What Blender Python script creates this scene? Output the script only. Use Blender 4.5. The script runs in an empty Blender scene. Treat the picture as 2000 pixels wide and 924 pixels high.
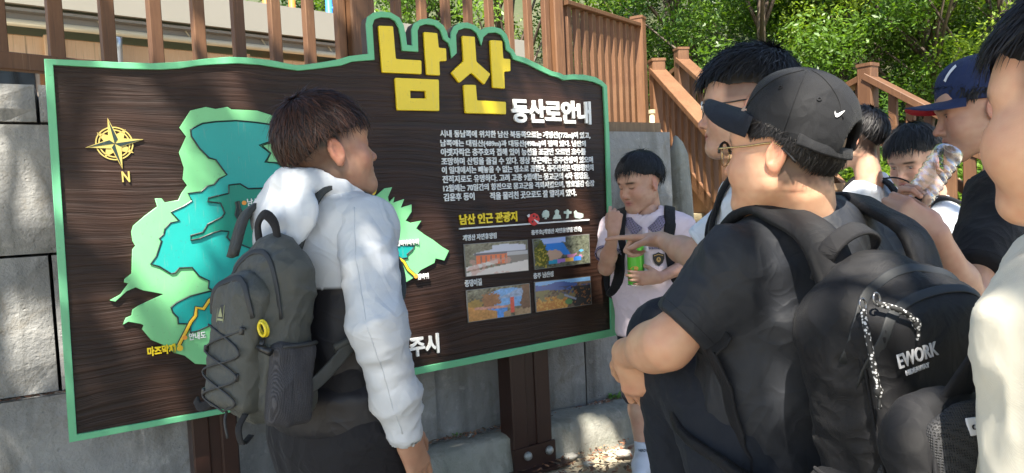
import bpy, bmesh, math, random
import numpy as np
from mathutils import Vector, Matrix

SC = bpy.context.scene
COL = SC.collection
R = math.radians
rnd = random.Random(7)

# ------------------------------------------------------------------ camera, sky, sun, exposure
CAM_H, FPX, PITCH, ROLL = 1.30, 1386.0, 0.052, 0.047
CAM = np.array([0.0, 0.0, CAM_H])
_f = np.array([0, math.cos(PITCH), -math.sin(PITCH)])
_u0 = np.array([0, math.sin(PITCH), math.cos(PITCH)])
_r0 = np.array([1.0, 0, 0])
_r = math.cos(ROLL) * _r0 - math.sin(ROLL) * _u0
_u = math.cos(ROLL) * _u0 + math.sin(ROLL) * _r0
cd = bpy.data.cameras.new('camera')
cd.sensor_width = 36.0
cd.lens = 36.0 * FPX / 2000.0
cd.clip_start = 0.05
cd.clip_end = 500
cam = bpy.data.objects.new('camera', cd)
COL.objects.link(cam)
cam.matrix_world = Matrix(((_r[0], _u[0], -_f[0], CAM[0]), (_r[1], _u[1], -_f[1], CAM[1]),
                           (_r[2], _u[2], -_f[2], CAM[2]), (0, 0, 0, 1)))
SC.camera = cam

SUN_DIR = Vector((-0.13, -0.70, 1.12)).normalized()      # towards the sun
wd = bpy.data.worlds.new('World')
SC.world = wd
wd.use_nodes = True
wn = wd.node_tree.nodes
sky = wn.new('ShaderNodeTexSky')
sky.sky_type = 'NISHITA'
sky.sun_disc = False
sky.sun_elevation = math.asin(SUN_DIR.z)
sky.sun_rotation = math.atan2(SUN_DIR.x, SUN_DIR.y)
wn['Background'].inputs[1].default_value = 0.105
wd.node_tree.links.new(sky.outputs[0], wn['Background'].inputs[0])
sl = bpy.data.lights.new('sun', 'SUN')
sl.energy = 5.0
sl.angle = R(0.53)
sl.color = (1.0, 0.93, 0.82)
so = bpy.data.objects.new('sun', sl)
so.rotation_euler = SUN_DIR.to_track_quat('Z', 'Y').to_euler()
COL.objects.link(so)
SC.view_settings.view_transform = 'Standard'
SC.view_settings.look = 'None'
SC.view_settings.exposure = 1.80
SC.view_settings.gamma = 1.0
SC.view_settings.use_curve_mapping = False
SC.cycles.max_bounces = 7
SC.cycles.transparent_max_bounces = 12

# ------------------------------------------------------------------ measuring helpers
def ray(px, py):
    d = _f + _r * (px - 1000.0) / FPX + _u * (462.0 - py) / FPX
    return d
def pt(px, py, Y):
    """world point seen at that picture position, Y metres in front of the camera"""
    d = ray(px, py)
    return CAM + d * (Y / d[1])
def on_z(px, py, z):
    d = ray(px, py)
    return CAM + d * ((z - CAM_H) / d[2])
def on_plane(px, py, p0, n):
    d = ray(px, py)
    return CAM + d * (np.dot(p0 - CAM, n) / np.dot(d, n))
def norm(v):
    v = np.asarray(v, float)
    return v / np.linalg.norm(v)
def lin(r, g, b):
    """8-bit picture colour to linear"""
    return tuple(((c / 255.0) / 12.92 if c <= 10 else ((c / 255.0 + 0.055) / 1.055) ** 2.4) for c in (r, g, b))

# ------------------------------------------------------------------ objects
def wl(o):
    v = Vector((0, 0, 0))
    while o is not None:
        v += o.location
        o = o.parent
    return v
def tag(o, label=None, cat=None, group=None, kind=None):
    if label: o['label'] = label
    if cat: o['category'] = cat
    if group: o['group'] = group
    if kind: o['kind'] = kind
    return o
def thing(name, loc, label, cat, group=None):
    o = bpy.data.objects.new(name, None)
    o.empty_display_size = 0.1
    o.location = Vector([float(c) for c in loc])
    COL.objects.link(o)
    return tag(o, label, cat, group)
def link(name, me, parent=None, loc=(0, 0, 0), rot=None):
    o = bpy.data.objects.new(name, me)
    o.location = loc
    if rot is not None: o.rotation_euler = rot
    if parent is not None: o.parent = parent
    COL.objects.link(o)
    return o
def mesh_np(name, V, F, mat=None, col=None, smooth=False, tri=None):
    """V (n,3), F list of faces or (m,4)/(m,3) int array"""
    me = bpy.data.meshes.new(name)
    V = np.ascontiguousarray(V, np.float32)
    if isinstance(F, np.ndarray):
        m, c = F.shape
        me.vertices.add(len(V)); me.vertices.foreach_set('co', V.ravel())
        me.loops.add(m * c); me.loops.foreach_set('vertex_index', np.ascontiguousarray(F, np.int32).ravel())
        me.polygons.add(m)
        me.polygons.foreach_set('loop_start', np.arange(0, m * c, c, dtype=np.int32))
        me.polygons.foreach_set('loop_total', np.full(m, c, np.int32))
        me.update(calc_edges=True)
    else:
        me.from_pydata([tuple(v) for v in V.tolist()], [], F)
    if col is not None:
        a = me.attributes.new('Col', 'FLOAT_COLOR', 'POINT')
        cc = np.ones((len(V), 4), np.float32)
        cc[:, :3] = col
        a.data.foreach_set('color', cc.ravel())
    if smooth:
        me.polygons.foreach_set('use_smooth', np.ones(len(me.polygons), bool))
    if mat: me.materials.append(mat)
    me.validate()
    return me
def part(name, V, F, mat, parent=None, col=None, smooth=False):
    """world-space vertices; the parent chain only carries locations"""
    off = np.array(wl(parent)) if parent is not None else np.zeros(3)
    return link(name, mesh_np(name, np.asarray(V, float) - off, F, mat, col, smooth), parent)

class MB:
    """collects simple solids into one mesh"""
    def __init__(s): s.V = []; s.F = []; s.C = []
    def add(s, V, F, c=(1, 1, 1)):
        n = len(s.V)
        s.V += [tuple(map(float, v)) for v in V]
        s.F += [tuple(i + n for i in f) for f in F]
        s.C += [c] * len(V)
    def obox(s, c, ax, ay, az, c0=(1, 1, 1), ch=0.0):
        """oriented box: centre and three half-axis vectors; ch chamfers the long edges along az"""
        c, ax, ay, az = (np.asarray(v, float) for v in (c, ax, ay, az))
        if ch <= 0:
            P = [c + i * ax + j * ay + k * az for k in (-1, 1) for j in (-1, 1) for i in (-1, 1)]
            s.add(P, [(0, 2, 3, 1), (4, 5, 7, 6), (0, 1, 5, 4), (2, 6, 7, 3), (0, 4, 6, 2), (1, 3, 7, 5)], c0)
        else:
            fx = 1 - ch / np.linalg.norm(ax); fy = 1 - ch / np.linalg.norm(ay)
            pr = [(1, fy), (fx, 1), (-fx, 1), (-1, fy), (-1, -fy), (-fx, -1), (fx, -1), (1, -fy)]
            P = [c + a * ax + b * ay + k * az for k in (-1, 1) for a, b in pr]
            s.add(P, [tuple(range(7, -1, -1)), tuple(range(8, 16))] + [(i, (i + 1) % 8, 8 + (i + 1) % 8, 8 + i) for i in range(8)], c0)
    def box(s, x0, x1, y0, y1, z0, z1, c0=(1, 1, 1), ch=0.0):
        s.obox(((x0 + x1) / 2, (y0 + y1) / 2, (z0 + z1) / 2), ((x1 - x0) / 2, 0, 0), (0, (y1 - y0) / 2, 0), (0, 0, (z1 - z0) / 2), c0, ch)
    def tube(s, pts, rad, n=8, c0=(1, 1, 1), closed=False, flat=None, up=(0, 0, 1)):
        """tube along a polyline; rad number or list; flat=(w,t) makes a strap: w across, t thick, with 'up' as its face normal"""
        pts = [np.asarray(p, float) for p in pts]
        m = len(pts); rows = []
        ref = None
        for i, p in enumerate(pts):
            a = pts[(i - 1) % m] if (closed or i > 0) else p
            b = pts[(i + 1) % m] if (closed or i < m - 1) else p
            t = norm(b - a)
            if callable(up): nrm = np.asarray(up(p), float)
            else: nrm = np.asarray(up, float) if ref is None or flat else ref
            nrm = nrm - t * np.dot(nrm, t)
            if np.linalg.norm(nrm) < 1e-4:
                nrm = np.cross(t, (1, 0, 0.3))
            nrm = norm(nrm); ref = nrm
            bi = np.cross(t, nrm)
            r_ = rad[i] if isinstance(rad, (list, tuple, np.ndarray)) else rad
            row = []
            for k in range(n):
                a_ = 2 * math.pi * (k + 0.5) / n
                if flat:
                    w, th = flat
                    ca, sa = math.cos(a_), math.sin(a_)
                    ca = math.copysign(abs(ca) ** 0.35, ca); sa = math.copysign(abs(sa) ** 0.6, sa)
                    row.append(p + bi * ca * w * r_ + nrm * sa * th)
                else:
                    row.append(p + (bi * math.cos(a_) + nrm * math.sin(a_)) * r_)
            rows.append(row)
        V = [v for row in rows for v in row]
        F = []
        for i in range(m if closed else m - 1):
            j = (i + 1) % m
            for k in range(n):
                F.append((i * n + k, i * n + (k + 1) % n, j * n + (k + 1) % n, j * n + k))
        if not closed:
            F.append(tuple(range(n - 1, -1, -1))); F.append(tuple((m - 1) * n + k for k in range(n)))
        s.add(V, F, c0)
    def build(s, name, mat, parent=None, smooth=False, col=False):
        return part(name, np.array(s.V), s.F, mat, parent, np.array(s.C) if col else None, smooth)

def smooth_path(P, n=8):
    """Catmull-Rom through the points"""
    P = [np.asarray(p, float) for p in P]
    Q = [2 * P[0] - P[1]] + P + [2 * P[-1] - P[-2]]
    out = []
    for i in range(1, len(Q) - 2):
        a, b, c, d = Q[i - 1:i + 3]
        for k in range(n):
            t = k / n
            out.append(0.5 * (2 * b + (c - a) * t + (2 * a - 5 * b + 4 * c - d) * t * t + (3 * b - a - 3 * c + d) * t ** 3))
    out.append(P[-1])
    return out

# ------------------------------------------------------------------ materials
MATS = {}
def N(nt, t, **kw):
    n = nt.nodes.new(t)
    for k, v in kw.items(): setattr(n, k, v)
    return n
def ramp(nt, fac, stops):
    r_ = N(nt, 'ShaderNodeValToRGB')
    el = r_.color_ramp.elements
    while len(el) < len(stops): el.new(0.5)
    for e, (p, c) in zip(el, stops):
        e.position = p
        e.color = (c, c, c, 1) if isinstance(c, (int, float)) else (*c, 1)
    nt.links.new(fac, r_.inputs[0])
    return r_.outputs[0]
def mixc(nt, a, b, fac, mode='MIX'):
    m = N(nt, 'ShaderNodeMix', data_type='RGBA', blend_type=mode)
    for s, v in ((0, fac), (6, a), (7, b)):
        if hasattr(v, 'is_output'): nt.links.new(v, m.inputs[s])
        elif s == 0: m.inputs[0].default_value = v
        else: m.inputs[s].default_value = (*v, 1)
    return m.outputs[2]
def coords(nt, scale=(1, 1, 1), rot=(0, 0, 0)):
    tc = N(nt, 'ShaderNodeTexCoord'); mp = N(nt, 'ShaderNodeMapping')
    mp.inputs['Scale'].default_value = scale
    mp.inputs['Rotation'].default_value = rot
    nt.links.new(tc.outputs['Object'], mp.inputs[0])
    return mp.outputs[0]
def noise(nt, co, sc, det=3, rough=0.55, dist=0.0):
    n = N(nt, 'ShaderNodeTexNoise')
    n.inputs['Scale'].default_value = sc; n.inputs['Detail'].default_value = det
    n.inputs['Roughness'].default_value = rough; n.inputs['Distortion'].default_value = dist
    nt.links.new(co, n.inputs['Vector'])
    return n.outputs[0]
def bump(nt, h, strength, dist=0.01, prev=None):
    b = N(nt, 'ShaderNodeBump')
    b.inputs['Strength'].default_value = strength; b.inputs['Distance'].default_value = dist
    nt.links.new(h, b.inputs['Height'])
    if prev is not None: nt.links.new(prev, b.inputs['Normal'])
    return b.outputs[0]
def newmat(name):
    m = bpy.data.materials.new(name); m.use_nodes = True
    nt = m.node_tree
    return m, nt, nt.nodes['Principled BSDF']
def plain(name, c, rough=0.6, metal=0.0, var=0.12, vs=8.0, bmp=0.0, bs=60.0, attr=False, spec=0.5, sheen=0.0, sss=0.0, weave=0.0, ws=900.0, bd=0.004, crease=0.0, cs=7.0, chips=0.0):
    """painted / cloth / skin surface with a little uneven colour and fine relief; attr: colour comes from the vertices"""
    if name in MATS: return MATS[name]
    m, nt, b = newmat(name)
    co = coords(nt)
    if attr:
        at = N(nt, 'ShaderNodeAttribute', attribute_name='Col'); base = at.outputs[0]
    else:
        rgb = N(nt, 'ShaderNodeRGB'); rgb.outputs[0].default_value = (*c, 1); base = rgb.outputs[0]
    n1 = noise(nt, co, vs, 4)
    dark = mixc(nt, base, (0.5, 0.5, 0.5), 1.0, 'MULTIPLY')
    v = ramp(nt, n1, [(0.3, 0.0), (0.75, 1.0)])
    mm = N(nt, 'ShaderNodeMath', operation='MULTIPLY'); mm.inputs[1].default_value = var * 2
    nt.links.new(v, mm.inputs[0])
    cc = mixc(nt, base, dark, mm.outputs[0])
    if chips:   # scuffs and worn specks in paint
        w1_ = ramp(nt, noise(nt, co, 75, 5, 0.7, 0.6), [(0.62, 0.0), (0.70, chips)]); w2_ = ramp(nt, noise(nt, coords(nt, (30, 30, 3)), 4, 4, 0.6), [(0.60, 0.0), (0.75, chips * 0.7)])
        cc = mixc(nt, cc, (0.10, 0.09, 0.075), w1_); cc = mixc(nt, cc, (0.32, 0.31, 0.26), w2_)
    nt.links.new(cc, b.inputs['Base Color'])
    b.inputs['Roughness'].default_value = rough; b.inputs['Metallic'].default_value = metal
    b.inputs['Specular IOR Level'].default_value = spec
    if sheen: b.inputs['Sheen Weight'].default_value = sheen; b.inputs['Sheen Roughness'].default_value = 0.5
    if sss:
        b.inputs['Subsurface Weight'].default_value = sss
        b.inputs['Subsurface Radius'].default_value = (0.9, 0.35, 0.2)
        b.inputs['Subsurface Scale'].default_value = 0.006
    nn = None
    if bmp: nn = bump(nt, noise(nt, co, bs, 4), bmp, bd)
    if crease:   # thin sharp crease lines in cloth
        for k_, (s_, d_) in enumerate(((cs, 1.6), (cs * 2.1, 1.2))):
            cr = ramp(nt, noise(nt, co, s_, 1.5, 0.4, d_), [(0.40, 0.0), (0.50, 1.0), (0.60, 0.0)])
            nn = bump(nt, cr, crease * (1 - 0.4 * k_), 0.010 / (k_ + 1), nn)
    if weave:
        w1 = N(nt, 'ShaderNodeTexWave', wave_type='BANDS', bands_direction='DIAGONAL'); w1.inputs['Scale'].default_value = ws
        nt.links.new(co, w1.inputs[0])
        nn = bump(nt, w1.outputs[1], weave, 0.001, nn)
    if nn is not None: nt.links.new(nn, b.inputs['Normal'])
    MATS[name] = m
    return m

def vnoise(P, seed=0):
    """value noise on (n,3) points"""
    P = np.asarray(P, float)
    i = np.floor(P).astype(np.int64); f = P - i
    f = f * f * (3 - 2 * f)
    def h(a):
        x = (a[:, 0] * 374761393 + a[:, 1] * 668265263 + a[:, 2] * 2147483647 + seed * 1274126177) & 0x7fffffff
        x = ((x ^ (x >> 13)) * 1274126177) & 0x7fffffff
        x = x ^ (x >> 16)
        return (x & 0xffff) / 65535.0
    o = np.zeros(len(P))
    for dx in (0, 1):
        for dy in (0, 1):
            for dz in (0, 1):
                w = (f[:, 0] if dx else 1 - f[:, 0]) * (f[:, 1] if dy else 1 - f[:, 1]) * (f[:, 2] if dz else 1 - f[:, 2])
                o += w * h(i + np.array([dx, dy, dz]))
    return o * 2 - 1
def fbm(P, seed=0, octv=3):
    o = 0; a = 1.0
    for k in range(octv):
        o = o + a * vnoise(P * 2 ** k, seed + k); a *= 0.5
    return o
# ------------------------------------------------------------------ the map board
PH = R(57.3)
SD = np.array([math.sin(PH), math.cos(PH), 0]); SN = np.array([SD[1], -SD[0], 0])
SA = pt(112, 490, 2.30); SA[2] = 0
SAZ = math.atan2(SD[1], SD[0])
def sg(px, py):
    p = on_plane(px, py, SA, SN) - SA
    return (float(np.dot(p, SD)), float(p[2]))
def sgl(L): return [sg(*p) for p in L]
sign = thing('information_board', SA, 'large dark wood trail map board with green edge on two brown steel posts', 'sign')
sign.rotation_euler = (0, 0, SAZ)
def curve_mesh(loops, depth, n0, bevel=0.0):
    """flat shape from loops in board coordinates (u, z), standing from n0 to n0+depth in front of the board plane"""
    c = bpy.data.curves.new('tmp', 'CURVE'); c.dimensions = '2D'; c.fill_mode = 'BOTH'; c.extrude = max(depth / 2 - bevel, 0.0002)
    if bevel: c.bevel_depth = bevel; c.bevel_resolution = 1; c.offset = -bevel
    for L in loops:
        s = c.splines.new('POLY'); s.points.add(len(L) - 1); s.use_cyclic_u = True
        for p, q in zip(s.points, L): p.co = (q[0], q[1], 0, 1)
    return conv(c, depth, n0)
def conv(c, depth, n0, box=None, sl=0.0):
    o = bpy.data.objects.new('tmp', c); COL.objects.link(o)
    bpy.context.view_layer.update()
    me = bpy.data.meshes.new_from_object(o.evaluated_get(bpy.context.evaluated_depsgraph_get()))
    bpy.data.objects.remove(o); bpy.data.curves.remove(c)
    n = len(me.vertices); co = np.zeros(n * 3, np.float32); me.vertices.foreach_get('co', co); co = co.reshape(-1, 3)
    if box:
        x0, x1, y0, y1 = co[:, 0].min(), co[:, 0].max(), co[:, 1].min(), co[:, 1].max()
        co[:, 0] = box[0] + (co[:, 0] - x0) / (x1 - x0) * (box[1] - box[0])
        co[:, 1] = box[2] + (co[:, 1] - y0) / (y1 - y0) * (box[3] - box[2])
        zz = co[:, 2]; co[:, 2] = (zz - zz.min()) / max(zz.max() - zz.min(), 1e-6) * depth - depth / 2
    out = np.stack([co[:, 0], -(co[:, 2] + depth / 2 + n0), co[:, 1]], 1)
    me.vertices.foreach_set('co', np.ascontiguousarray(out).ravel()); me.update()
    me.materials.clear()
    return me
def spart(name, me, mat, parent=None, col=None):
    me.name = name; me.materials.append(mat)
    return link(name, me, parent or sign)
# materials of the board
def mat_board():
    m, nt, b = newmat('charred_board')
    co = coords(nt); st = coords(nt, (1.1, 1, 9))
    wob = N(nt, 'ShaderNodeVectorMath', operation='ADD')
    nz = N(nt, 'ShaderNodeTexNoise'); nz.inputs['Scale'].default_value = 1.6; nz.inputs['Detail'].default_value = 2; nt.links.new(coords(nt, (0.8, 1, 1.6)), nz.inputs['Vector'])
    sc_ = N(nt, 'ShaderNodeVectorMath', operation='SCALE'); sc_.inputs['Scale'].default_value = 0.14; nt.links.new(nz.outputs[1], sc_.inputs[0]); nt.links.new(co, wob.inputs[0]); nt.links.new(sc_.outputs[0], wob.inputs[1])
    def grain(sx, sz, s, det):
        mp = N(nt, 'ShaderNodeMapping'); mp.inputs['Scale'].default_value = (sx, 1, sz); nt.links.new(wob.outputs[0], mp.inputs[0]); return noise(nt, mp.outputs[0], s, det, 0.6, 0.25)
    g1 = grain(0.8, 34, 2.0, 4); n2 = grain(2.5, 110, 1.6, 4); n1 = grain(0.5, 9, 2.0, 3); n3 = noise(nt, co, 2.2, 3)
    ridge = ramp(nt, g1, [(0.38, 0.0), (0.62, 1.0)])
    a = mixc(nt, (0.0155, 0.0078, 0.0056), (0.029, 0.0142, 0.0096), ridge)
    a = mixc(nt, a, (0.046, 0.024, 0.0175), ramp(nt, n2, [(0.58, 0.0), (0.8, 0.35)]))
    a = mixc(nt, a, (0.050, 0.019, 0.010), ramp(nt, n3, [(0.45, 0.0), (0.7, 0.5)]))
    vo = N(nt, 'ShaderNodeTexVoronoi'); vo.inputs['Scale'].default_value = 1.0; vo.inputs['Randomness'].default_value = 1.0
    nt.links.new(coords(nt, (2.6, 1, 4.4)), vo.inputs[0])
    a = mixc(nt, a, (0.006, 0.0035, 0.003), ramp(nt, vo.outputs[0], [(0.04, 0.85), (0.17, 0.0)]))
    nt.links.new(a, b.inputs['Base Color'])
    b.inputs['Roughness'].default_value = 0.45; b.inputs['Specular IOR Level'].default_value = 0.32
    nn = bump(nt, ridge, 0.5, 0.0035); nn = bump(nt, n2, 0.35, 0.0015, nn); nn = bump(nt, n1, 0.3, 0.005, nn)
    nt.links.new(nn, b.inputs['Normal'])
    return m
M_BOARD = mat_board()
def paint(name, c, rough=0.38, var=0.10): return plain(name, c, rough, var=var, vs=5, bmp=0.2, bs=45, bd=0.002, chips=0.4)
M_EDGE = paint('border_green', (0.145, 0.50, 0.255)); M_LGREEN = paint('map_light_green', (0.20, 0.58, 0.255)); M_TEAL = paint('map_teal', (0.014, 0.36, 0.325))
M_TEAL2 = paint('map_deep_teal', (0.005, 0.33, 0.30)); M_DGREEN = paint('map_dark_green', (0.006, 0.235, 0.165)); M_LINE = paint('map_line_dark', (0.012, 0.03, 0.028))
M_YEL = paint('letter_yellow', (0.90, 0.66, 0.012), 0.3); M_WHT = paint('letter_white', (0.80, 0.81, 0.80), 0.35); M_GOLD = paint('compass_gold', (0.50, 0.40, 0.11), 0.45)
M_ROUTE = paint('route_yellow', (0.80, 0.52, 0.03)); M_ORD = paint('stop_orange', (0.85, 0.33, 0.05)); M_RED = paint('red_paint', (0.70, 0.03, 0.03)); M_BLKP = paint('black_paint', (0.01, 0.01, 0.01))
M_PALE = paint('icon_pale', (0.55, 0.66, 0.58)); M_SIDE = plain('board_side', (0.10, 0.065, 0.045), 0.7, var=0.3, vs=20)
OUT = [(86,116),(158,119),(227,122.5),(297,124.6),(332,123),(367,120),(402,115.5),(448,112),(490,114),(525,118),(560,125),(577,128),(595,127),(630,122),(658,117),(680,110.5),(717.6,106),
 (713.5,48),(716,34),(727,26),(743,23.5),(762,25.7),(778.5,35.7),(786.6,50.6),(790.6,69.5),(793,88.5),(803,90),(802,58.7),(807,46.5),(819,39),(835,37),(851.5,41),(863.7,50.6),(871,64),(873,73.6),
 (878,77.6),(879,64),(884,53),(895,45.7),(911,45),(926,51),(936.7,60),(946,54.6),(960,53),(976,57),(987,68),(992,81.7),(994.4,94),(1000,98),(1005.7,109),(1024.7,114),(1051.7,127.7),(1076,140),
 (1089.6,142.6),(1099,147.4),(1116.7,146),(1138,146.6),(1160,151),(1173.5,158.8),(1183,168),(1187,253),(1201,655),(817,730),(430,808),(135,863)]
INN = [(104,128),(158,131),(245,136),(315,137),(350,135),(385,129.5),(420,127),(465,125),(507,128),(553,135),(581,139),(612,136),(665,129),(686,121.5),(729.8,118),(725.7,50.6),(729.8,39),(743,35),
 (759.5,36),(770,42.5),(777,56),(781,77.6),(783.3,100),(815,102.5),(813.6,61.4),(817.7,52),(830,48.4),(846,50.6),(857,58.7),(861.8,71),(863.7,77.6),(873,84.4),(877,94),(879.4,115),(890,104.7),
 (888.6,69.5),(893.5,60),(905.6,56),(919,58),(928.6,65.5),(934,77.6),(937.6,91),(942,73.6),(951.6,65.5),(966.5,64.7),(977,69.5),(984,83),(986,98),(995,104.7),(1000,117),(1024.7,125),(1051.7,138.5),
 (1073,148.5),(1087,152),(1098,157.5),(1116.7,156),(1138,157),(1157,161),(1171,167),(1175.6,171),(1180,253.5),(1191,643),(815,717),(432,797),(150,847)]
out_s, inn_s = sgl(OUT), sgl(INN)
cx = np.mean([p[0] for p in out_s]); cz = np.mean([p[1] for p in out_s])
me = curve_mesh([[(p[0] * 0.9985 + cx * 0.0015, p[1] * 0.9985 + cz * 0.0015) for p in out_s]], 0.055, -0.055)
board = spart('board', me, M_BOARD)
bm_ = board.data
bm_.materials.append(M_SIDE)
for pgn in bm_.polygons:
    if abs(pgn.normal.y) < 0.5: pgn.material_index = 1
spart('border', curve_mesh([out_s, inn_s], 0.012, 0.0, 0.002), M_EDGE, board)
# map pieces
MAPL = [(371,216.7),(401,209.5),(420,213.5),(443,209.5),(451,214.5),(501,216.7),(530,226),(548,235.5),(600,262),(655,322),(692.6,366),(711.6,355),(735,357.5),(730,385),(749.6,368),(764,366),(756,385),(758,395.4),
 (768.6,385),(766.5,396),(787.6,389),(781,406),(802,399.6),(802,414),(790.5,431),(800,435.5),(821,431),(811,446),(827.7,458.7),(844.6,469),(861.4,482),(875,489.5),(865.7,509),(848.8,505),(846.7,513.5),
 (819,528),(808.7,541),(785.5,554.5),(768.6,558),(700,620),(600,690),(500,722),(407,711.5),(380.5,710),(360,694),(338,688),(316,672),(294,663),(277,642.5),(280,634.6),(273.8,632),(250,628),(239,634),
 (245.5,620.5),(256.5,615.8),(258,604.8),(269,597),(319,574),(278.5,567),(264,561),(247,568.7),(225,589),(214,586),(234.5,575),(250,553),(241.7,551.4),(242.4,545),(256.5,534),(258,487),(264,480),
 (258,470),(256,452.6),(259.6,441),(281.6,422),(302,406.6),(306.7,403.4),(302,388),(314.6,387.7),(321,395.6),(347.5,391),(354,377),(365,362),(356,350),(358.5,328),(349,298),(363,267),(350,249.6)]
TEALP = [(385,246.5),(394.6,242),(419.7,238.7),(460.5,236.5),(498,240),(532.7,245),(550,253),(585,275),(559,276),(548,275),(539,281),(529.6,276),(504.5,284),(526.4,300),(515.4,317),(539,318.7),(553,328),(548,344),
 (590,380),(575,470),(490,560),(430,575),(405.6,562),(407,548),(388,539),(374,522),(349,523),(341,532.6),(333,534),(310,520),(293.5,515),(305,499.6),(314.6,470),(310,465.5),(319,457),(321,447),(332,435),
 (349,431),(333,414),(357,403.4),(373.6,392.5),(366,378),(391.5,375),(404,364),(416.6,361),(426,350),(441.7,342),(419.7,312.4),(407,309),(388,290),(372.6,267),(371,254)]
DKP = [(445,362),(467,359.5),(482.5,369),(514,368),(523,375),(545,440),(500,490),(470,478),(451,474),(441.7,463),(445,452),(429,450.5),(413.4,455),(388,466),(371,469),(371,460),(394.6,453.6),(404,438),(432,424),
 (437,416),(429,397),(404,394),(405.6,387),(445,378)]
LOWP = [(407,568.7),(369.5,578),(344,590.6),(333,600),(336.5,609.5),(346,619),(347,631.5),(363,631.5),(371,641),(371,648.7),(385,645.6),(413.4,633),(470,610),(450,565)]
RTP = [(730.6,427),(737,437.6),(754,435.5),(760,446),(773,446),(775,461),(770.7,477.7),(806.6,479.8),(802,488),(792,496.7),(794,503),(781,505),(766.5,507),(770.7,520),(764,527.5),(756,515.6),(715,500),(700,430)]
mp_ = spart('map_relief', curve_mesh([sgl(MAPL)], 0.010, 0.001, 0.0015), M_LGREEN)
def patch(pix, mat, n0, nm='map_area'):
    L = sgl(pix)
    a = spart(nm, curve_mesh([L], 0.004, n0), mat, mp_)
    b = MB(); b.tube([(u, -(n0 + 0.0042), z) for u, z in L], 0.0032, 6, closed=True, up=(0, -1, 0))
    link('area_outline', mesh_np('area_outline', np.array(b.V), b.F, M_LINE), mp_)
patch(TEALP, M_TEAL, 0.0095); patch(DKP, M_DGREEN, 0.013); patch(LOWP, M_TEAL2, 0.0095); patch(RTP, M_TEAL2, 0.0095)
patch([(510,285),(530,279),(560,279),(585,300),(580,330),(553,328),(539,318.7),(518,317),(526.4,300)], M_LGREEN, 0.0135)
patch([(541,317),(546,305),(556,302),(566,306),(553,312),(548,320)], M_TEAL, 0.017)
patch([(457,420),(460,405),(458,395),(464,393),(467,408),(474,420),(482,424),(478,433),(465,432)], M_LINE, 0.0165)
def route(pix, w=0.0052, n0=0.0145, mat=None):
    b = MB(); b.tube([(sg(*p)[0], -n0 - 0.002, sg(*p)[1]) for p in pix], 1.0, 6, flat=(w, 0.0022), up=(0, -1, 0))
    link('route_line', mesh_np('route_line', np.array(b.V), b.F, mat or M_ROUTE), mp_)
for rt in ([(347.5,674),(360,650),(371,628),(380.5,616),(382,600),(396,602.6),(407,586),(440,560)], [(766.5,477.7),(756,486),(755,503),(766.5,498),(785.5,510.6),(794,526),(808.7,539)], [(755,503),(735,520)], [(695,410),(707.4,397.5),(728.5,376.4),(731.5,366)]):
    route(rt, 0.0085, 0.0125, M_LINE); route(rt)
def disc(px, py, rpx, mat, nm='route_stop', n0=0.0165, parent=None, dep=0.004):
    u, z = sg(px, py); u1, _ = sg(px + rpx, py); r_ = abs(u1 - u) * 0.9
    spart(nm, curve_mesh([[(u + r_ * math.cos(a), z + r_ * math.sin(a)) for a in np.linspace(0, 6.283, 19)[:-1]]], dep, n0), mat, parent or mp_)
disc(350, 678.5, 6.8, M_ROUTE); disc(359.5, 658, 5.2, M_ORD); disc(474.6, 396.5, 5, M_ORD); disc(766.5, 477.7, 4, M_ORD); disc(808.7, 539, 4.3, M_ORD)
disc(472, 425, 5, M_YEL)
def text(body, pl_, pr_, mat, nm='lettering', n0=0.0, depth=0.006, bold=0.03, parent=None):
    """pl_ = (x, ytop, ybottom) of the left end in the picture, pr_ = x of the right end"""
    x, yt, yb = pl_
    u0, z1 = sg(x, yt); _, z0 = sg(x, yb)
    # the right end lies at the same height: walk along the board
    lo, hi = 0.0, 4.0
    for _ in range(40):
        mid = (lo + hi) / 2; p = SA + SD * (u0 + mid) + np.array([0, 0, z0]) - CAM
        if 1000 + FPX * np.dot(p, _r) / np.dot(p, _f) < pr_: lo = mid
        else: hi = mid
    c = bpy.data.curves.new('tmp', 'FONT'); c.body = body; c.offset = bold; c.extrude = 0.05; c.resolution_u = 3
    return spart(nm, conv(c, depth, n0, (u0, u0 + lo, z0, z1)), mat, parent)
BODY = [('시내 동남쪽에 위치한 남산 북동쪽으로는 계명산(775m)이 있고,', (858.4, 254, 270.5), 1152), ('남쪽에는 대림산(489m)과 대등산(498m)이 접해 있다. 남산의', (859, 273, 288.5), 1143),
 ('아랫자락은 충주호와 접해 있어 능선을 조금만 오르면 호수를', (860, 290, 305), 1143), ('조망하며 산행을 즐길 수 있다. 정상 부근에는 충주산성이 있으며', (861, 308, 323), 1157),
 ('이 일대에서는 빼놓을 수 없는 명소로 꼽힌다. 충주산성은 대몽항전의', (862, 325.5, 340), 1158), ('전적지로도 유명하다. 고려 고종 9월에는 몽고군의 4차 침입을,', (863, 343, 359), 1150),
 ('12월에는 70일간의 항전으로 몽고군을 격퇴시켰으며, 방호별감 승장', (864.8, 361, 376), 1160), ('김윤후 등이', (865.4, 378, 393.5), 926), ('적을 물리친 곳으로도 잘 알려져 있다.', (956, 375.8, 390.8), 1125)]
for s, a, b_ in BODY: text(s, a, b_, M_WHT, bold=0.022)
text('등산로안내', (997, 192, 240), 1153, M_WHT, depth=0.010, bold=0.035)
text('남산 인근 관광지', (896, 419, 440), 1009, M_YEL, depth=0.008, bold=0.035)
text('계명산 자연휴양림', (903, 459, 471), 969, M_WHT, bold=0.02); text('충주호(계명산 자연휴양림 전경)', (1037, 449.5, 461), 1135, M_WHT, bold=0.02)
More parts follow.
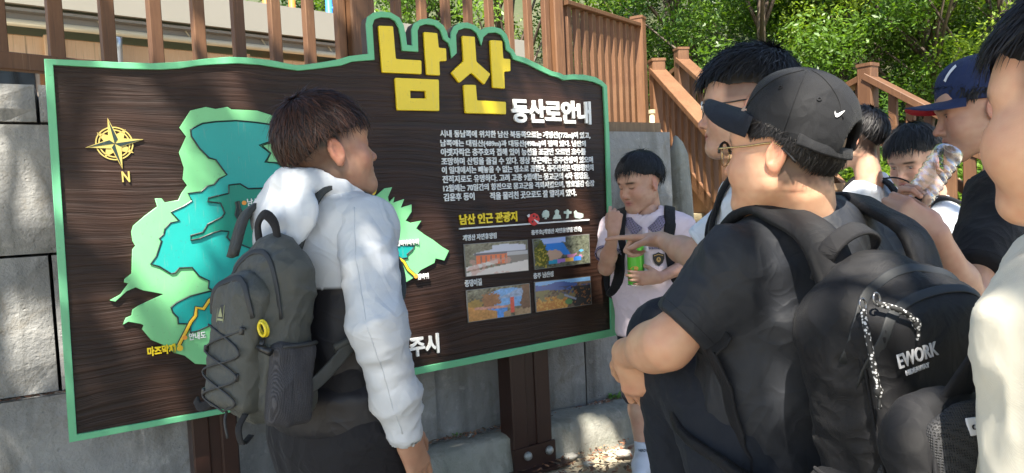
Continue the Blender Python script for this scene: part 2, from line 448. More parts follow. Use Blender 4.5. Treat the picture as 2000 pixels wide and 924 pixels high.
text('종댕이길', (907, 547, 561), 940, M_WHT, bold=0.02); text('충주 남산성', (1041, 533.5, 545), 1080, M_WHT, bold=0.02)
text('충주시', (766, 664, 704), 857, M_WHT, depth=0.010, bold=0.03)
text('마즈막재', (286, 677, 695), 342, M_YEL, n0=0.012, depth=0.008, bold=0.04); text('안내도', (367, 650, 664), 401, M_WHT, n0=0.012, bold=0.02)
text('남산', (480, 388, 403), 504, M_WHT, n0=0.016, bold=0.02); text('범바위약수터', (771, 470, 481), 815, M_WHT, n0=0.012, bold=0.02); text('범바위', (812, 535, 546), 834, M_WHT, n0=0.012, bold=0.02)
text('N', (237, 335, 356), 254, M_GOLD, bold=0.02)
# title syllables
def tc(L): return [(700 + x / 3.696, 10 + y / 3.696) for x, y in L]
def rounded(L, r_=0.006):
    out = []; n = len(L)
    for i in range(n):
        p = np.array(L[i]); a = np.array(L[i - 1]); c = np.array(L[(i + 1) % n])
        da = norm(a - p) * min(r_, np.linalg.norm(a - p) * 0.35); dc = norm(c - p) * min(r_, np.linalg.norm(c - p) * 0.35)
        for t in (0, 0.33, 0.67, 1): out.append(tuple((1 - t) ** 2 * (p + da) + 2 * t * (1 - t) * p + t * t * (p + dc)))
    return out
NAM = [[(136,153),(242,157),(262,393),(446,403),(447,503),(164,491)], [(462,198),(560,206),(571,312),(623,316),(627,408),(575,410),(580,513),(483,507)], [(255,528),(571,541),(575,768),(271,762)]]
NAMI = [(365,622),(473,624),(478,677),(367,675)]
SAN = [[(738,226),(830,232),(842,412),(943,502),(898,578),(805,493),(718,566),(660,490),(750,405)], [(940,256),(1027,262),(1036,390),(1086,393),(1087,482),(1042,485),(1047,607),(960,600)], [(750,578),(838,579),(847,691),(1054,701),(1055,791),(763,783)]]
for syl, hole, nm in ((NAM, NAMI, 'title_letter'), (SAN, None, 'title_letter')):
    lp = [rounded(sgl(tc(L))) for L in syl] + ([sgl(tc(hole))] if hole else [])
    spart(nm, curve_mesh(lp, 0.014, 0.0, 0.002), M_YEL)
# compass
cc = (223.5, 280.5)
def cp(L): return sgl(L)
tips = [(210, 231), (280, 272.5), (239, 330), (166.5, 288.5)]; dia = [(245, 252.5), (261, 299), (205, 307.5), (189, 259)]
comp = None
uc = np.array(sg(*cc))
st = []
for i in range(4):
    a = np.array(sg(*tips[i])); d1 = np.array(sg(*dia[i])); d0 = np.array(sg(*dia[i - 1]))
    st += [uc + (d0 - uc) * 0.36, a]
comp = spart('compass_rose', curve_mesh([st], 0.006, 0.0), M_GOLD)
st = []
for i in range(4):
    d1 = np.array(sg(*dia[i])); a = np.array(sg(*tips[i])); b2 = np.array(sg(*tips[(i + 1) % 4]))
    st += [uc + (a - uc) * 0.30, d1, uc + (b2 - uc) * 0.30] if False else [uc + (a - uc) * 0.28, d1]
spart('compass_rose', curve_mesh([st], 0.004, 0.0), M_GOLD, comp)
for i in range(4):   # thin dark piece over one half of each long point
    a = np.array(sg(*tips[i])); s_ = np.array(sg(*dia[i]))
    spart('point_dark_half', curve_mesh([[uc, uc + (a - uc) * 0.93, uc + (s_ - uc) * 0.30]], 0.001, 0.0062), M_LINE, comp)
rr_ = np.linalg.norm(np.array(sg(*dia[0])) - uc) * 0.93
for k1, k2 in ((1.0, 0.93), (0.84, 0.77)):
    A_ = np.linspace(0, 2 * math.pi, 49)[:-1]
    spart('compass_ring', curve_mesh([[(uc[0] + rr_ * k1 * math.cos(a), uc[1] + rr_ * k1 * math.sin(a)) for a in A_], [(uc[0] + rr_ * k2 * math.cos(a), uc[1] + rr_ * k2 * math.sin(a)) for a in A_]], 0.004, 0.0), M_GOLD, comp)
# heading bar, ladybird, icons
u0, z0 = sg(896, 447); u1, _ = sg(1149, 431.7)
b = MB(); b.obox(((u0 + u1) / 2, -0.005, z0), ((u1 - u0) / 2, 0, 0), (0, 0.005, 0), (0, 0, 0.0032)); link('heading_bar', mesh_np('heading_bar', np.array(b.V), b.F, M_WHT), sign)
def shape(pix, mat, n0=0.0, dep=0.005, parent=None, nm='icon'): return spart(nm, curve_mesh([sgl(pix)], dep, n0), mat, parent)
lb_ = shape([(1033,420),(1041,416),(1048,420),(1051,428),(1048,437),(1040,441),(1033,437),(1030,429)], M_RED, 0.004, 0.009, nm='ladybird')
for px, py in ((1039, 422), (1037, 433), (1045, 424)): disc(px, py, 1.8, M_BLKP, 'spot', 0.0135, lb_, 0.001)
shape([(1040,428),(1049,433),(1047,437),(1040,430)], M_WHT, 0.0135, 0.001, lb_, 'wing'); shape([(1028,421),(1032,418),(1034,423),(1030,425)], M_WHT, 0.004, 0.006, lb_, 'head')
shape([(1063,428),(1064,424),(1059,425),(1058,419),(1061,412),(1066,410),(1071,413),(1072,420),(1070,425),(1067,424),(1067,428)], M_PALE)
shape([(1079,428),(1082,420),(1084,419),(1083,412),(1087,409),(1091,412),(1090,419),(1093,420),(1095,427)], M_PALE)
shape([(1105,427),(1106,418),(1101,417),(1101,413),(1106,412),(1107,409),(1109,409),(1110,412),(1115,413),(1115,417),(1110,418),(1109,426)], M_PALE)
shape([(1121,424),(1121,414),(1124,411),(1127,415),(1132,416),(1138,418),(1138,424),(1132,427),(1124,426)], M_PALE)
# printed photographs
M_PRINT = plain('photo_print', (1, 1, 1), 0.18, attr=True, var=0.0); M_ACR = plain('photo_plate', (0.20, 0.20, 0.19), 0.2, var=0.05)
def fb(u, v, s, seed, sv=None): return fbm(np.stack([u.ravel() * s, v.ravel() * (sv or s * 0.55), np.full(u.size, seed * 7.1)], 1), seed, 4).reshape(u.shape)
def lay(img, m, c):
    m = np.clip(m, 0, 1)[..., None]; return img * (1 - m) + np.asarray(c, float) * m
def pic(kind, u, v):
    n1 = fb(u, v, 9, 3); n2 = fb(u, v, 26, 5); n3 = fb(u, v, 4, 8)
    one = np.ones_like(u)
    if kind == 'A':
        img = lay(np.zeros(u.shape + (3,)), one, (0.16, 0.16, 0.12)); img *= (1 + 0.6 * n2)[..., None]
        roof = (v > 0.66) & (v < 0.93 - 0.5 * np.abs(u - 0.62) ** 2 - 0.12 * (u < 0.42)) & (u > 0.12) & (u < 0.97)
        img = lay(img, roof, (0.55, 0.57, 0.66)); img = lay(img, (np.abs(v - 0.66) < 0.045) & (u > 0.14), (0.10, 0.10, 0.14))
        img = lay(img, (v > 0.30) & (v < 0.62) & (u > 0.16) & (u < 0.66), (0.80, 0.15, 0.05))
        img = lay(img, (v > 0.2) & (v < 0.6) & (u > 0.18) & (((u * 13) % 1) < 0.35), (0.25, 0.12, 0.10))
        img = lay(img, (v > 0.25) & (v < 0.58) & (u > 0.68), (0.18, 0.17, 0.17)); img = lay(img, (v > 0.55) & (v < 0.66) & (u > 0.66), (0.45, 0.45, 0.48))
        img = lay(img, (v < 0.36 - 0.25 * (1 - u)) | (np.abs(v - 0.22 - 0.35 * u) < 0.06) & (u < 0.5), (0.72, 0.66, 0.62)); img = lay(img, ((n1 > 0.3) & (v < 0.5)) * 0.6, (0.6, 0.3, 0.25))
    elif kind == 'B':
        img = lay(np.zeros(u.shape + (3,)), one, (0.13, 0.14, 0.10)) * (1 + 0.7 * n2)[..., None]
        img = lay(img, (v > 0.80 + 0.05 * n1) & (u > 0.12) & (u < 0.56), (0.40, 0.52, 0.85))
        img = lay(img, (v < 0.82) & (v > 0.30 - 0.1 * n3) & (u > 0.16 + 0.5 * (0.82 - v) * 0.5) & (u < 0.52 + (0.8 - v) * 0.30), (0.05, 0.25, 0.72))
        img = lay(img, (np.hypot((u - 0.33) / 0.14, (v - 0.40) / 0.19) < 1 + 0.3 * n1), (0.62, 0.42, 0.30))
        img = lay(img, (np.hypot((u - 0.11) / 0.13, (v - 0.45) / 0.42) < 1 + 0.35 * n2), (0.12, 0.13, 0.03)); img = lay(img, (n2 > 0.25) & (u < 0.22) & (v < 0.8), (0.45, 0.36, 0.06))
        img = lay(img, (v < 0.40 + 0.15 * (u - 0.8)) & (v > 0.2) & (u > 0.58) & (n1 > -0.35), (0.52, 0.22, 0.36))
        band = (np.abs(v - 0.16 - 0.06 * u) < 0.065) & (u > 0.24) & (u < 0.84)
        cs = [(0.05, 0.35, 0.55), (0.45, 0.25, 0.65), (0.75, 0.45, 0.10), (0.06, 0.25, 0.75)]
        for q, c in enumerate(cs): img = lay(img, band & ((u - 0.24) / 0.6 * 4 >= q) & ((u - 0.24) / 0.6 * 4 < q + 1), c)
        img = lay(img, (np.abs(u - 0.84) + np.abs(v - 0.47) < 0.05), (0.1, 0.4, 0.7))
    elif kind == 'C':
        img = lay(np.zeros(u.shape + (3,)), one, (0.15, 0.15, 0.11)) * (1 + 0.7 * n2)[..., None]
        img = lay(img, (v > 0.30) & (u > 0.30) & (v < 0.95 - 0.4 * (u - 0.62) ** 2 * 4), (0.16, 0.40, 0.75)); img = lay(img, (v > 0.62) & (v < 0.80 + 0.1 * np.sin(u * 9)) & (u > 0.36) & (u < 0.95), (0.30, 0.42, 0.62))
        img = lay(img, (v < 0.36) & (u > 0.30) & (u < 0.62), (0.06, 0.28, 0.72))
        img = lay(img, np.hypot((u - 0.36) / 0.15, (v - 0.60) / 0.26) < 1 + 0.4 * n2, (0.30, 0.12, 0.05)); img = lay(img, np.hypot((u - 0.10) / 0.14, (v - 0.44) / 0.25) < 1 + 0.4 * n2, (0.32, 0.20, 0.05))
        img = lay(img, (v < 0.34 - 0.55 * (u - 0.25)) & (u < 0.45), (0.52, 0.24, 0.07)); img = lay(img, (np.abs(v - 0.40 + 0.1 * u) < 0.04) & (u > 0.1) & (u < 0.7), (0.60, 0.28, 0.22))
        img = lay(img, (np.abs(u - 0.70) < 0.028) & (v > 0.1) & (v < 0.62), (0.65, 0.07, 0.05)); img = lay(img, (u > 0.86 + 0.05 * n1) & (v > 0.15), (0.13, 0.06, 0.04))
        img = lay(img, (v < 0.28 + 0.12 * n1) & (u > 0.55) & (np.abs(u - 0.7) > 0.03), (0.36, 0.24, 0.14)); img *= (1 + 0.35 * n2)[..., None]
    else:
        img = lay(np.zeros(u.shape + (3,)), one, (0.16, 0.12, 0.09)) * (1 + 0.7 * n2)[..., None]
        img = lay(img, v > 0.86 + 0.03 * n3, (0.25, 0.50, 0.85)); img = lay(img, (v > 0.70 - 0.12 * u) & (v < 0.90 - 0.05 * np.sin(u * 11)) & (u < 0.75), (0.08, 0.14, 0.40))
        img = lay(img, (v > 0.45) & (v < 0.78) & (u > 0.4) & (n1 + 0.6 * (u - 0.6) > 0.0), (0.07, 0.09, 0.19))
        img = lay(img, (v < 0.42 + 0.15 * n1) & (u < 0.55), (0.48, 0.20, 0.05)); img = lay(img, (n2 > 0.2) & (v < 0.45) & (u < 0.6), (0.60, 0.33, 0.08)); img = lay(img, (n1 > 0.25) & (v < 0.7) & (v > 0.3), (0.22, 0.20, 0.10))
        img = lay(img, (u > 0.66 + 0.1 * n1) & (v < 0.72), (0.05, 0.05, 0.05)); img = lay(img, (n2 > 0.3) & (u > 0.62) & (v < 0.75), (0.30, 0.14, 0.06))
        img = lay(img, (np.abs(v - 0.44 + 0.9 * (u - 0.52)) < 0.035) & (u > 0.5) & (u < 0.72), (0.30, 0.34, 0.46)); img = lay(img, np.hypot((u - 0.58) / 0.07, (v - 0.2) / 0.1) < 1, (0.12, 0.26, 0.10))
    return np.clip(img, 0.002, 1)
for kind, q in (('A', [(904,477),(1029,468),(1031.4,528.6),(908,541)]), ('B', [(1038,467),(1149,457),(1151,514),(1042.6,527)]), ('C', [(909,566.8),(1032.7,552.5),(1036,611.7),(912.7,630)]), ('D', [(1042,550.6),(1151.4,539),(1154,594),(1045,610)])):
    s = [np.array(p) for p in sgl(q)]
    pl2 = spart('photo_panel', curve_mesh([[tuple(p) for p in s]], 0.008, 0.0, 0.001), M_ACR)
    nx, nz = 78, 42
    U, Vv = np.meshgrid(np.linspace(0, 1, nx), np.linspace(0, 1, nz), indexing='ij')
    e = 0.012
    uu = e + U * (1 - 2 * e); vv = 0.02 + Vv * 0.96
    Pq = ((1 - uu) * (1 - vv))[..., None] * s[3] + (uu * (1 - vv))[..., None] * s[2] + (uu * vv)[..., None] * s[1] + ((1 - uu) * vv)[..., None] * s[0]
    V = np.stack([Pq[..., 0].ravel(), np.full(nx * nz, -0.0088), Pq[..., 1].ravel()], 1)
    I = np.arange(nx - 1)[:, None] * nz + np.arange(nz - 1)[None, :]
    link('print', mesh_np('print', V, np.stack([I, I + nz, I + nz + 1, I + 1], -1).reshape(-1, 4), M_PRINT, pic(kind, U, Vv).reshape(-1, 3)), pl2)
# posts: dark brown steel H sections with a base bracket and domed bolts
M_POST = plain('post_brown_steel', (0.038, 0.015, 0.010), 0.38, var=0.25, vs=12, bmp=0.15, bs=30)
M_BOLT = plain('bolt_galvanised', (0.36, 0.37, 0.36), 0.45, 0.5, var=0.2, vs=60)
for (pa, pb_, ytop) in ((378, 470, 815), (1010, 1087, 688)):
    ua, zt = sg(pa, ytop); ub, zt2 = sg(pb_, ytop)
    zt = 1.3
    w = ub - ua
    o_ = None
    b = MB()
    b.obox((ua + w * 0.19, 0.125, zt / 2), (w * 0.19, 0, 0), (0, 0.06, 0), (0, 0, zt / 2), ch=0.006)
    b.obox((ub - w * 0.19, 0.125, zt / 2), (w * 0.19, 0, 0), (0, 0.06, 0), (0, 0, zt / 2), ch=0.006)
    b.obox(((ua + ub) / 2, 0.131, zt / 2), (w * 0.125, 0, 0), (0, 0.054, 0), (0, 0, zt / 2 - 0.002))
    po = link('post', mesh_np('post', np.array(b.V), b.F, M_POST), sign)
    b = MB(); b.obox(((ua + ub) / 2, 0.062, 0.055), (w * 0.54, 0, 0), (0, 0.006, 0), (0, 0, 0.062)); b.obox(((ua + ub) / 2, 0.12, 0.004), (w * 0.75, 0, 0), (0, 0.12, 0), (0, 0, 0.008))
    br = link('base_bracket', mesh_np('base_bracket', np.array(b.V), b.F, M_POST), po)
    for k in (0.30, 0.86):
        b = MB(); r0 = 0.022
        b.tube([(ua + w * k, 0.056 - d, 0.075) for d in (0.0, 0.008, 0.016, 0.021, 0.023)], [r0, r0, r0 * 0.8, r0 * 0.45, 0.002], 12, up=(0, 0, 1))
        link('bolt', mesh_np('bolt', np.array(b.V), b.F, M_BOLT, smooth=True), br)
# ------------------------------------------------------------------ setting materials
def mat_concrete(name, c1, c2, c3):
    m, nt, b = newmat(name)
    co = coords(nt)
    oi = N(nt, 'ShaderNodeObjectInfo')
    n1 = noise(nt, co, 2.6, 6, 0.65, 0.6); n2 = noise(nt, co, 14, 6, 0.7); n3 = noise(nt, co, 90, 3)
    a = mixc(nt, c1, c2, ramp(nt, n1, [(0.36, 0.0), (0.66, 1.0)]))
    a = mixc(nt, a, c3, ramp(nt, n2, [(0.56, 0.0), (0.74, 0.75)]))
    cs = coords(nt, (5, 5, 0.7)); n4 = noise(nt, cs, 1.6, 4, 0.6)
    a = mixc(nt, a, (0.085, 0.083, 0.07), ramp(nt, n4, [(0.50, 0.0), (0.72, 0.62)]))
    n5 = noise(nt, co, 5.5, 7, 0.75, 1.0); a = mixc(nt, a, (0.17, 0.14, 0.095), ramp(nt, n5, [(0.54, 0.0), (0.70, 0.55)])); a = mixc(nt, a, (0.50, 0.49, 0.46), ramp(nt, noise(nt, co, 9.0, 6, 0.7, 0.5), [(0.60, 0.0), (0.72, 0.5)]))
    n6 = noise(nt, co, 3.2, 5, 0.7); a = mixc(nt, a, (0.075, 0.095, 0.05), ramp(nt, n6, [(0.60, 0.0), (0.78, 0.5)]))
    a = mixc(nt, a, (0.55, 0.55, 0.55), ramp(nt, oi.outputs['Random'], [(0.0, 0.0), (1.0, 0.35)]), 'MULTIPLY')
    nt.links.new(a, b.inputs['Base Color'])
    b.inputs['Roughness'].default_value = 0.9
    nn = bump(nt, n2, 0.9, 0.012); nn = bump(nt, n3, 0.5, 0.004, nn)
    vo = N(nt, 'ShaderNodeTexVoronoi'); vo.inputs['Scale'].default_value = 26
    nt.links.new(co, vo.inputs[0])
    nn = bump(nt, ramp(nt, vo.outputs[0], [(0.06, 0.0), (0.16, 1.0)]), 0.5, 0.004, nn)
    nt.links.new(nn, b.inputs['Normal'])
    return m
M_BLOCK = mat_concrete('wall_concrete', (0.34, 0.338, 0.322), (0.20, 0.202, 0.198), (0.42, 0.41, 0.385))
M_KERB = mat_concrete('kerb_concrete', (0.34, 0.335, 0.29), (0.22, 0.23, 0.19), (0.42, 0.40, 0.33))
def mat_wood(name, c1, c2, c3):
    m, nt, b = newmat(name)
    co = coords(nt, (14, 14, 1.6)); c_ = coords(nt)
    oi = N(nt, 'ShaderNodeObjectInfo')
    n1 = noise(nt, co, 2.5, 5, 0.6, 0.8); n2 = noise(nt, c_, 3, 4)
    a = mixc(nt, c1, c2, ramp(nt, n1, [(0.3, 0.0), (0.7, 1.0)]))
    a = mixc(nt, a, c3, ramp(nt, n2, [(0.5, 0.0), (0.75, 0.6)]))
    a = mixc(nt, a, (0.45, 0.42, 0.40), ramp(nt, oi.outputs['Random'], [(0.0, 0.0), (1.0, 0.6)]), 'MULTIPLY')
    st_ = noise(nt, coords(nt, (40, 40, 0.9)), 2.0, 5, 0.65, 0.4); a = mixc(nt, a, tuple(x * 0.35 for x in c2), ramp(nt, st_, [(0.56, 0.0), (0.70, 0.75)])); a = mixc(nt, a, tuple(min(1, x * 1.7 + 0.03) for x in c3), ramp(nt, noise(nt, coords(nt, (60, 60, 2.5)), 2.0, 4, 0.6), [(0.62, 0.0), (0.74, 0.5)]))
    nt.links.new(a, b.inputs['Base Color'])
    b.inputs['Roughness'].default_value = 0.62
    nt.links.new(bump(nt, n1, 0.35, 0.003), b.inputs['Normal'])
    return m
M_WOOD = mat_wood('stained_wood', (0.185, 0.086, 0.036), (0.132, 0.058, 0.024), (0.24, 0.128, 0.060))
M_STEPW = mat_wood('weathered_wood', (0.27, 0.17, 0.09), (0.18, 0.115, 0.06), (0.34, 0.25, 0.15))
def mat_ground(name, c1, c2, c3, s=1.0):
    m, nt, b = newmat(name)
    co = coords(nt)
    n1 = noise(nt, co, 1.7 * s, 6, 0.6, 0.3); n2 = noise(nt, co, 22 * s, 6, 0.7); n3 = noise(nt, co, 160 * s, 3)
    a = mixc(nt, c1, c2, ramp(nt, n1, [(0.38, 0.0), (0.62, 1.0)]))
    a = mixc(nt, a, c3, ramp(nt, n2, [(0.55, 0.0), (0.7, 0.8)]))
    nt.links.new(a, b.inputs['Base Color']); b.inputs['Roughness'].default_value = 0.95
    nn = bump(nt, n2, 0.7, 0.012); nn = bump(nt, n3, 0.5, 0.004, nn)
    nt.links.new(nn, b.inputs['Normal'])
    return m
M_SAND = mat_ground('sandy_soil', (0.46, 0.40, 0.29), (0.36, 0.31, 0.22), (0.52, 0.47, 0.36))
M_HILL = mat_ground('hill_soil', (0.07, 0.075, 0.035), (0.045, 0.06, 0.02), (0.10, 0.085, 0.05), 0.5)

# ------------------------------------------------------------------ ground sheet, rising to a wooded slope behind
def gz(x, y):
    x = np.asarray(x, float); y = np.asarray(y, float)
    s = np.clip((y - 6.4 - 0.25 * np.clip(-x, -4, 0)) / 3.0, 0, None)
    up = np.where(s < 1, s * s * 0.9, 0.9 + (s - 1) * 1.75)
    return np.clip(up, 0, 26)
xs = np.concatenate([np.linspace(-150, -12, 14), np.linspace(-10, 12, 90), np.linspace(14, 150, 14)])
ys = np.concatenate([np.linspace(-120, -4, 12), np.linspace(-3, 14, 80), np.linspace(16, 160, 20)])
GX, GY = np.meshgrid(xs, ys, indexing='ij')
P = np.stack([GX.ravel(), GY.ravel(), gz(GX.ravel(), GY.ravel())], 1)
P[:, 2] += np.where(P[:, 2] > 0.02, 0.18 * fbm(P * [0.6, 0.6, 0], 3), 0.012 * fbm(P * [2.2, 2.2, 0], 5) - 0.008)
ny = len(ys)
I = np.arange(len(xs) - 1)[:, None] * ny + np.arange(ny - 1)[None, :]
Fq = np.stack([I, I + ny, I + ny + 1, I + 1], -1).reshape(-1, 4)
gm = mesh_np('ground', P, Fq, M_SAND, smooth=True)
gm.materials.append(M_HILL)
zc = P[Fq, 2].mean(1)
gm.polygons.foreach_set('material_index', (zc > 0.06).astype(np.int32))
tag(link('ground', gm), kind='structure')

# ------------------------------------------------------------------ retaining wall of concrete blocks
WD = np.array([math.sin(R(59)), math.cos(R(59)), 0]); WN = np.array([WD[1], -WD[0], 0])
W0 = on_z(1090, 803, 0.17); W0[2] = 0
def wu(px, py): return float(np.dot(on_plane(px, py, W0, WN) - W0, WD))
def wp(u, n, z): return W0 + WD * u + WN * n + np.array([0, 0, z])
U_END = wu(1316, 340)
wall = thing('retaining_wall', wp(-1.2, -0.3, 0), 'grey retaining wall of large stained concrete blocks behind the map board', 'wall')
ang = math.atan2(WD[1], WD[0])
blk_cache = {}
def block(u0, u1, z0, z1, proud=0.0, depth=0.5):
    L, Hh = round(u1 - u0 - 0.012, 3), round(z1 - z0 - 0.010, 3)
    key = (L, Hh, depth)
    if key not in blk_cache:
        nx, nz = max(3, int(L / 0.09)), max(3, int(Hh / 0.09))
        V = []; F = []
        rr = np.random.RandomState(len(blk_cache) + 3)
        for i in range(nx + 1):
            for k in range(nz + 1):
                e = min(i, nx - i, 1) * min(k, nz - k, 1)
                x = -L / 2 + L * i / nx; z = -Hh / 2 + Hh * k / nz
                V.append((x, (-0.0 if e else 0.014) + (rr.rand() - 0.5) * 0.006, z))
        a = nz + 1
        for i in range(nx):
            for k in range(nz):
                F.append((i * a + k, (i + 1) * a + k, (i + 1) * a + k + 1, i * a + k + 1))
        n0 = len(V)
        V += [(-L / 2, depth, -Hh / 2), (L / 2, depth, -Hh / 2), (L / 2, depth, Hh / 2), (-L / 2, depth, Hh / 2)]
        F.append((n0, n0 + 3, n0 + 2, n0 + 1))
        F.append(tuple([i * a for i in range(nx, -1, -1)] + [n0, n0 + 1]))
        F.append(tuple([i * a + nz for i in range(nx + 1)] + [n0 + 2, n0 + 3]))
        F.append(tuple([k for k in range(nz + 1)] + [n0 + 3, n0]))
        F.append(tuple([nx * a + k for k in range(nz, -1, -1)] + [n0 + 1, n0 + 2]))
        blk_cache[key] = mesh_np('block', np.array(V), F, M_BLOCK, smooth=False)
    c = wp((u0 + u1) / 2, proud, (z0 + z1) / 2)
    link('block', blk_cache[key], wall, Vector(c.tolist()) - wall.location, (0, 0, ang))
ja, jb = wu(851, 790), wu(1147, 730)
for zi, (z0, z1, sh, pr) in enumerate([(0.0, 0.672, 0.0, 0.028), (0.672, 1.18, 0.45, 0.0), (1.18, 1.655, 0.0, 0.0), (1.655, 1.797, 0.45, 0.006)]):
    bl = jb - ja
    u = jb + sh * 0.7 - 5 * bl
    lim = U_END if zi < 3 else wu(900, 400)
    while u < lim - 0.06:
        u1 = min(u + bl, lim)
        if lim - u1 < 0.15: u1 = lim
        if u1 > wu(-150, 400):
            block(u, u1, z0, z1, pr if u < ja - 0.2 else 0.0)
        u = u1
# kerb footing along its base
kv, kf = [], []
nu = 90
prof = [(0.0, 0.172), (0.06, 0.176), (0.135, 0.170), (0.165, 0.155), (0.178, 0.11), (0.19, 0.04), (0.20, -0.03)]
u_a, u_b = wu(-200, 800), U_END + 0.5
for i in range(nu + 1):
    u = u_a + (u_b - u_a) * i / nu
    for j, (n_, z_) in enumerate(prof):
        q = np.array([[u * 3.0, j * 0.7, 2.0]])
        w = float(fbm(q, 11)[0])
        kv.append(wp(u, n_ + 0.012 * w * (j > 1) + 0.02, z_ + 0.010 * w * (j < 4)))
m_ = len(prof)
for i in range(nu):
    for j in range(m_ - 1):
        kf.append((i * m_ + j, i * m_ + j + 1, (i + 1) * m_ + j + 1, (i + 1) * m_ + j))
tag(part('kerb', np.array(kv), kf, M_KERB, None, smooth=True), kind='structure')

# ------------------------------------------------------------------ fallen leaves and chips of stone (uncountable)
M_LEAFLIT = plain('leaf_litter', (1, 1, 1), 0.8, attr=True, var=0.1)
lv, lf, lc = [], [], []
def chip(p, s, c, flat=0.25):
    a = rnd.uniform(0, 6.28); n = len(lv)
    e1 = np.array([math.cos(a), math.sin(a), rnd.uniform(-flat, flat)]) * s
    e2 = np.array([-math.sin(a), math.cos(a), rnd.uniform(-flat, flat)]) * s * rnd.uniform(0.25, 0.5)
    up = np.array([0, 0, s * 0.25])
    for q in (p - e1, p - e2 + up * 0.3, p + e1 + up * rnd.uniform(0, 1), p + e2 + up * 0.3): lv.append(q); lc.append(c)
    lf.append((n, n + 1, n + 2, n + 3))
LC = [(0.22, 0.09, 0.05), (0.30, 0.14, 0.07), (0.16, 0.08, 0.05), (0.36, 0.22, 0.12), (0.12, 0.09, 0.06), (0.42, 0.40, 0.36)]
for i in range(700):
    u = rnd.uniform(wu(760, 860), U_END); p = wp(u, 0.03 + abs(rnd.gauss(0, 0.028)), 0.182)
    if vnoise(np.array([[u * 3.1, 0, 0]]), 4)[0] > -0.25 or rnd.random() < 0.2: chip(p, rnd.uniform(0.006, 0.018), rnd.choice(LC))
for i in range(90):
    p = wp(rnd.uniform(wu(-20, 780), wu(150, 760)), rnd.uniform(0.004, 0.022), 0.676); chip(p, rnd.uniform(0.006, 0.016), rnd.choice(LC))
for i in range(2600):
    p = wp(rnd.uniform(-0.4, 2.6), 0.2 + abs(rnd.gauss(0, 0.55)), 0.006); p[2] = 0.012 + rnd.uniform(0, 0.006); chip(p, rnd.uniform(0.008, 0.024), rnd.choice(LC[:5]))
tag(part('leaf_litter', np.array(lv), lf, M_LEAFLIT, None, np.array(lc)), 'small reddish fallen leaves and chips scattered on the sandy ground', 'leaf litter', kind='stuff')
# pale stones on the sand by the kerb
M_STONE = plain('pebble_stone', (0.42, 0.40, 0.35), 0.85, bmp=0.5, bs=40)
def lump(name, c, r_, mat, parent, seed, n=8, m=6):
    V, F = [], []
    for i in range(m + 1):
        th = math.pi * i / m
        for k in range(n):
            ph = 2 * math.pi * k / n
            d = np.array([math.sin(th) * math.cos(ph), math.sin(th) * math.sin(ph), math.cos(th)])
            V.append(np.asarray(c) + d * np.asarray(r_) * (1 + 0.25 * float(vnoise(np.array([d * 2.1 + seed * 3.7]), seed)[0])))
    for i in range(m):
        for k in range(n):
            F.append((i * n + k, (i + 1) * n + k, (i + 1) * n + (k + 1) % n, i * n + (k + 1) % n))
    return part(name, np.array(V), F, mat, parent, smooth=True)
for i, (px, py, s, lb) in enumerate([(1218, 886, 0.035, 'small rounded brown stone on the sand right of the sign post'), (1113, 892, 0.03, 'pale flat stone at the foot of the kerb beside the sign post'),
                                     (1150, 906, 0.022, 'tiny pale stone on the sand between post and shoe')]):
    g = on_z(px, py, 0.01)
    tag(lump('stone', g, (s * 1.3, s, s * 0.55), M_STONE, None, i + 2), lb, 'stone', 'stones by the kerb')
# weeds rooted between wall and kerb
M_WEED = plain('weed_leaf', (0.12, 0.26, 0.05), 0.55, var=0.3, vs=30)
def weed(px, py, n, s, lb):
    b0 = wp(wu(px, py), 0.035, 0.176)
    v, f = [], []
    for i in range(n):
        a = rnd.uniform(0, 6.28); e = np.array([math.cos(a), math.sin(a), rnd.uniform(0.4, 1.3)]) * s * rnd.uniform(0.5, 1)
        p = b0 + np.array([rnd.uniform(-1, 1) * s * 1.2 * WD[0], rnd.uniform(-1, 1) * s * 1.2 * WD[1], 0]); w = np.cross(e, (0, 0, 1)) * 0.28
        k = len(v); v += [p, p + e * 0.55 + w, p + e, p + e * 0.55 - w]; f.append((k, k + 1, k + 2, k + 3))
    tag(part('weed', np.array(v), f, M_WEED, None), lb, 'weed', 'weeds at the wall foot')
weed(1192, 772, 34, 0.035, 'low green weed sprouting at the wall foot behind the pink shirt boy')
weed(890, 850, 10, 0.02, 'tiny green sprout in the litter along the kerb left of the right post')

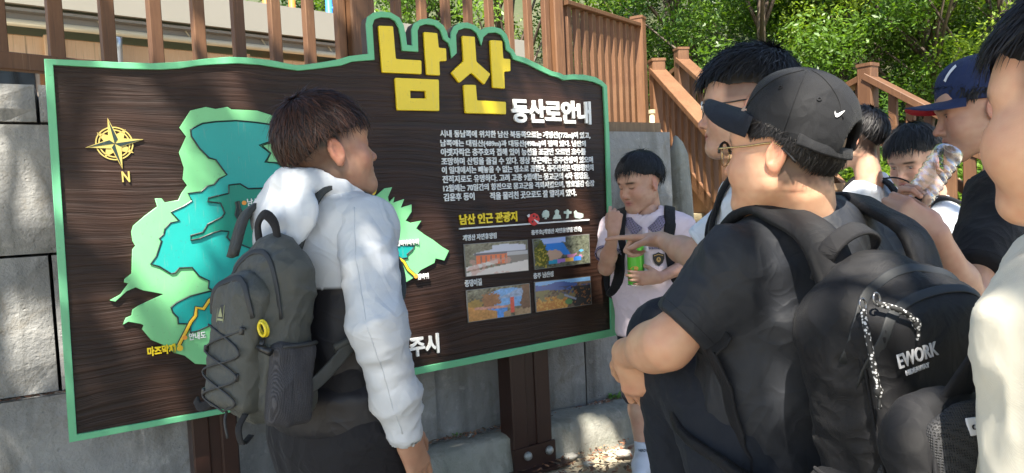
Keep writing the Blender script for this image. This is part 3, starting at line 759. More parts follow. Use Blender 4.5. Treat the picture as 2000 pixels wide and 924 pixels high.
# ------------------------------------------------------------------ fence on the terrace
FD = np.array([math.sin(R(43)), math.cos(R(43)), 0]); FN = np.array([FD[1], -FD[0], 0])
F0 = pt(108, 60, 3.0); F0[2] = 0
def fp(t, n=0, z=0): return F0 + FD * t + FN * n + np.array([0, 0, z])
FZ0, FZ1 = 1.86, 3.0
def boxmesh(name, w, d, h, mat, ch=0.004):
    b = MB(); b.obox((0, 0, 0), (w / 2, 0, 0), (0, d / 2, 0), (0, 0, h / 2), ch=ch)
    return mesh_np(name, np.array(b.V), b.F, mat)
def railing(name, pA, pB, label, spacing, slat, posts, zrail, htop, grp, rail=(0.10, 0.035), low=(0.05, 0.07), skip=(), lowgap=0.05, mat=None):
    """balustrade from pA to pB (feet of the bottom line, may slope): posts [(t, top, bottom)], slats, rails; all pieces separate parts"""
    mat = mat or M_WOOD
    pA, pB = np.asarray(pA, float), np.asarray(pB, float)
    L = np.linalg.norm((pB - pA)[:2]); D = (pB - pA) / L; Dh = norm([D[0], D[1], 0]); Nn = np.array([Dh[1], -Dh[0], 0])
    o = thing(name, pA, label, 'railing', grp)
    az = math.atan2(Dh[1], Dh[0])
    up = np.array([0, 0, 1.0])
    for nm, zz, (w, h_) in (('top_rail', htop, rail), ('bottom_rail', lowgap + low[1] / 2, low)):
        b = MB(); c = (pA + pB) / 2 + up * zz
        ax = (pB - pA) / 2; b.obox(c, Nn * w / 2, np.cross(norm(ax), Nn) * h_ / 2, ax, ch=0.004); b.build(nm, mat, o)
    hs = htop - lowgap - rail[1] / 2 - 0.012
    sm = boxmesh('slat', slat[0], slat[1], hs, mat)
    n = int(L / spacing)
    for i in range(n + 1):
        t = (i + 0.5) * spacing
        if t > L - 0.03 or any(abs(t - q[0]) < 0.09 for q in posts): continue
        link('slat', sm, o, Vector((D * t + up * (lowgap + hs / 2 + 0.005)).tolist()), (0, 0, az))
    for t, z1, z0, w in posts:
        b = MB(); c = pA + D * t
        b.obox(c + up * (z0 + z1) / 2, Dh * w / 2, Nn * w / 2, up * (z1 - z0) / 2, ch=0.008); b.build('post', mat, o)
        b = MB(); b.obox(c + up * (z1 + 0.0125), Dh * (w / 2 + 0.006), Nn * (w / 2 + 0.006), up * 0.0125, ch=0.006); b.build('post_cap', mat, o)
    return o
T_END = 3.32
railing('wooden_fence', fp(-0.9, 0, FZ0), fp(T_END, 0, FZ0), 'brown wooden slat fence on the terrace above the map board', 0.2, (0.055, 0.045),
        [(0.9 + 1.5, 1.22, -0.1, 0.13), (0.9 + T_END - 0.02, 1.22, -0.1, 0.11)], FZ0, 1.10, 'terrace balustrades')
G0 = fp(T_END, 0.02, FZ0)
G1 = pt(1257, 270, 7.15); G1[2] = FZ0
railing('wooden_fence', G0 + norm(G1 - G0) * 0.1 - np.array([0, 0, 0.24]), G1 - np.array([0, 0, 0.06]), 'brown wooden fence running back from the terrace corner to the stairs', 0.17, (0.075, 0.04),
        [(np.linalg.norm(G1 - G0) - 0.14, 1.22, -0.14, 0.12)], FZ0, 1.16, 'terrace balustrades', lowgap=0.0, low=(0.05, 0.14))
# terrace floor behind it: boards on a frame
terr = thing('terrace', fp(T_END, -1.0, 0), 'raised timber terrace floor behind the slat fence', 'terrace')
b = MB()
dk = [fp(1.4, -0.12, 0), G0 + np.array([-0.05, 0.05, 0]), G1 + np.array([-0.05, 0.05, 0]), G1 + np.array([-4.2, 1.6, 0])]
for z0, z1 in ((1.66, 1.78),):
    V = [np.array([p[0], p[1], z]) for z in (z0, z1) for p in dk]
    b.add(V, [(3, 2, 1, 0), (4, 5, 6, 7)] + [(i, (i + 1) % 4, 4 + (i + 1) % 4, 4 + i) for i in range(4)])
b.build('floor_slab', M_STEPW, terr)
for q, (px, Y) in enumerate([(1240, 7.0), (1150, 6.0)]):
    p = pt(px, 300, Y); b = MB(); b.box(p[0] - 0.07, p[0] + 0.07, p[1] - 0.07, p[1] + 0.07, -0.02, 1.655, ch=0.008); b.build('support_post', M_STEPW, terr)
# pale earth bank behind the wall
bk = MB()
bl_ = [wp(-3.4, -0.52, 0), wp(U_END - 0.05, -0.52, 0), wp(U_END - 0.05, -1.5, 0), wp(-3.4, -1.0, 0)]
V = [np.array([p[0], p[1], z]) for z in (0.0, 1.60) for p in bl_]
bk.add(V, [(4, 5, 6, 7)] + [(i, (i + 1) % 4, 4 + (i + 1) % 4, 4 + i) for i in range(4)])
tag(bk.build('terrace_fill', M_SAND), kind='structure')
# a lit plank lying on the wall's right end
pl = MB(); pc = wp(U_END - 0.42, -0.2, 1.685); pl.obox(pc, WD * 0.42, WN * 0.11, (0, 0, 0.028), ch=0.005)
tag(pl.build('plank', M_STEPW), 'pale wooden plank lying along the wall top beside the sign edge', 'plank')

# ------------------------------------------------------------------ cabin behind the fence
BD = np.array([math.sin(R(50)), math.cos(R(50)), 0]); BN = np.array([BD[1], -BD[0], 0])
B0 = pt(0, 100, 5.0); B0[2] = 0
def bp(t, n=0, z=0): return B0 + BD * t + BN * n + np.array([0, 0, z])
M_PANEL = mat_wood('cabin_board', (0.66, 0.41, 0.22), (0.60, 0.35, 0.18), (0.70, 0.46, 0.27))
M_FRAMEW = mat_wood('cabin_post_wood', (0.78, 0.54, 0.34), (0.72, 0.47, 0.28), (0.8, 0.58, 0.4))
M_FASCIA = plain('fascia_metal', (0.27, 0.255, 0.215), 0.45, var=0.08, vs=2)
M_GUTTER = plain('gutter_cream', (0.58, 0.53, 0.40), 0.4, var=0.1, vs=3)
M_SOFFIT = plain('soffit_grey', (0.30, 0.29, 0.28), 0.6, var=0.15, vs=2, bmp=0.2)
M_PIPE = plain('pipe_zinc', (0.55, 0.60, 0.66), 0.3, 0.6, var=0.1)
M_GLASS = plain('dark_pane', (0.015, 0.016, 0.016), 0.08, var=0.0)
M_FRAME = plain('window_frame_grey', (0.30, 0.27, 0.24), 0.5, var=0.1)
M_STEELD = plain('bolt_steel', (0.35, 0.33, 0.30), 0.4, 0.8, var=0.2, vs=40)
cab = thing('cabin', bp(1.5, -0.8, 0), 'tan timber cabin with grey fascia and cream gutter behind the fence', 'cabin')
def slab(name, t0, t1, n0, n1, z0, z1, mat, parent=cab, ch=0.004):
    b = MB(); b.obox(bp((t0 + t1) / 2, (n0 + n1) / 2, (z0 + z1) / 2), BD * (t1 - t0) / 2, BN * (n1 - n0) / 2, (0, 0, (z1 - z0) / 2), ch=ch)
    return b.build(name, mat, parent)
slab('wall', -1.2, 4.6, -2.6, -0.17, 0.4, 2.66, M_PANEL)
slab('fascia', -1.3, 4.9, 0.06, 0.10, 2.815, 3.06, M_FASCIA)
slab('roof', -1.3, 4.9, -2.7, 0.055, 3.0, 3.05, M_FASCIA)
slab('soffit', -1.3, 4.9, -0.35, 0.05, 2.78, 2.80, M_SOFFIT)
g = MB()
for t0, t1 in ((-1.3, 4.9),):
    g.tube([bp(t0, 0.02, 2.70), bp(t1, 0.02, 2.70)], 0.026, 10)
g.build('gutter', M_GUTTER, cab, smooth=True)
sb = MB()
V = [bp(-1.3, -0.03, 2.72), bp(4.9, -0.03, 2.72), bp(4.9, -0.03, 2.779), bp(-1.3, -0.03, 2.779)]
V += [v - BN * 0.01 for v in V]
sb.add(V, [(0, 1, 2, 3), (7, 6, 5, 4), (3, 2, 6, 7), (0, 4, 5, 1)]); sb.build('gutter_board', M_SOFFIT, cab)
for t in np.arange(-0.6, 4.8, 0.62):
    b = MB(); b.tube([bp(t, 0.04, 2.70), bp(t, 0.0, 2.74), bp(t - 0.03, -0.02, 2.80)], 0.006, 6); b.build('gutter_bracket', M_GUTTER, cab)
for t in (0.33, 1.72, 2.95, 4.2):
    slab('timber_post', t - 0.055, t + 0.055, -0.165, -0.07, 0.4, 2.655, M_FRAMEW, ch=0.006)
    for z in (1.95, 2.35, 2.55):
        b = MB(); c = bp(t + 0.02, -0.065, z); b.tube([c - BN * 0.004, c + BN * 0.008], 0.011, 8); b.build('bolt', M_STEELD, cab)
t = 0.45
while t < 4.5:
    if all(abs(t - q) > 0.12 for q in (1.72, 2.95, 4.2)):
        slab('batten', t - 0.012, t + 0.012, -0.168, -0.152, 0.42, 2.65, M_PANEL, ch=0.002)
    t += 0.31
slab('beam', -1.2, 4.6, -0.165, -0.11, 2.50, 2.64, M_FRAMEW)
for (t0, t1, z0, z1) in ((-0.32, 0.24, 2.02, 2.20), (-0.32, 0.24, 2.215, 2.42)):
    fr = slab('window', t0, t1, -0.169, -0.13, z0, z1, M_FRAME)
    slab('pane', t0 + 0.03, t1 - 0.03, -0.14, -0.122, z0 + 0.02, z1 - 0.02, M_GLASS, fr)
b = MB(); b.tube([bp(0.74, -0.03, 0.4), bp(0.74, -0.03, 2.60), bp(0.74, 0.0, 2.68)], 0.035, 10); b.build('downpipe', M_PIPE, cab, smooth=True)

# coloured poles of exercise gear beyond the cabin roof
M_ORANGE = plain('pole_orange', (0.75, 0.20, 0.04), 0.45, var=0.1); M_BLUE = plain('pole_blue', (0.05, 0.25, 0.80), 0.45, var=0.1)
def gear(pxs, Y, mat, label, bars):
    p0 = pt(pxs[0], 200, Y)
    o = thing('exercise_frame', (p0[0], p0[1], gz(p0[0], p0[1])), label, 'exercise frame')
    pp = []
    for px in pxs:
        p = pt(px, 20, Y); z0 = float(gz(p[0], p[1])) - 0.05; pp.append(p)
        b = MB(); b.tube([(p[0], p[1], z0), (p[0], p[1], 4.6)], 0.045, 10); b.build('upright', mat, o, smooth=True)
    for z in bars:
        b = MB(); b.tube([(pp[0][0], pp[0][1], z), (pp[-1][0], pp[-1][1], z)], 0.025, 8); b.build('bar', mat, o, smooth=True)
gear((571, 520), 10.0, M_ORANGE, 'orange tubular exercise frame beyond the cabin roof', (4.4,))
gear((643, 668), 9.6, M_BLUE, 'blue tubular exercise frame beyond the cabin roof near the fence post', (3.95, 4.5))

# ------------------------------------------------------------------ stairs and their railings
def foot(px, py, Y): return pt(px, py, Y)
A0 = foot(1288, 272, 6.9); A1 = foot(1420, 452, 5.4)
railing('stair_railing', A0, A1, 'shaded brown stair railing sloping down from a square newel behind the pink shirt boy', 0.155, (0.06, 0.05),
        [(0.0, 0.74, -1.7, 0.13)], 0, 0.66, 'stair railings', rail=(0.15, 0.05), low=(0.05, 0.12), lowgap=0.0)
C0 = foot(1335, 236, 8.0); C1 = foot(1470, 380, 6.6)
railing('stair_railing', C0, C1, 'sunlit far stair railing rising behind the shaded newel post', 0.17, (0.06, 0.05),
        [(0.0, 0.78, -1.6, 0.13)], 0, 0.68, 'stair railings', rail=(0.15, 0.05), low=(0.05, 0.1), lowgap=0.0)
C2 = foot(1288, 268, 8.6)
railing('stair_railing', C2, C0, 'short level railing piece behind the square newel post', 0.17, (0.06, 0.05), [], 0, 0.6, 'stair railings', rail=(0.12, 0.05))
D0 = foot(1697, 268, 5.6); D1 = foot(1990, 440, 4.75)
railing('stair_railing', D0, D1, 'sunlit brown stair railing sloping down to the right behind the drinking boy', 0.13, (0.06, 0.04),
        [(0.0, 0.545, -1.8, 0.115), (0.98, 0.50, -1.2, 0.10)], 0, 0.47, 'stair railings', rail=(0.14, 0.05), low=(0.05, 0.07), lowgap=0.0)
D2 = foot(1560, 330, 6.3)
railing('stair_railing', D2, D0, 'brown railing rising to the newel post above the boy facing away', 0.15, (0.06, 0.04), [], 0, 0.47, 'stair railings', rail=(0.12, 0.05), low=(0.05, 0.07), lowgap=0.0)
# lower part of that railing: a second tier of uprights down to the ground
lo0 = foot(1840, 420, 5.0); lo1 = foot(2060, 520, 4.55)
railing('stair_railing', lo0, lo1, 'tall brown uprights low on the right between the faces', 0.115, (0.075, 0.04), [], 0, 0.52, 'stair railings', rail=(0.06, 0.04), lowgap=0.0)
M_TREAD = mat_concrete('step_stone', (0.40, 0.33, 0.20), (0.28, 0.24, 0.15), (0.45, 0.38, 0.25))
stairs = thing('stairs', (1.75, 5.6, 0), 'worn tan steps climbing under the brown stair railings', 'stairs')
sd = norm([A1[0] - A0[0], A1[1] - A0[1], 0]); sn = np.array([-sd[1], sd[0], 0])
if sn[0] < 0: sn = -sn
nst = 11
Lrun = np.linalg.norm((A1 - A0)[:2]) * 1.84
for i in range(nst):
    z1 = 1.80 * (1 - i / nst); c = A0 * [1, 1, 0] + sd * (Lrun * (i + 0.5) / nst) + sn * 0.70
    b = MB(); b.obox(c + np.array([0, 0, z1 - 0.03]), sn * 0.66, sd * (Lrun / nst / 2 + 0.015), (0, 0, 0.03), ch=0.004); tr = b.build('tread', M_STEPW, stairs)
    b = MB(); b.obox(c + sd * (Lrun / nst / 2 - 0.02) + np.array([0, 0, z1 - 0.12]), sn * 0.65, sd * 0.012, (0, 0, 0.058)); b.build('riser', M_STEPW, stairs)
for s_ in (0.045, 1.36):
    b = MB(); p0 = A0 * [1, 1, 0] + sn * s_ + np.array([0, 0, 1.70]); p1 = p0 + sd * Lrun - np.array([0, 0, 1.72])
    ax = (p1 - p0) / 2; b.obox((p0 + p1) / 2, sn * 0.025, np.cross(norm(ax), sn) * 0.12, ax); b.build('stringer', M_WOOD, stairs)
# lower flight of stone steps to the left, seen under the first railing
low = thing('stone_steps', foot(1345, 470, 5.0) * [1, 1, 0], 'tan stone steps in shade below the first stair railing', 'steps')
for i in range(6):
    c = foot(1352, 470, 5.05); z1 = 0.26 + i * 0.17
    b = MB(); b.obox((c[0] + 0.02, c[1] + 0.15 + i * 0.2, z1 / 2), (0.31, 0, 0), (0, 0.32, 0), (0, 0, z1 / 2), ch=0.012); b.build('step', M_TREAD, low)
# pale end stone and segmented pole
tag(lump('stone', wp(U_END + 0.14, -0.1, 0.72), (0.10, 0.13, 0.80), M_KERB, None, 9, 14, 12), 'upright rough grey stone closing the wall end', 'stone')
M_CREAM = plain('bamboo_cream', (0.62, 0.50, 0.30), 0.6, var=0.2, vs=20)
pb = foot(1276, 300, 6.0)
pole = thing('segmented_pole', (pb[0], pb[1], 0), 'cream segmented pole standing beside the newel post', 'pole')
pz = 2.0
b = MB(); b.tube([(pb[0], pb[1], 0), (pb[0], pb[1], 1.98)], 0.022, 10); b.build('shaft', M_CREAM, pole, smooth=True)
for k in range(6):
    z = 1.98 - k * 0.115; b = MB(); b.tube([(pb[0], pb[1], z - 0.016), (pb[0], pb[1], z + 0.016)], 0.029, 10); b.build('ring', M_CREAM, pole)

# ------------------------------------------------------------------ trees: trunk, limbs, crown of separate leaves
def mat_leaf(name):
    m, nt, b = newmat(name)
    at = N(nt, 'ShaderNodeAttribute', attribute_name='Col')
    co = coords(nt)
    nn_ = noise(nt, co, 1.3, 3)
    c_ = mixc(nt, at.outputs[0], (0.7, 0.75, 0.5), ramp(nt, nn_, [(0.35, 0.0), (0.7, 0.7)]), 'MULTIPLY')
    nt.links.new(c_, b.inputs['Base Color']); b.inputs['Roughness'].default_value = 0.45
    tr = N(nt, 'ShaderNodeBsdfTranslucent')
    tc = mixc(nt, c_, (1.25, 1.3, 0.5), 1.0, 'MULTIPLY'); nt.links.new(tc, tr.inputs[0])
    ms = N(nt, 'ShaderNodeMixShader'); ms.inputs[0].default_value = 0.42
    nt.links.new(b.outputs[0], ms.inputs[1]); nt.links.new(tr.outputs[0], ms.inputs[2])
    nt.links.new(ms.outputs[0], nt.nodes['Material Output'].inputs[0])
    return m
M_LEAF = mat_leaf('tree_leaf')
M_BARK = mat_wood('bark', (0.12, 0.085, 0.06), (0.07, 0.05, 0.035), (0.17, 0.14, 0.10))
GAPS = []  # spots and radii to be lit through the cut crowns
def leaves(centres, radii, n, size, rs, base, var=0.35, droop=0.3, gaps=False):
    k = len(centres)
    w = np.array([r_[0] * r_[1] for r_ in radii]); w = w / w.sum()
    idx = rs.choice(k, n, p=w)
    d = rs.normal(size=(n, 3)); d /= np.linalg.norm(d, axis=1)[:, None]
    rr = rs.rand(n) ** (1 / 2.2)
    C = np.asarray(centres)[idx] + d * rr[:, None] * np.asarray(radii)[idx]
    if gaps:   # leaves cut away along the sun direction so that chosen spots are lit
        S_ = np.array(SUN_DIR); keep = np.ones(n, bool)
        for g_, r_ in GAPS:
            q = C - g_; dist = np.linalg.norm(q - (q @ S_)[:, None] * S_, axis=1); keep &= dist > (r_ + 0.03) * rs.uniform(0.75, 1.2, n)
        C = C[keep]; idx = idx[keep]; n = len(C)
    nrm = rs.normal(size=(n, 3)) * 0.75 + np.array([0, -0.15, 0.8]); nrm /= np.linalg.norm(nrm, axis=1)[:, None]
    t = rs.normal(size=(n, 3)) + np.array([0, 0, -droop]); t -= nrm * (t * nrm).sum(1)[:, None]; t /= np.linalg.norm(t, axis=1)[:, None]
    s = np.cross(nrm, t)
    L = size * rs.uniform(0.6, 1.3, n)[:, None]
    V = np.stack([C - t * L, C + s * L * 0.42 + nrm * L * 0.12, C + t * L, C - s * L * 0.42 + nrm * L * 0.12], 1).reshape(-1, 3)
    F = np.arange(n * 4).reshape(n, 4)
    tone = np.clip(rs.normal(-0.08, 1, k)[idx] * 0.48 + rs.normal(0, var * 0.8, n), -0.82, 1.3)
    cb = np.asarray(base)[None, :] * (1 + tone[:, None] * np.array([0.9, 0.7, 0.5]))
    return V, F, np.repeat(np.clip(cb, 0.004, 1), 4, 0)
def tree(name, base, h, crown_r, nclump, nleaf, size, seed, label, group, colr=(0.055, 0.12, 0.022), trunk_r=0.12, zlow=0.3, lean=(0, 0), gaps=False):
    rs = np.random.RandomState(seed)
    base = np.asarray(base, float)
    o = thing(name, base, label, 'tree', group)
    top = base + np.array([lean[0], lean[1], h * 0.92])
    mid = base * 0.5 + top * 0.5 + np.array([rs.uniform(-.15, .15), rs.uniform(-.15, .15), 0])
    b = MB(); path = smooth_path([base - [0, 0, 0.15], base * 0.75 + mid * 0.25, mid, top], 4)
    b.tube(path, [trunk_r * (1 - 0.8 * i / (len(path) - 1)) for i in range(len(path))], 8)
    cs, rr = [], []
    for i in range(nclump):
        a = rs.uniform(0, 6.28); zz = zlow + (1 - zlow) * rs.rand() ** 0.8
        prof_ = math.sin(math.pi * min(1, max(0.12, (zz - zlow) / (1 - zlow) * 0.8 + 0.18))) ** 0.7
        q = rs.rand() ** 0.5 * prof_
        c = base + np.array([lean[0] * zz + math.cos(a) * crown_r * q, lean[1] * zz + math.sin(a) * crown_r * q, h * zz])
        cs.append(c); s = crown_r * rs.uniform(0.16, 0.32); rr.append(np.array([s, s, s * 0.7]))
        if i % 3 == 0:
            t0 = path[min(len(path) - 1, int(len(path) * zz * 0.75))]
            b.tube([t0, t0 * 0.45 + c * 0.55 + np.array([0, 0, 0.1]), c], [trunk_r * 0.3, trunk_r * 0.18, trunk_r * 0.07], 5)
    b.build('trunk', M_BARK, o, smooth=True)
    V, F, C = leaves(cs, rr, nleaf, size, rs, colr, gaps=gaps)
    part('crown', V, F, M_LEAF, o, C)
    return o
G = 'trees on the wooded slope'
FOREST = [  # picture x, distance, height, crown radius, leaves, colour, label
    (1330, 10.5, 6.0, 1.9, 15000, (0.117, 0.205, 0.025), 'leafy green tree just right of the terrace fence corner'),
    (1480, 9.6, 5.2, 1.9, 18000, (0.078, 0.156, 0.024), 'dark dense tree above the boy with glasses'),
    (1640, 10.2, 6.2, 2.0, 20000, (0.097, 0.189, 0.025), 'feathery green tree above the black cap'),
    (1800, 9.4, 5.4, 1.9, 18000, (0.146, 0.230, 0.025), 'yellow green tree above the right newel post'),
    (1960, 9.0, 5.6, 1.8, 15000, (0.165, 0.246, 0.029), 'bright green tree at the upper right edge'),
    (2150, 9.0, 6.0, 2.0, 8000, (0.117, 0.197, 0.025), 'green tree beyond the right picture edge behind the tall boy'),
    (1180, 13.0, 7.0, 2.3, 14000, (0.127, 0.214, 0.029), 'sunlit green tree behind the terrace fence corner'),
    (1000, 11.0, 6.5, 2.0, 13000, (0.117, 0.214, 0.033), 'green tree seen between slats right of the yellow title'),
    (840, 11.5, 6.5, 2.0, 13000, (0.108, 0.197, 0.028), 'green tree seen between slats above the yellow title'),
    (640, 12.5, 6.5, 2.2, 13000, (0.078, 0.149, 0.021), 'dark tree behind the cabin roof near the fence post'),
    (420, 13.0, 6.8, 2.4, 11000, (0.087, 0.165, 0.024), 'dark green tree behind the middle of the cabin roof'),
    (150, 13.5, 7.0, 2.6, 7000, (0.087, 0.165, 0.024), 'green tree hidden mostly by the left part of the cabin'),
    (1560, 14.0, 8.0, 2.6, 14000, (0.087, 0.172, 0.024), 'taller tree further up the slope behind the black cap'),
    (1400, 14.5, 8.2, 2.6, 12000, (0.108, 0.197, 0.024), 'taller tree further up the slope right of the terrace'),
    (1760, 13.5, 8.0, 2.6, 12000, (0.097, 0.181, 0.024), 'taller tree further up the slope above the navy cap'),
    (1930, 13.5, 8.0, 2.6, 11000, (0.117, 0.197, 0.024), 'taller tree further up the slope in the right corner'),
]
for i, (px, Y, h, cr, nl, c, lb) in enumerate(FOREST):
    p = pt(px, 300, Y); p[2] = float(gz(p[0], p[1])) - 0.05
    tree('broadleaf_tree', p, h, cr, 46, int(nl * 1.6), 0.036 if Y < 11.2 else 0.046, 50 + i, lb, G, c, 0.11, 0.08)
def shrub(px, Y, r_, n, seed, c, lb, zoff=0.0):
    rs = np.random.RandomState(seed); p = pt(px, 300, Y); p[2] = float(gz(p[0], p[1])) + zoff
    o = thing('shrub', p, lb, 'shrub', 'shrubs on the slope')
    b = MB(); cs, rr = [], []
    for i in range(14):
        q = p + np.array([rs.normal() * r_ * 0.6, rs.normal() * r_ * 0.35, rs.uniform(0.15, 1.3) * r_]); cs.append(q); rr.append(np.array([1, 1, .8]) * r_ * rs.uniform(0.25, 0.42))
        b.tube([p, p * 0.4 + q * 0.6 + [0, 0, 0.05], q], [0.018, 0.012, 0.005], 5)
    b.build('stem', M_BARK, o)
    V, F, C = leaves(cs, rr, int(n * 1.3), 0.034, rs, c); part('foliage', V, F, M_LEAF, o, C)
for i, (px, Y, r_, n, c, lb) in enumerate([
    (1310, 9.2, 0.9, 5000, (0.136, 0.230, 0.034), 'bright shrub right behind the terrace end post'),
    (1420, 8.6, 0.9, 6000, (0.068, 0.139, 0.021), 'dark shrub above the far stair railing'),
    (1560, 8.2, 1.0, 7000, (0.078, 0.149, 0.021), 'dark shrub behind the black cap'),
    (1660, 7.8, 0.8, 6000, (0.087, 0.165, 0.024), 'shrub behind the boy facing away'),
    (1760, 7.6, 0.9, 6000, (0.117, 0.197, 0.024), 'shrub showing through the right stair railing'),
    (1860, 7.4, 0.9, 5000, (0.097, 0.181, 0.024), 'shrub behind the navy cap'),
    (1980, 7.0, 0.9, 4000, (0.117, 0.197, 0.024), 'shrub at the right picture edge behind the faces'),
    (1080, 9.0, 0.8, 3500, (0.136, 0.230, 0.034), 'shrub seen through the slats beside the terrace corner'),
    (1380, 11.0, 1.3, 6000, (0.097, 0.181, 0.024), 'wide shrub higher on the slope above the far railing'),
    (1620, 10.6, 1.4, 7000, (0.087, 0.165, 0.024), 'wide shrub higher on the slope above the black cap'),
    (1800, 10.2, 1.4, 7000, (0.108, 0.197, 0.024), 'wide shrub higher on the slope above the right newel'),
    (1960, 10.0, 1.4, 6000, (0.117, 0.197, 0.024), 'wide shrub higher on the slope near the right corner'),
    (1500, 12.4, 1.6, 6000, (0.078, 0.149, 0.021), 'dark shrub at the top of the slope left of the black cap'),
    (1720, 12.4, 1.6, 6000, (0.078, 0.149, 0.021), 'dark shrub at the top of the slope right of the black cap'),
    (1900, 12.4, 1.6, 6000, (0.078, 0.149, 0.021), 'dark shrub at the top of the slope above the navy cap'),
    (930, 9.0, 0.9, 3500, (0.117, 0.214, 0.034), 'shrub seen through the slats above the title letters')]):
    shrub(px, Y, r_, n, 300 + i, c, lb, 0.05)
# unseen shade trees behind the camera, crowns cut open to place the sun patches
def on_sign(px, py): return on_plane(px, py, SA, SN)
GAPS += [(pt(1960, 640, 0.75), 0.38), (pt(1990, 250, 0.72), 0.10), (on_sign(1078, 268), 0.14), (on_sign(1010, 205), 0.06), (on_sign(820, 620), 0.11), (on_sign(330, 470), 0.13), (on_sign(840, 480), 0.11), (on_sign(450, 150), 0.06), (on_sign(300, 220), 0.05), (on_sign(330, 780), 0.07), (on_sign(1130, 215), 0.04), (on_sign(600, 150), 0.04), (on_sign(160, 420), 0.05), (on_sign(900, 300), 0.03), (on_sign(740, 700), 0.04), (pt(1420, 470, 1.2), 0.03), (pt(1720, 620, 1.0), 0.05), (pt(1290, 660, 1.4), 0.04), (pt(1240, 600, 3.2), 0.05), 
         (on_z(1190, 850, 0.1), 0.14), (on_z(1140, 900, 0.0), 0.12), (on_z(1370, 900, 0.0), 0.3), (pt(690, 470, 1.5), 0.06), (pt(760, 640, 1.45), 0.04), (pt(590, 370, 1.6), 0.06), (pt(1560, 395, 1.24), 0.12), (pt(1640, 520, 1.12), 0.13), (pt(1470, 350, 1.2), 0.05), (pt(1600, 150, 1.25), 0.05),
         (pt(1660, 320, 3.1), 0.13), (pt(1880, 430, 2.9), 0.20), (pt(1780, 230, 5.3), 0.9), (wp(wu(60, 600), 0, 0.9), 0.09), (wp(wu(30, 330), 0, 1.4), 0.08), (wp(wu(1180, 730), 0, 0.4), 0.12), (pt(1180, 150, 6.3), 0.35), (pt(735, 290, 1.7), 0.05), (pt(1420, 250, 6.0), 0.3), (pt(1000, 30, 4.9), 0.25), (fp(0.3, 0, 2.4), 0.22), (fp(1.0, 0, 2.5), 0.2)]
def canopy(base, h, cr, n, size, seed, lb, lean, ncl):
    tree('shade_tree', base, h, cr, ncl, n, size, seed, lb, 'shade trees over the path', (0.06, 0.12, 0.025), 0.16, 0.55, lean, gaps=True)
canopy((3.6, -2.6, 0), 7.6, 3.2, 9500, 0.12, 91, 'tall shade tree behind the photographer on the right', (-2.7, 2.5), 70)
canopy((0.3, -4.2, 0), 8.2, 3.2, 9000, 0.12, 92, 'tall shade tree behind the photographer in the middle', (-0.9, 3.6), 70)
canopy((-3.4, -2.8, 0), 7.6, 2.8, 7000, 0.12, 93, 'tall shade tree behind the photographer on the left', (0.5, 2.9), 60)
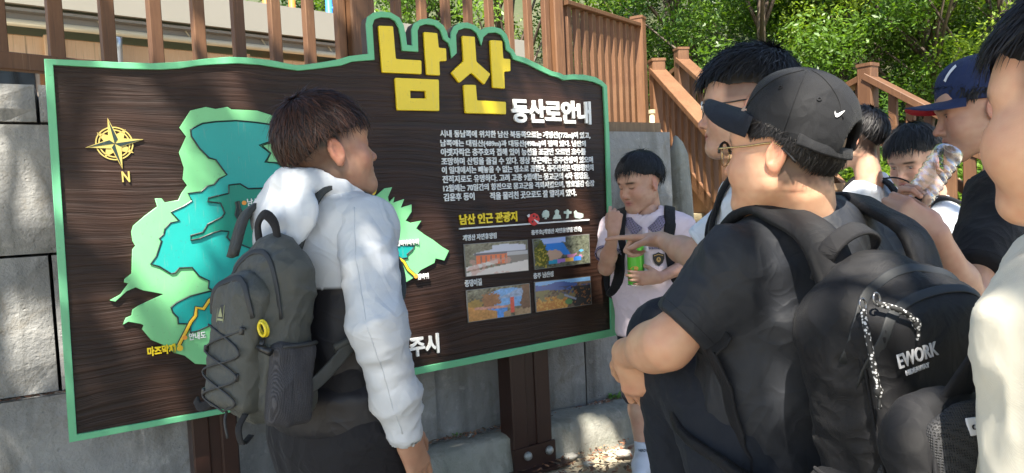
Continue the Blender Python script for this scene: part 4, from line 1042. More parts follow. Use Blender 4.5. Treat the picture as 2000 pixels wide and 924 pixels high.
# ------------------------------------------------------------------ organic shapes: blended distance fields -> mesh
def rotm(right, fwd):
    """columns: right, forward, up"""
    f = norm(fwd); r_ = np.asarray(right, float); r_ = norm(r_ - f * np.dot(r_, f)); u = np.cross(r_, f)
    return np.stack([r_, f, u], 1)
class Sdf:
    def __init__(s): s.ops = []
    def _add(s, kind, prm, lo, hi, k, op):
        s.ops.append((kind, prm, np.asarray(lo, float), np.asarray(hi, float), k, op)); return s
    def cap(s, a, b, ra, rb=None, k=0.02, op='u', ax=None, fl=1.0):
        """tapered capsule; ax, fl: flattened by fl along the axis ax"""
        a, b = np.asarray(a, float), np.asarray(b, float); rb = ra if rb is None else rb
        m = max(ra, rb) * max(1, fl)
        return s._add('cap', (a, b, ra, rb, None if ax is None else norm(ax), fl), np.minimum(a, b) - m, np.maximum(a, b) + m, k, op)
    def ell(s, c, r_, M=None, k=0.02, op='u'):
        c, r_ = np.asarray(c, float), np.asarray(r_, float); M = np.eye(3) if M is None else M
        e = np.sqrt(((M * r_[None, :]) ** 2).sum(1))
        return s._add('ell', (c, r_, M), c - e, c + e, k, op)
    def box(s, c, h, rd, M=None, k=0.01, op='u'):
        c, h = np.asarray(c, float), np.asarray(h, float); M = np.eye(3) if M is None else M
        e = np.abs(M) @ h
        return s._add('box', (c, h, rd, M), c - e, c + e, k, op)
    def cyl(s, a, b, ra, rb=None, rd=0.004, k=0.01, op='u', ax=None, fl=1.0):
        a, b = np.asarray(a, float), np.asarray(b, float); rb = ra if rb is None else rb
        m = max(ra, rb)
        return s._add('cyl', (a, b, ra, rb, rd, None if ax is None else norm(ax), fl), np.minimum(a, b) - m, np.maximum(a, b) + m, k, op)
    def half(s, p, n, k=0.004):
        return s._add('half', (np.asarray(p, float), norm(n)), [0] * 3, [0] * 3, k, 'i')
    def path(s, pts, rads, k=0.02, **kw):
        for i in range(len(pts) - 1): s.cap(pts[i], pts[i + 1], rads[i], rads[i + 1], k, **kw)
        return s
    def mesh(s, h, pad=0.02):
        un = [o for o in s.ops if o[5] == 'u']
        lo = np.min([o[2] for o in un], 0) - pad; hi = np.max([o[3] for o in un], 0) + pad
        n = np.ceil((hi - lo) / h).astype(int) + 1
        D = np.full(n, 1.0, np.float32)
        ax_ = [(lo[i] + h * np.arange(n[i])).astype(np.float32) for i in range(3)]
        for kind, prm, l, g, k, op in s.ops:
            if kind == 'half':
                p, nn = prm
                d = (ax_[0] - p[0])[:, None, None] * nn[0] + (ax_[1] - p[1])[None, :, None] * nn[1] + (ax_[2] - p[2])[None, None, :] * nn[2]
                kk = max(k, 1e-5); q = np.clip(0.5 - 0.5 * (d - D) / kk, 0, 1)
                D = (d + (D - d) * q + kk * q * (1 - q)).astype(np.float32); continue
            m = max(k, 2.5 * h) + 0.002
            i0 = np.maximum(np.floor((l - m - lo) / h).astype(int), 0); i1 = np.minimum(np.ceil((g + m - lo) / h).astype(int) + 1, n)
            if np.any(i1 <= i0): continue
            sl_ = tuple(slice(i0[j], i1[j]) for j in range(3))
            X = ax_[0][sl_[0]][:, None, None]; Y = ax_[1][sl_[1]][None, :, None]; Z = ax_[2][sl_[2]][None, None, :]
            if kind in ('cap', 'cyl'):
                if kind == 'cap': a, b, ra, rb, ax, fl = prm
                else: a, b, ra, rb, rd, ax, fl = prm
                px, py, pz = X - a[0], Y - a[1], Z - a[2]; ba = b - a; L2 = max(float(ba @ ba), 1e-9)
                t = (px * ba[0] + py * ba[1] + pz * ba[2]) / L2
                tc_ = np.clip(t, 0, 1) if kind == 'cap' else t
                qx, qy, qz = px - ba[0] * tc_, py - ba[1] * tc_, pz - ba[2] * tc_
                q2 = qx * qx + qy * qy + qz * qz
                if ax is not None:
                    al = qx * ax[0] + qy * ax[1] + qz * ax[2]; q2 = q2 + al * al * (1 / fl ** 2 - 1)
                rr = ra + (rb - ra) * np.clip(t, 0, 1)
                d = np.sqrt(np.maximum(q2, 0)) - rr
                if ax is not None and fl < 1: d = d * (0.5 + 0.5 * fl)
                if kind == 'cyl':
                    L = math.sqrt(L2); dz = np.abs(t - 0.5) * L - 0.5 * L
                    dr = d + rd; dz = dz + rd
                    d = np.minimum(np.maximum(dr, dz), 0) + np.sqrt(np.maximum(dr, 0) ** 2 + np.maximum(dz, 0) ** 2) - rd
            elif kind == 'ell':
                c, r_, M = prm; x, y, z = X - c[0], Y - c[1], Z - c[2]
                u = [(x * M[0, j] + y * M[1, j] + z * M[2, j]) / r_[j] for j in range(3)]
                k0 = np.sqrt(u[0] ** 2 + u[1] ** 2 + u[2] ** 2); k1 = np.sqrt((u[0] / r_[0]) ** 2 + (u[1] / r_[1]) ** 2 + (u[2] / r_[2]) ** 2)
                d = k0 * (k0 - 1) / np.maximum(k1, 1e-6)
            else:
                c, hh, rd, M = prm; x, y, z = X - c[0], Y - c[1], Z - c[2]
                u = [np.abs(x * M[0, j] + y * M[1, j] + z * M[2, j]) - (hh[j] - rd) for j in range(3)]
                d = np.sqrt(np.maximum(u[0], 0) ** 2 + np.maximum(u[1], 0) ** 2 + np.maximum(u[2], 0) ** 2) + np.minimum(np.maximum(u[0], np.maximum(u[1], u[2])), 0) - rd
            C = D[sl_]
            if op == 'u':
                if k > 0: q = np.clip(0.5 + 0.5 * (d - C) / k, 0, 1); D[sl_] = d + (C - d) * q - k * q * (1 - q)
                else: D[sl_] = np.minimum(C, d)
            elif op == 's':
                d = -d
                if k > 0: q = np.clip(0.5 - 0.5 * (d - C) / k, 0, 1); D[sl_] = d + (C - d) * q + k * q * (1 - q)
                else: D[sl_] = np.maximum(C, d)
        return nets(D, lo, h)
CORN = np.array([(i, j, k) for i in (0, 1) for j in (0, 1) for k in (0, 1)])
EDG = [(a, b) for a in range(8) for b in range(a + 1, 8) if np.abs(CORN[a] - CORN[b]).sum() == 1]
def nets(D, lo, h):
    S = D < 0
    cnt = np.zeros(tuple(x - 1 for x in D.shape), np.int8)
    for i, j, k in CORN: cnt += S[i:S.shape[0] - 1 + i, j:S.shape[1] - 1 + j, k:S.shape[2] - 1 + k]
    act = (cnt > 0) & (cnt < 8)
    idx = np.argwhere(act)
    ids = np.full(act.shape, -1, np.int32); ids[act] = np.arange(len(idx))
    vals = np.stack([D[idx[:, 0] + c[0], idx[:, 1] + c[1], idx[:, 2] + c[2]] for c in CORN], 1)
    acc = np.zeros((len(idx), 3)); w = np.zeros(len(idx))
    for a, b in EDG:
        va, vb = vals[:, a], vals[:, b]; m = (va < 0) != (vb < 0)
        t = np.where(m, va / np.where(m, va - vb, 1), 0)
        p = CORN[a] + (CORN[b] - CORN[a]) * t[:, None]
        acc[m] += p[m]; w += m
    V = lo + (idx + acc / np.maximum(w, 1)[:, None]) * h
    Fs = []
    for axis in range(3):
        sl0 = [slice(None)] * 3; sl1 = [slice(None)] * 3
        sl0[axis] = slice(0, -1); sl1[axis] = slice(1, None)
        dif = S[tuple(sl0)] != S[tuple(sl1)]
        e = np.argwhere(dif)
        o1, o2 = [(1, 2), (2, 0), (0, 1)][axis]
        ok = (e[:, o1] > 0) & (e[:, o2] > 0) & (e[:, o1] < act.shape[o1]) & (e[:, o2] < act.shape[o2])
        e = e[ok]
        def cell(d1, d2):
            q = e.copy(); q[:, o1] += d1; q[:, o2] += d2
            return ids[q[:, 0], q[:, 1], q[:, 2]]
        quad = np.stack([cell(-1, -1), cell(0, -1), cell(0, 0), cell(-1, 0)], 1)
        ins = S[e[:, 0], e[:, 1], e[:, 2]]
        quad[~ins] = quad[~ins][:, ::-1]
        Fs.append(quad)
    F = np.concatenate(Fs)
    F = F[(F >= 0).all(1)]
    return V, F
def vnormals(V, F):
    n = np.cross(V[F[:, 2]] - V[F[:, 0]], V[F[:, 3]] - V[F[:, 1]])
    N_ = np.zeros_like(V)
    for j in range(4): np.add.at(N_, F[:, j], n)
    return N_ / np.maximum(np.linalg.norm(N_, axis=1), 1e-9)[:, None]
def relax(V, F, it=1, lam=0.5):
    e = np.concatenate([F[:, [0, 1]], F[:, [1, 2]], F[:, [2, 3]], F[:, [3, 0]]])
    for _ in range(it):
        acc = np.zeros_like(V); c = np.zeros(len(V))
        np.add.at(acc, e[:, 0], V[e[:, 1]]); np.add.at(c, e[:, 0], 1)
        V = V + lam * (acc / np.maximum(c, 1)[:, None] - V)
    return V
def folds(V, F, amp, freq, seed, stretch=(1, 1, 1), M=None, mask=None):
    """cloth creases: ridged noise stretched along the hang of the cloth"""
    P = V if M is None else V @ M
    q = P * np.asarray(stretch) * freq
    q = q + 0.7 * np.stack([vnoise(q * 0.6, seed + 5), vnoise(q * 0.6 + 9, seed + 6), vnoise(q * 0.6 + 17, seed + 7)], 1)
    r_ = 1 - np.abs(vnoise(q, seed)) * 2
    r2 = 1 - np.abs(vnoise(q * 2.3 + 3, seed + 2)) * 2
    d = amp * (np.sign(r_) * np.abs(r_) ** 1.5 + 0.35 * r2)
    if mask is not None: d = d * mask
    return V + vnormals(V, F) * d[:, None]

# ------------------------------------------------------------------ materials of people
M_SKIN = plain('skin', (1, 1, 1), 0.46, attr=True, var=0.10, vs=45, bmp=0.16, bs=420, sss=0.15, spec=0.42, bd=0.0012)
M_HAIR = plain('hair', (1, 1, 1), 0.5, attr=True, var=0.1, vs=50, spec=0.35)
M_EYE = plain('eyeball', (1, 1, 1), 0.12, attr=True, var=0.0)
def cloth(name, c, rough=0.8, bmp=0.25, bs=26, weave=0.25, ws=420, sheen=0.15, var=0.08, attr=False, spec=0.3, bd=0.004, crease=0.22, cs=7.0):
    return plain(name, c, rough, var=var, vs=9, bmp=bmp, bs=bs, weave=weave, ws=ws, sheen=sheen * 0.3, attr=attr, spec=spec, bd=bd, crease=crease, cs=cs)

# ------------------------------------------------------------------ heads
def head_sdf(p):
    """head in its own frame: x right, y forward (nose), z up, origin between the ears"""
    w = p.get('w', 1.0); ch = p.get('cheek', 1.0); jw = p.get('jaw', 1.0)
    s = Sdf()
    s.ell((0, -0.012, 0.036), (0.074 * w, 0.094, 0.088), k=0.0)
    s.ell((0, 0.028, -0.022), (0.061 * w, 0.060, 0.078), k=0.04)
    for q in (-1, 1):
        s.cap((q * 0.054 * w * jw, 0.002, -0.052), (q * 0.018, 0.070, -0.092), 0.022 * jw, 0.020, k=0.035)
        s.ell((q * 0.036 * w, 0.058, -0.030), (0.028 * ch, 0.030 * ch, 0.032 * ch), k=0.025)
        s.cap((q * 0.012, 0.088, 0.030), (q * 0.044 * w, 0.072, 0.030), 0.011, 0.010, k=0.02)
    s.ell((0, 0.072, -0.090), (0.022, 0.020, 0.017), k=0.025)
    s.ell((0, 0.060, 0.055), (0.055 * w, 0.030, 0.040), k=0.03)
    for q in (-1, 1):
        s.ell((q * 0.031, 0.094, 0.010), (0.017, 0.013, 0.012), k=0.012, op='s')
        s.ell((q * 0.032, 0.0735, 0.009), (0.0175, 0.0145, 0.0125), k=0.007)
        if p.get('eyes', 'open') == 'open':
            s.ell((q * 0.0325, 0.092, 0.0065), (0.0125, 0.012, 0.0042), k=0.002, op='s')
    s.cap((0, 0.082, 0.016), (0, 0.104, -0.026), 0.0078, 0.0095, k=0.014)
    s.ell((0, 0.1055, -0.029), (0.0115, 0.0105, 0.010), k=0.008)
    for q in (-1, 1):
        s.ell((q * 0.0125, 0.095, -0.033), (0.0078, 0.010, 0.0075), k=0.006)
        s.ell((q * 0.0065, 0.102, -0.040), (0.0035, 0.0045, 0.003), k=0.003, op='s')
    s.ell((0, 0.076, -0.058), (0.030, 0.018, 0.022), k=0.016)
    s.ell((0, 0.0905, -0.0545), (0.021, 0.0085, 0.0058), k=0.006)
    s.ell((0, 0.0885, -0.0660), (0.0185, 0.0085, 0.0065), k=0.004)
    s.cap((-0.021, 0.0925, -0.0605), (0.021, 0.0925, -0.0605), 0.0018, k=0.003, op='s')
    for q in (-1, 1):
        E_ = rotm((0.30 * q + 0.9 * 1, -0.35 * q, 0.0), (0.3 * q, 1, 0.25))
        c = np.array((q * 0.0775 * w, -0.012, 0.000))
        s.ell(c, (0.0085, 0.0185, 0.0315), E_, k=0.006)
        s.ell(c + np.array((q * 0.0075, 0.002, 0.004)), (0.0065, 0.0110, 0.0210), E_, k=0.004, op='s')
        s.ell(c + np.array((q * 0.001, 0.013, -0.004)), (0.005, 0.005, 0.008), k=0.005)
        s.ell(c + np.array((0, 0.003, -0.026)), (0.006, 0.009, 0.009), k=0.006)
    return s
def head_mesh(p, h=0.0034):
    s = head_sdf(p)
    for q in p.get('extra', []): s.ell(*q)
    n1 = p.get('neck', ((0, -0.030, -0.065), (0, -0.050, -0.185), 0.050, 0.056))
    s.cap(n1[0], n1[1], n1[2], n1[3], k=0.03)
    V, F = s.mesh(h)
    V = relax(V, F, 1, 0.35)
    tone = np.asarray(p.get('tone', (0.52, 0.29, 0.19)))
    C = np.tile(tone, (len(V), 1))
    def blend(m, c): 
        nonlocal C
        C = C * (1 - m[:, None]) + np.asarray(c) * m[:, None]
    x, y, z = V[:, 0], V[:, 1], V[:, 2]
    g = lambda c, r_: np.exp(-(((V - np.asarray(c)) / np.asarray(r_)) ** 2).sum(1))
    ears = np.clip((np.abs(x) - 0.072 * p.get('w', 1)) / 0.006, 0, 1) * (np.abs(y + 0.01) < 0.035) * (np.abs(z) < 0.04)
    blend(ears * 0.45, tone * np.array((1.15, 0.72, 0.70)))
    blend(0.5 * (g((0.04, 0.08, -0.02), (0.025,) * 3) + g((-0.04, 0.08, -0.02), (0.025,) * 3) + g((0, 0.11, -0.03), (0.014,) * 3)), tone * np.array((1.08, 0.75, 0.72)))
    lips = np.clip(g((0, 0.094, -0.0545), (0.019, 0.012, 0.0055)) + g((0, 0.094, -0.0655), (0.017, 0.012, 0.006)), 0, 1)
    blend(np.clip(lips * 1.25, 0, 0.85) * (y > 0.07), (0.44, 0.15, 0.13))
    blend(np.clip(g((0, 0.094, -0.0603), (0.020, 0.014, 0.0018)) * 1.2, 0, 0.9), (0.16, 0.05, 0.04))
    for q in (-1, 1):
        bw = np.exp(-(((x - q * 0.034) / 0.018) ** 4) - ((z - 0.0285 - 0.10 * (0.034 - np.abs(x)) * 0.3) / 0.0042) ** 2) * (y > 0.05)
        blend(np.clip(bw * 1.3, 0, 0.88), p.get('brow', (0.02, 0.014, 0.010)))
        if p.get('eyes', 'open') != 'open':
            ln = np.exp(-(((x - q * 0.0325) / 0.0145) ** 4) - ((z - 0.003 - 2.2 * (x - q * 0.0325) ** 2 * 8) / 0.0022) ** 2) * (y > 0.06)
            blend(np.clip(ln * 1.1, 0, 0.85), (0.03, 0.02, 0.015))
        else:
            ln = np.exp(-(((x - q * 0.0325) / 0.0145) ** 4) - ((z - 0.0122) / 0.0018) ** 2) * (y > 0.07)
            blend(np.clip(ln, 0, 0.85), (0.02, 0.014, 0.012))
    if p.get('stubble') is not None:   # clipped hair colour on the skin
        blend(np.clip(p['stubble'](V), 0, 1), p.get('haircol', (0.015, 0.012, 0.011)))
    for c, r_ in p.get('moles', []): blend(np.clip(1.5 * g(c, (r_,) * 3), 0, 0.9), (0.08, 0.04, 0.03))
    C = C * (1 + (0.14 * vnoise(V * 30, 6) + 0.09 * vnoise(V * 110, 7))[:, None] * np.array((0.4, 1, 1)))
    return V, F, C
def eyes_mesh(p):
    Vs, Fs, Cs = [], [], []
    n = 0
    gz_ = norm(p.get('gaze', (0, 1, -0.12)))
    for q in (-1, 1):
        c = np.array((q * 0.032, 0.0725, 0.0065)); r_ = 0.0122
        V, F = Sdf().ell(c, (r_,) * 3, k=0).mesh(0.0016, 0.004)
        d = (V - c) / r_; a = d @ gz_
        C = np.tile((0.62, 0.58, 0.55), (len(V), 1)); C[a > 0.82] = (0.035, 0.018, 0.010); C[a > 0.955] = (0.004, 0.004, 0.004)
        Vs.append(V); Fs.append(F + n); Cs.append(C); n += len(V)
    return np.concatenate(Vs), np.concatenate(Fs), np.concatenate(Cs)

# ------------------------------------------------------------------ hair: a cap under many tapered locks combed from the crown
HC = np.array((0, -0.012, 0.036)); HR = np.array((0.0775, 0.0975, 0.0915))
def hair_mesh(hp):
    rs = np.random.RandomState(hp.get('seed', 1))
    w = norm(hp.get('whorl', (0.12, -0.42, 0.91)))
    ef = norm(np.array((0, 1.0, 0)) - w * w[1]); er = np.cross(ef, w)
    wd_ = hp.get('w', 1.0)
    HRw = HR * np.array((wd_, 1, 1))
    bf, bs_, bb = hp.get('front', 112), hp.get('side', 96), hp.get('back', 112)
    th0, th1 = hp.get('thick', (0.016, 0.010))
    part_ = hp.get('lift', 0.0)
    def bend(al):
        """end polar angle (deg) for azimuth al (0 front, 90 side, 180 back)"""
        a = np.abs((np.degrees(al) + 180) % 360 - 180)
        return np.interp(a, hp.get('az', [0, 35, 62, 90, 112, 140, 180]), hp.get('ends') or [bf, bf, bf - 6, bs_, bs_ + 3, bb - 4, bb])
    def surf(al, be, off):
        be = np.asarray(be); d = w * np.cos(be)[..., None] + (ef * np.cos(al)[..., None] + er * np.sin(al)[..., None]) * np.sin(be)[..., None]
        rad = 1 / np.sqrt(((d / HRw) ** 2).sum(-1))
        return HC + d * (rad + off)[..., None]
    def thick(al, be):
        be_end = np.radians(bend(al)); t = np.clip(be / be_end, 0, 1)
        return th0 * (1 - t) + th1 * t + hp.get('fringe_out', 0.004) * t * np.clip(np.cos(al), 0, 1)
    b0 = np.radians(hp.get('start', 0))
    # cap
    na, nb = 72, 26
    al = np.linspace(0, 2 * math.pi, na, endpoint=False)[:, None] * np.ones((1, nb)); tt = np.linspace(0, 1, nb)[None, :] * np.ones((na, 1))
    be = b0 + (np.radians(bend(al)) - np.radians(hp.get('capcut', 3)) - b0) * tt
    off = thick(al, be) * np.clip((1 - tt) * 6, 0.15, 1) - 0.003
    off = off + 0.002 * np.sin(al * 17 + 3 * np.sin(be * 4))
    V = [surf(al, be, off).reshape(-1, 3)]
    I = np.arange(na)[:, None] * nb + np.arange(nb - 1)[None, :]; J = ((np.arange(na) + 1) % na)[:, None] * nb + np.arange(nb - 1)[None, :]
    F = [np.stack([I, I + 1, J + 1, J], -1).reshape(-1, 4)]
    base = np.asarray(hp.get('col', (0.012, 0.010, 0.010)))
    C = [np.tile(base * 0.6, (na * nb, 1))]
    # locks
    n = hp.get('n', 2600); sg_ = 7
    a0 = rs.uniform(0, 2 * math.pi, n); be_end = np.radians(bend(a0) + rs.normal(0, hp.get('jit', 3.0), n))
    ln = np.radians(rs.uniform(*hp.get('len', (35, 75)), n))
    u = rs.rand(n) ** hp.get('bias', 0.75)
    e = b0 + (be_end - b0) * u + np.radians(6) * 0; e = np.maximum(e, b0 + np.radians(10)); st_ = np.maximum(e - ln, b0 + np.radians(1.0))
    sw = rs.normal(hp.get('swirl', 0.15), hp.get('swvar', 0.22), n)
    wv = rs.normal(0, hp.get('wave', 0.05), n); ph = rs.uniform(0, 6.28, n)
    wid = hp.get('wid', 0.0032) * rs.uniform(0.6, 1.3, n)
    lift = np.abs(rs.normal(0, hp.get('tuft', 0.0035), n))
    fly = rs.rand(n) < hp.get('fly', 0.05); lift = np.where(fly, lift * 2.5 + 0.004, lift); wid = np.where(fly, wid * 0.45, wid)
    clump = np.round(a0 * 26 / 6.283) * 6.283 / 26
    rows = []
    tl = np.linspace(0, 1, sg_)
    for t in tl:
        be = st_ + (e - st_) * t
        al = a0 + sw * (be - st_) / 1.0 * np.clip(np.sin(be) * 1.3, 0.2, 1) * 0.6 + wv * np.sin(t * 4 + ph) + (clump - a0) * t ** 2 * hp.get('clump', 0.35)
        off = thick(al, be) + lift * (t ** 1.5) * 1.2 + 0.001
        rows.append((al, be, off))
    pts = np.stack([surf(*r_) for r_ in rows], 1)                     # n, seg, 3
    gr = hp.get('grav', 0.0)
    if gr: pts[:, :, 2] -= gr * tl[None, :] ** 2
    tg = np.gradient(pts, axis=1); nr = pts - HC; sd_ = np.cross(tg, nr); sd_ /= np.maximum(np.linalg.norm(sd_, axis=2), 1e-9)[..., None]
    nn_ = nr / np.linalg.norm(nr, axis=2)[..., None]
    tp = np.interp(tl, [0, 0.2, 0.7, 1], [0.5, 1, 0.85, 0.08])[None, :, None] * wid[:, None, None]
    tw = rs.normal(0, 0.35, n)[:, None, None]
    L_ = pts - (sd_ + nn_ * tw) * tp; Rr = pts + (sd_ + nn_ * tw) * tp; Mm = pts + nn_ * tp * 0.7
    Vl = np.stack([L_, Mm, Rr], 2).reshape(-1, 3)                     # n*seg*3
    k0 = len(V[0]) + (np.arange(n)[:, None] * sg_ + np.arange(sg_ - 1)[None, :]) * 3
    f1 = np.stack([k0, k0 + 1, k0 + 4, k0 + 3], -1).reshape(-1, 4); f2 = np.stack([k0 + 1, k0 + 2, k0 + 5, k0 + 4], -1).reshape(-1, 4)
    tone = base[None, :] * (1 + rs.normal(0, 0.28, n)[:, None])
    if hp.get('tips') is not None:
        mixv = (rs.rand(n) < hp.get('tipfrac', 0.5)) * rs.uniform(0.3, 1.0, n)
        msk = np.clip((tl - 0.35) / 0.65, 0, 1)[None, :] * mixv[:, None]
        if hp.get('tipmask') is not None: msk = msk * hp['tipmask'](pts)
        cc_ = tone[:, None, :] * (1 - msk[..., None]) + np.asarray(hp['tips'])[None, None, :] * msk[..., None]
    else: cc_ = np.repeat(tone[:, None, :], sg_, 1)
    V.append(Vl); F += [f1, f2]; C.append(np.repeat(np.clip(cc_, 0.002, 1)[:, :, None, :], 3, 2).reshape(-1, 3))
    return np.concatenate(V), np.concatenate(F), np.concatenate(C)

# ------------------------------------------------------------------ hands
def hand(s, wrist, d, pn, side, curls, thumb=(0.55, 0.35, 0.3), sc=1.0, spread=0.06, fore=None):
    """adds a hand to the field: d towards the fingers, pn out of the palm, side +1 when the thumb lies along d x pn"""
    d = norm(d); pn = np.asarray(pn, float); pn = norm(pn - d * np.dot(pn, d)); t = np.cross(d, pn) * side
    w = np.asarray(wrist, float)
    q = lambda a, b, c: w + (d * a + t * b + pn * c) * sc
    s.cap(q(0.0, 0.004, 0), q(0.030, 0.006, 0.0), 0.022 * sc, 0.024 * sc, k=0.02 * sc, ax=pn, fl=0.72)
    s.cap(q(0.028, 0.017, 0.002), q(0.082, 0.021, 0.0), 0.0185 * sc, 0.0135 * sc, k=0.015 * sc, ax=pn, fl=0.85)
    s.cap(q(0.028, -0.012, 0.002), q(0.076, -0.022, 0.0), 0.0185 * sc, 0.0125 * sc, k=0.015 * sc, ax=pn, fl=0.85)
    s.cap(q(0.03, 0.0, 0.0), q(0.082, 0.0, -0.001), 0.018 * sc, 0.0135 * sc, k=0.015 * sc, ax=pn, fl=0.85)
    s.ell(q(0.030, 0.024, 0.010), (0.022 * sc, 0.014 * sc, 0.013 * sc), np.stack([d, t, pn], 1), k=0.012 * sc)
    base = [(0.086, 0.026), (0.090, 0.0085), (0.086, -0.009), (0.077, -0.0255)]
    lens = [(0.040, 0.023, 0.019), (0.044, 0.027, 0.020), (0.040, 0.025, 0.020), (0.031, 0.019, 0.017)]
    tips = []
    for i in range(4):
        p = q(base[i][0], base[i][1], 0.0); ang_ = 0.0
        dr = d + t * spread * (1.5 - i); dr = norm(dr); r0 = (0.0086, 0.0088, 0.0083, 0.0073)[i] * sc
        for j in range(3):
            ang_ += curls[i][j]
            dd = dr * math.cos(ang_) + pn * math.sin(ang_)
            p2 = p + dd * lens[i][j] * sc
            s.cap(p, p2, r0 * (1 - 0.09 * j), r0 * (1 - 0.09 * (j + 1)), k=(0.007 if j == 0 else 0.002) * sc)
            p = p2
        tips.append(p)
    p = q(0.020, 0.028, 0.006); a, b, c = thumb
    for j, L in enumerate((0.036, 0.031, 0.025)):
        k_ = 1 + 0.35 * j * c
        dd = norm(d * (0.75 + 0.25 * j) + t * a * (1.3 - 0.55 * j) + pn * b * k_)
        p2 = p + dd * L * sc
        s.cap(p, p2, (0.0125, 0.0105, 0.0095)[j] * sc, (0.0108, 0.0097, 0.0075)[j] * sc, k=(0.010, 0.003, 0.003)[j] * sc); p = p2
    tips.append(p)
    return tips
FIST = [(1.25, 1.45, 0.8)] * 4; RELAX = [(0.25, 0.35, 0.25), (0.32, 0.42, 0.3), (0.38, 0.46, 0.32), (0.42, 0.5, 0.35)]
POINT = [(0.05, 0.08, 0.05), (1.15, 1.4, 0.7), (1.25, 1.45, 0.7), (1.3, 1.45, 0.7)]; GRIP = [(0.55, 0.75, 0.5), (0.6, 0.8, 0.5), (0.65, 0.8, 0.5), (0.7, 0.8, 0.5)]
def arm(s, sh, el, wr, r_=(0.042, 0.036, 0.025), k=0.02):
    sh, el, wr = (np.asarray(v, float) for v in (sh, el, wr))
    s.cap(sh, el, r_[0], r_[1], k=0.0)
    m = el * 0.68 + wr * 0.32
    s.cap(el, m, r_[1] * 0.95, r_[1] * 1.0, k=k * 1.5); s.cap(m, wr, r_[1] * 0.98, r_[2], k=k * 1.5)
# ------------------------------------------------------------------ assembling a person
SURF = {}
class Person:
    def __init__(s, label, base, tone, group='students gathered round the map board'):
        s.o = thing('person', (base[0], base[1], 0.0), label, 'person', group)
        s.tone = np.asarray(tone); s.B = []
    def head(s, pos, fwd, right_hint, p, h=0.0034):
        p = dict(p); p['tone'] = s.tone
        s.M = rotm(right_hint, fwd); s.hp = np.asarray(pos, float); s.hk = p.get('scale', 1.0)
        V, F, C = head_mesh(p, h); s.B.append((s.hw(V), F, C))
        if p.get('eyes', 'open') == 'open' and p.get('eyeball', True):
            V, F, C = eyes_mesh(p); part('eyes', s.hw(V), F, M_EYE, s.o, C, True)
    def hw(s, V): return s.hp + (np.asarray(V) * s.hk) @ s.M.T
    def hd(s, v): return s.M @ np.asarray(v, float)
    def hair(s, **hp):
        V, F, C = hair_mesh(hp); return part('hair', s.hw(V), F, M_HAIR, s.o, C, True)
    def skin(s, sd, h=0.004, it=1):
        V, F = sd.mesh(h); V = relax(V, F, it, 0.4)
        C = np.tile(s.tone, (len(V), 1)); C = C * (1 + (0.15 * vnoise(V * 18, 3) + 0.10 * vnoise(V * 70, 4))[:, None] * np.array((0.4, 1, 1)))
        s.B.append((V, F, C))
    def finish(s):
        n = 0; Vs, Fs, Cs = [], [], []
        for V, F, C in s.B: Vs.append(V); Fs.append(F + n); Cs.append(C); n += len(V)
        s.body = part('body', np.concatenate(Vs), np.concatenate(Fs), M_SKIN, s.o, np.concatenate(Cs), True)
    def wear(s, name, sd, mat, h=0.008, fold=None, col=None, it=1, parent=None, mask=None):
        V, F = sd.mesh(h); V = relax(V, F, it, 0.45)
        for f in (fold or []): V = folds(V, F, mask=None if mask is None else mask(V), **f)
        o = part(name, V, F, mat, parent or s.o, None if col is None else col(V), True); SURF[o.name] = (V, F); return o
    def garment(s, name, sd, mat, **kw): return s.wear(name, sd, mat, **kw)
def torso(s, pel, chest, neck, right, fwd, wd=0.155, dp=0.105, k=0.06, belly=0.0, grow=0.0):
    """trunk from pelvis centre over chest centre to neck base"""
    pel, chest, neck = (np.asarray(v, float) for v in (pel, chest, neck)); M = rotm(right, np.asarray(fwd, float))
    fl = dp / wd
    s.cap(pel, pel * 0.5 + chest * 0.5, wd * 0.98 + grow, wd * 0.94 + grow, k=0.0, ax=fwd, fl=fl)
    s.cap(pel * 0.45 + chest * 0.55, chest, wd * 0.93 + grow, wd * 1.02 + grow, k=k, ax=fwd, fl=fl)
    rt = norm(right)
    for q in (-1, 1): s.cap(neck - np.array([0, 0, 0.035]), chest + rt * q * wd * 0.95 + (neck - chest) * 0.60, 0.050 + grow, 0.050 + grow, k=k)
    if belly: s.ell(pel * 0.55 + chest * 0.45 + norm(fwd) * dp * 0.4, (wd * 0.85, dp * 0.8 + belly, 0.14), M, k=0.06)
def shoes(P_, pts, fwd, mat, solemat, sc=1.0, name='shoe'):
    for a in pts:
        f = norm(np.array([fwd[0], fwd[1], 0.0])); a = np.asarray(a, float)
        s = Sdf(); s.cap(a + f * -0.03 + [0, 0, 0.045], a + f * 0.06 + [0, 0, 0.05], 0.042, 0.042, k=0.0); s.cap(a + f * 0.05 + [0, 0, 0.040], a + f * 0.155 + [0, 0, 0.030], 0.043, 0.030, k=0.03)
        s.cyl(a + [0, 0, 0.03], a + [0, 0, 0.105], 0.042, 0.040, k=0.02); s.half(a + [0, 0, 0.018], (0, 0, -1)); o = P_.wear(name, s, mat, h=0.007)
        s = Sdf(); s.box(a + f * 0.055 + [0, 0, 0.011], (0.044, 0.125, 0.011), 0.010, rotm(np.cross(f, (0, 0, 1)), f)); V, F = s.mesh(0.007); part('sole', V, F, solemat, o, None, True)
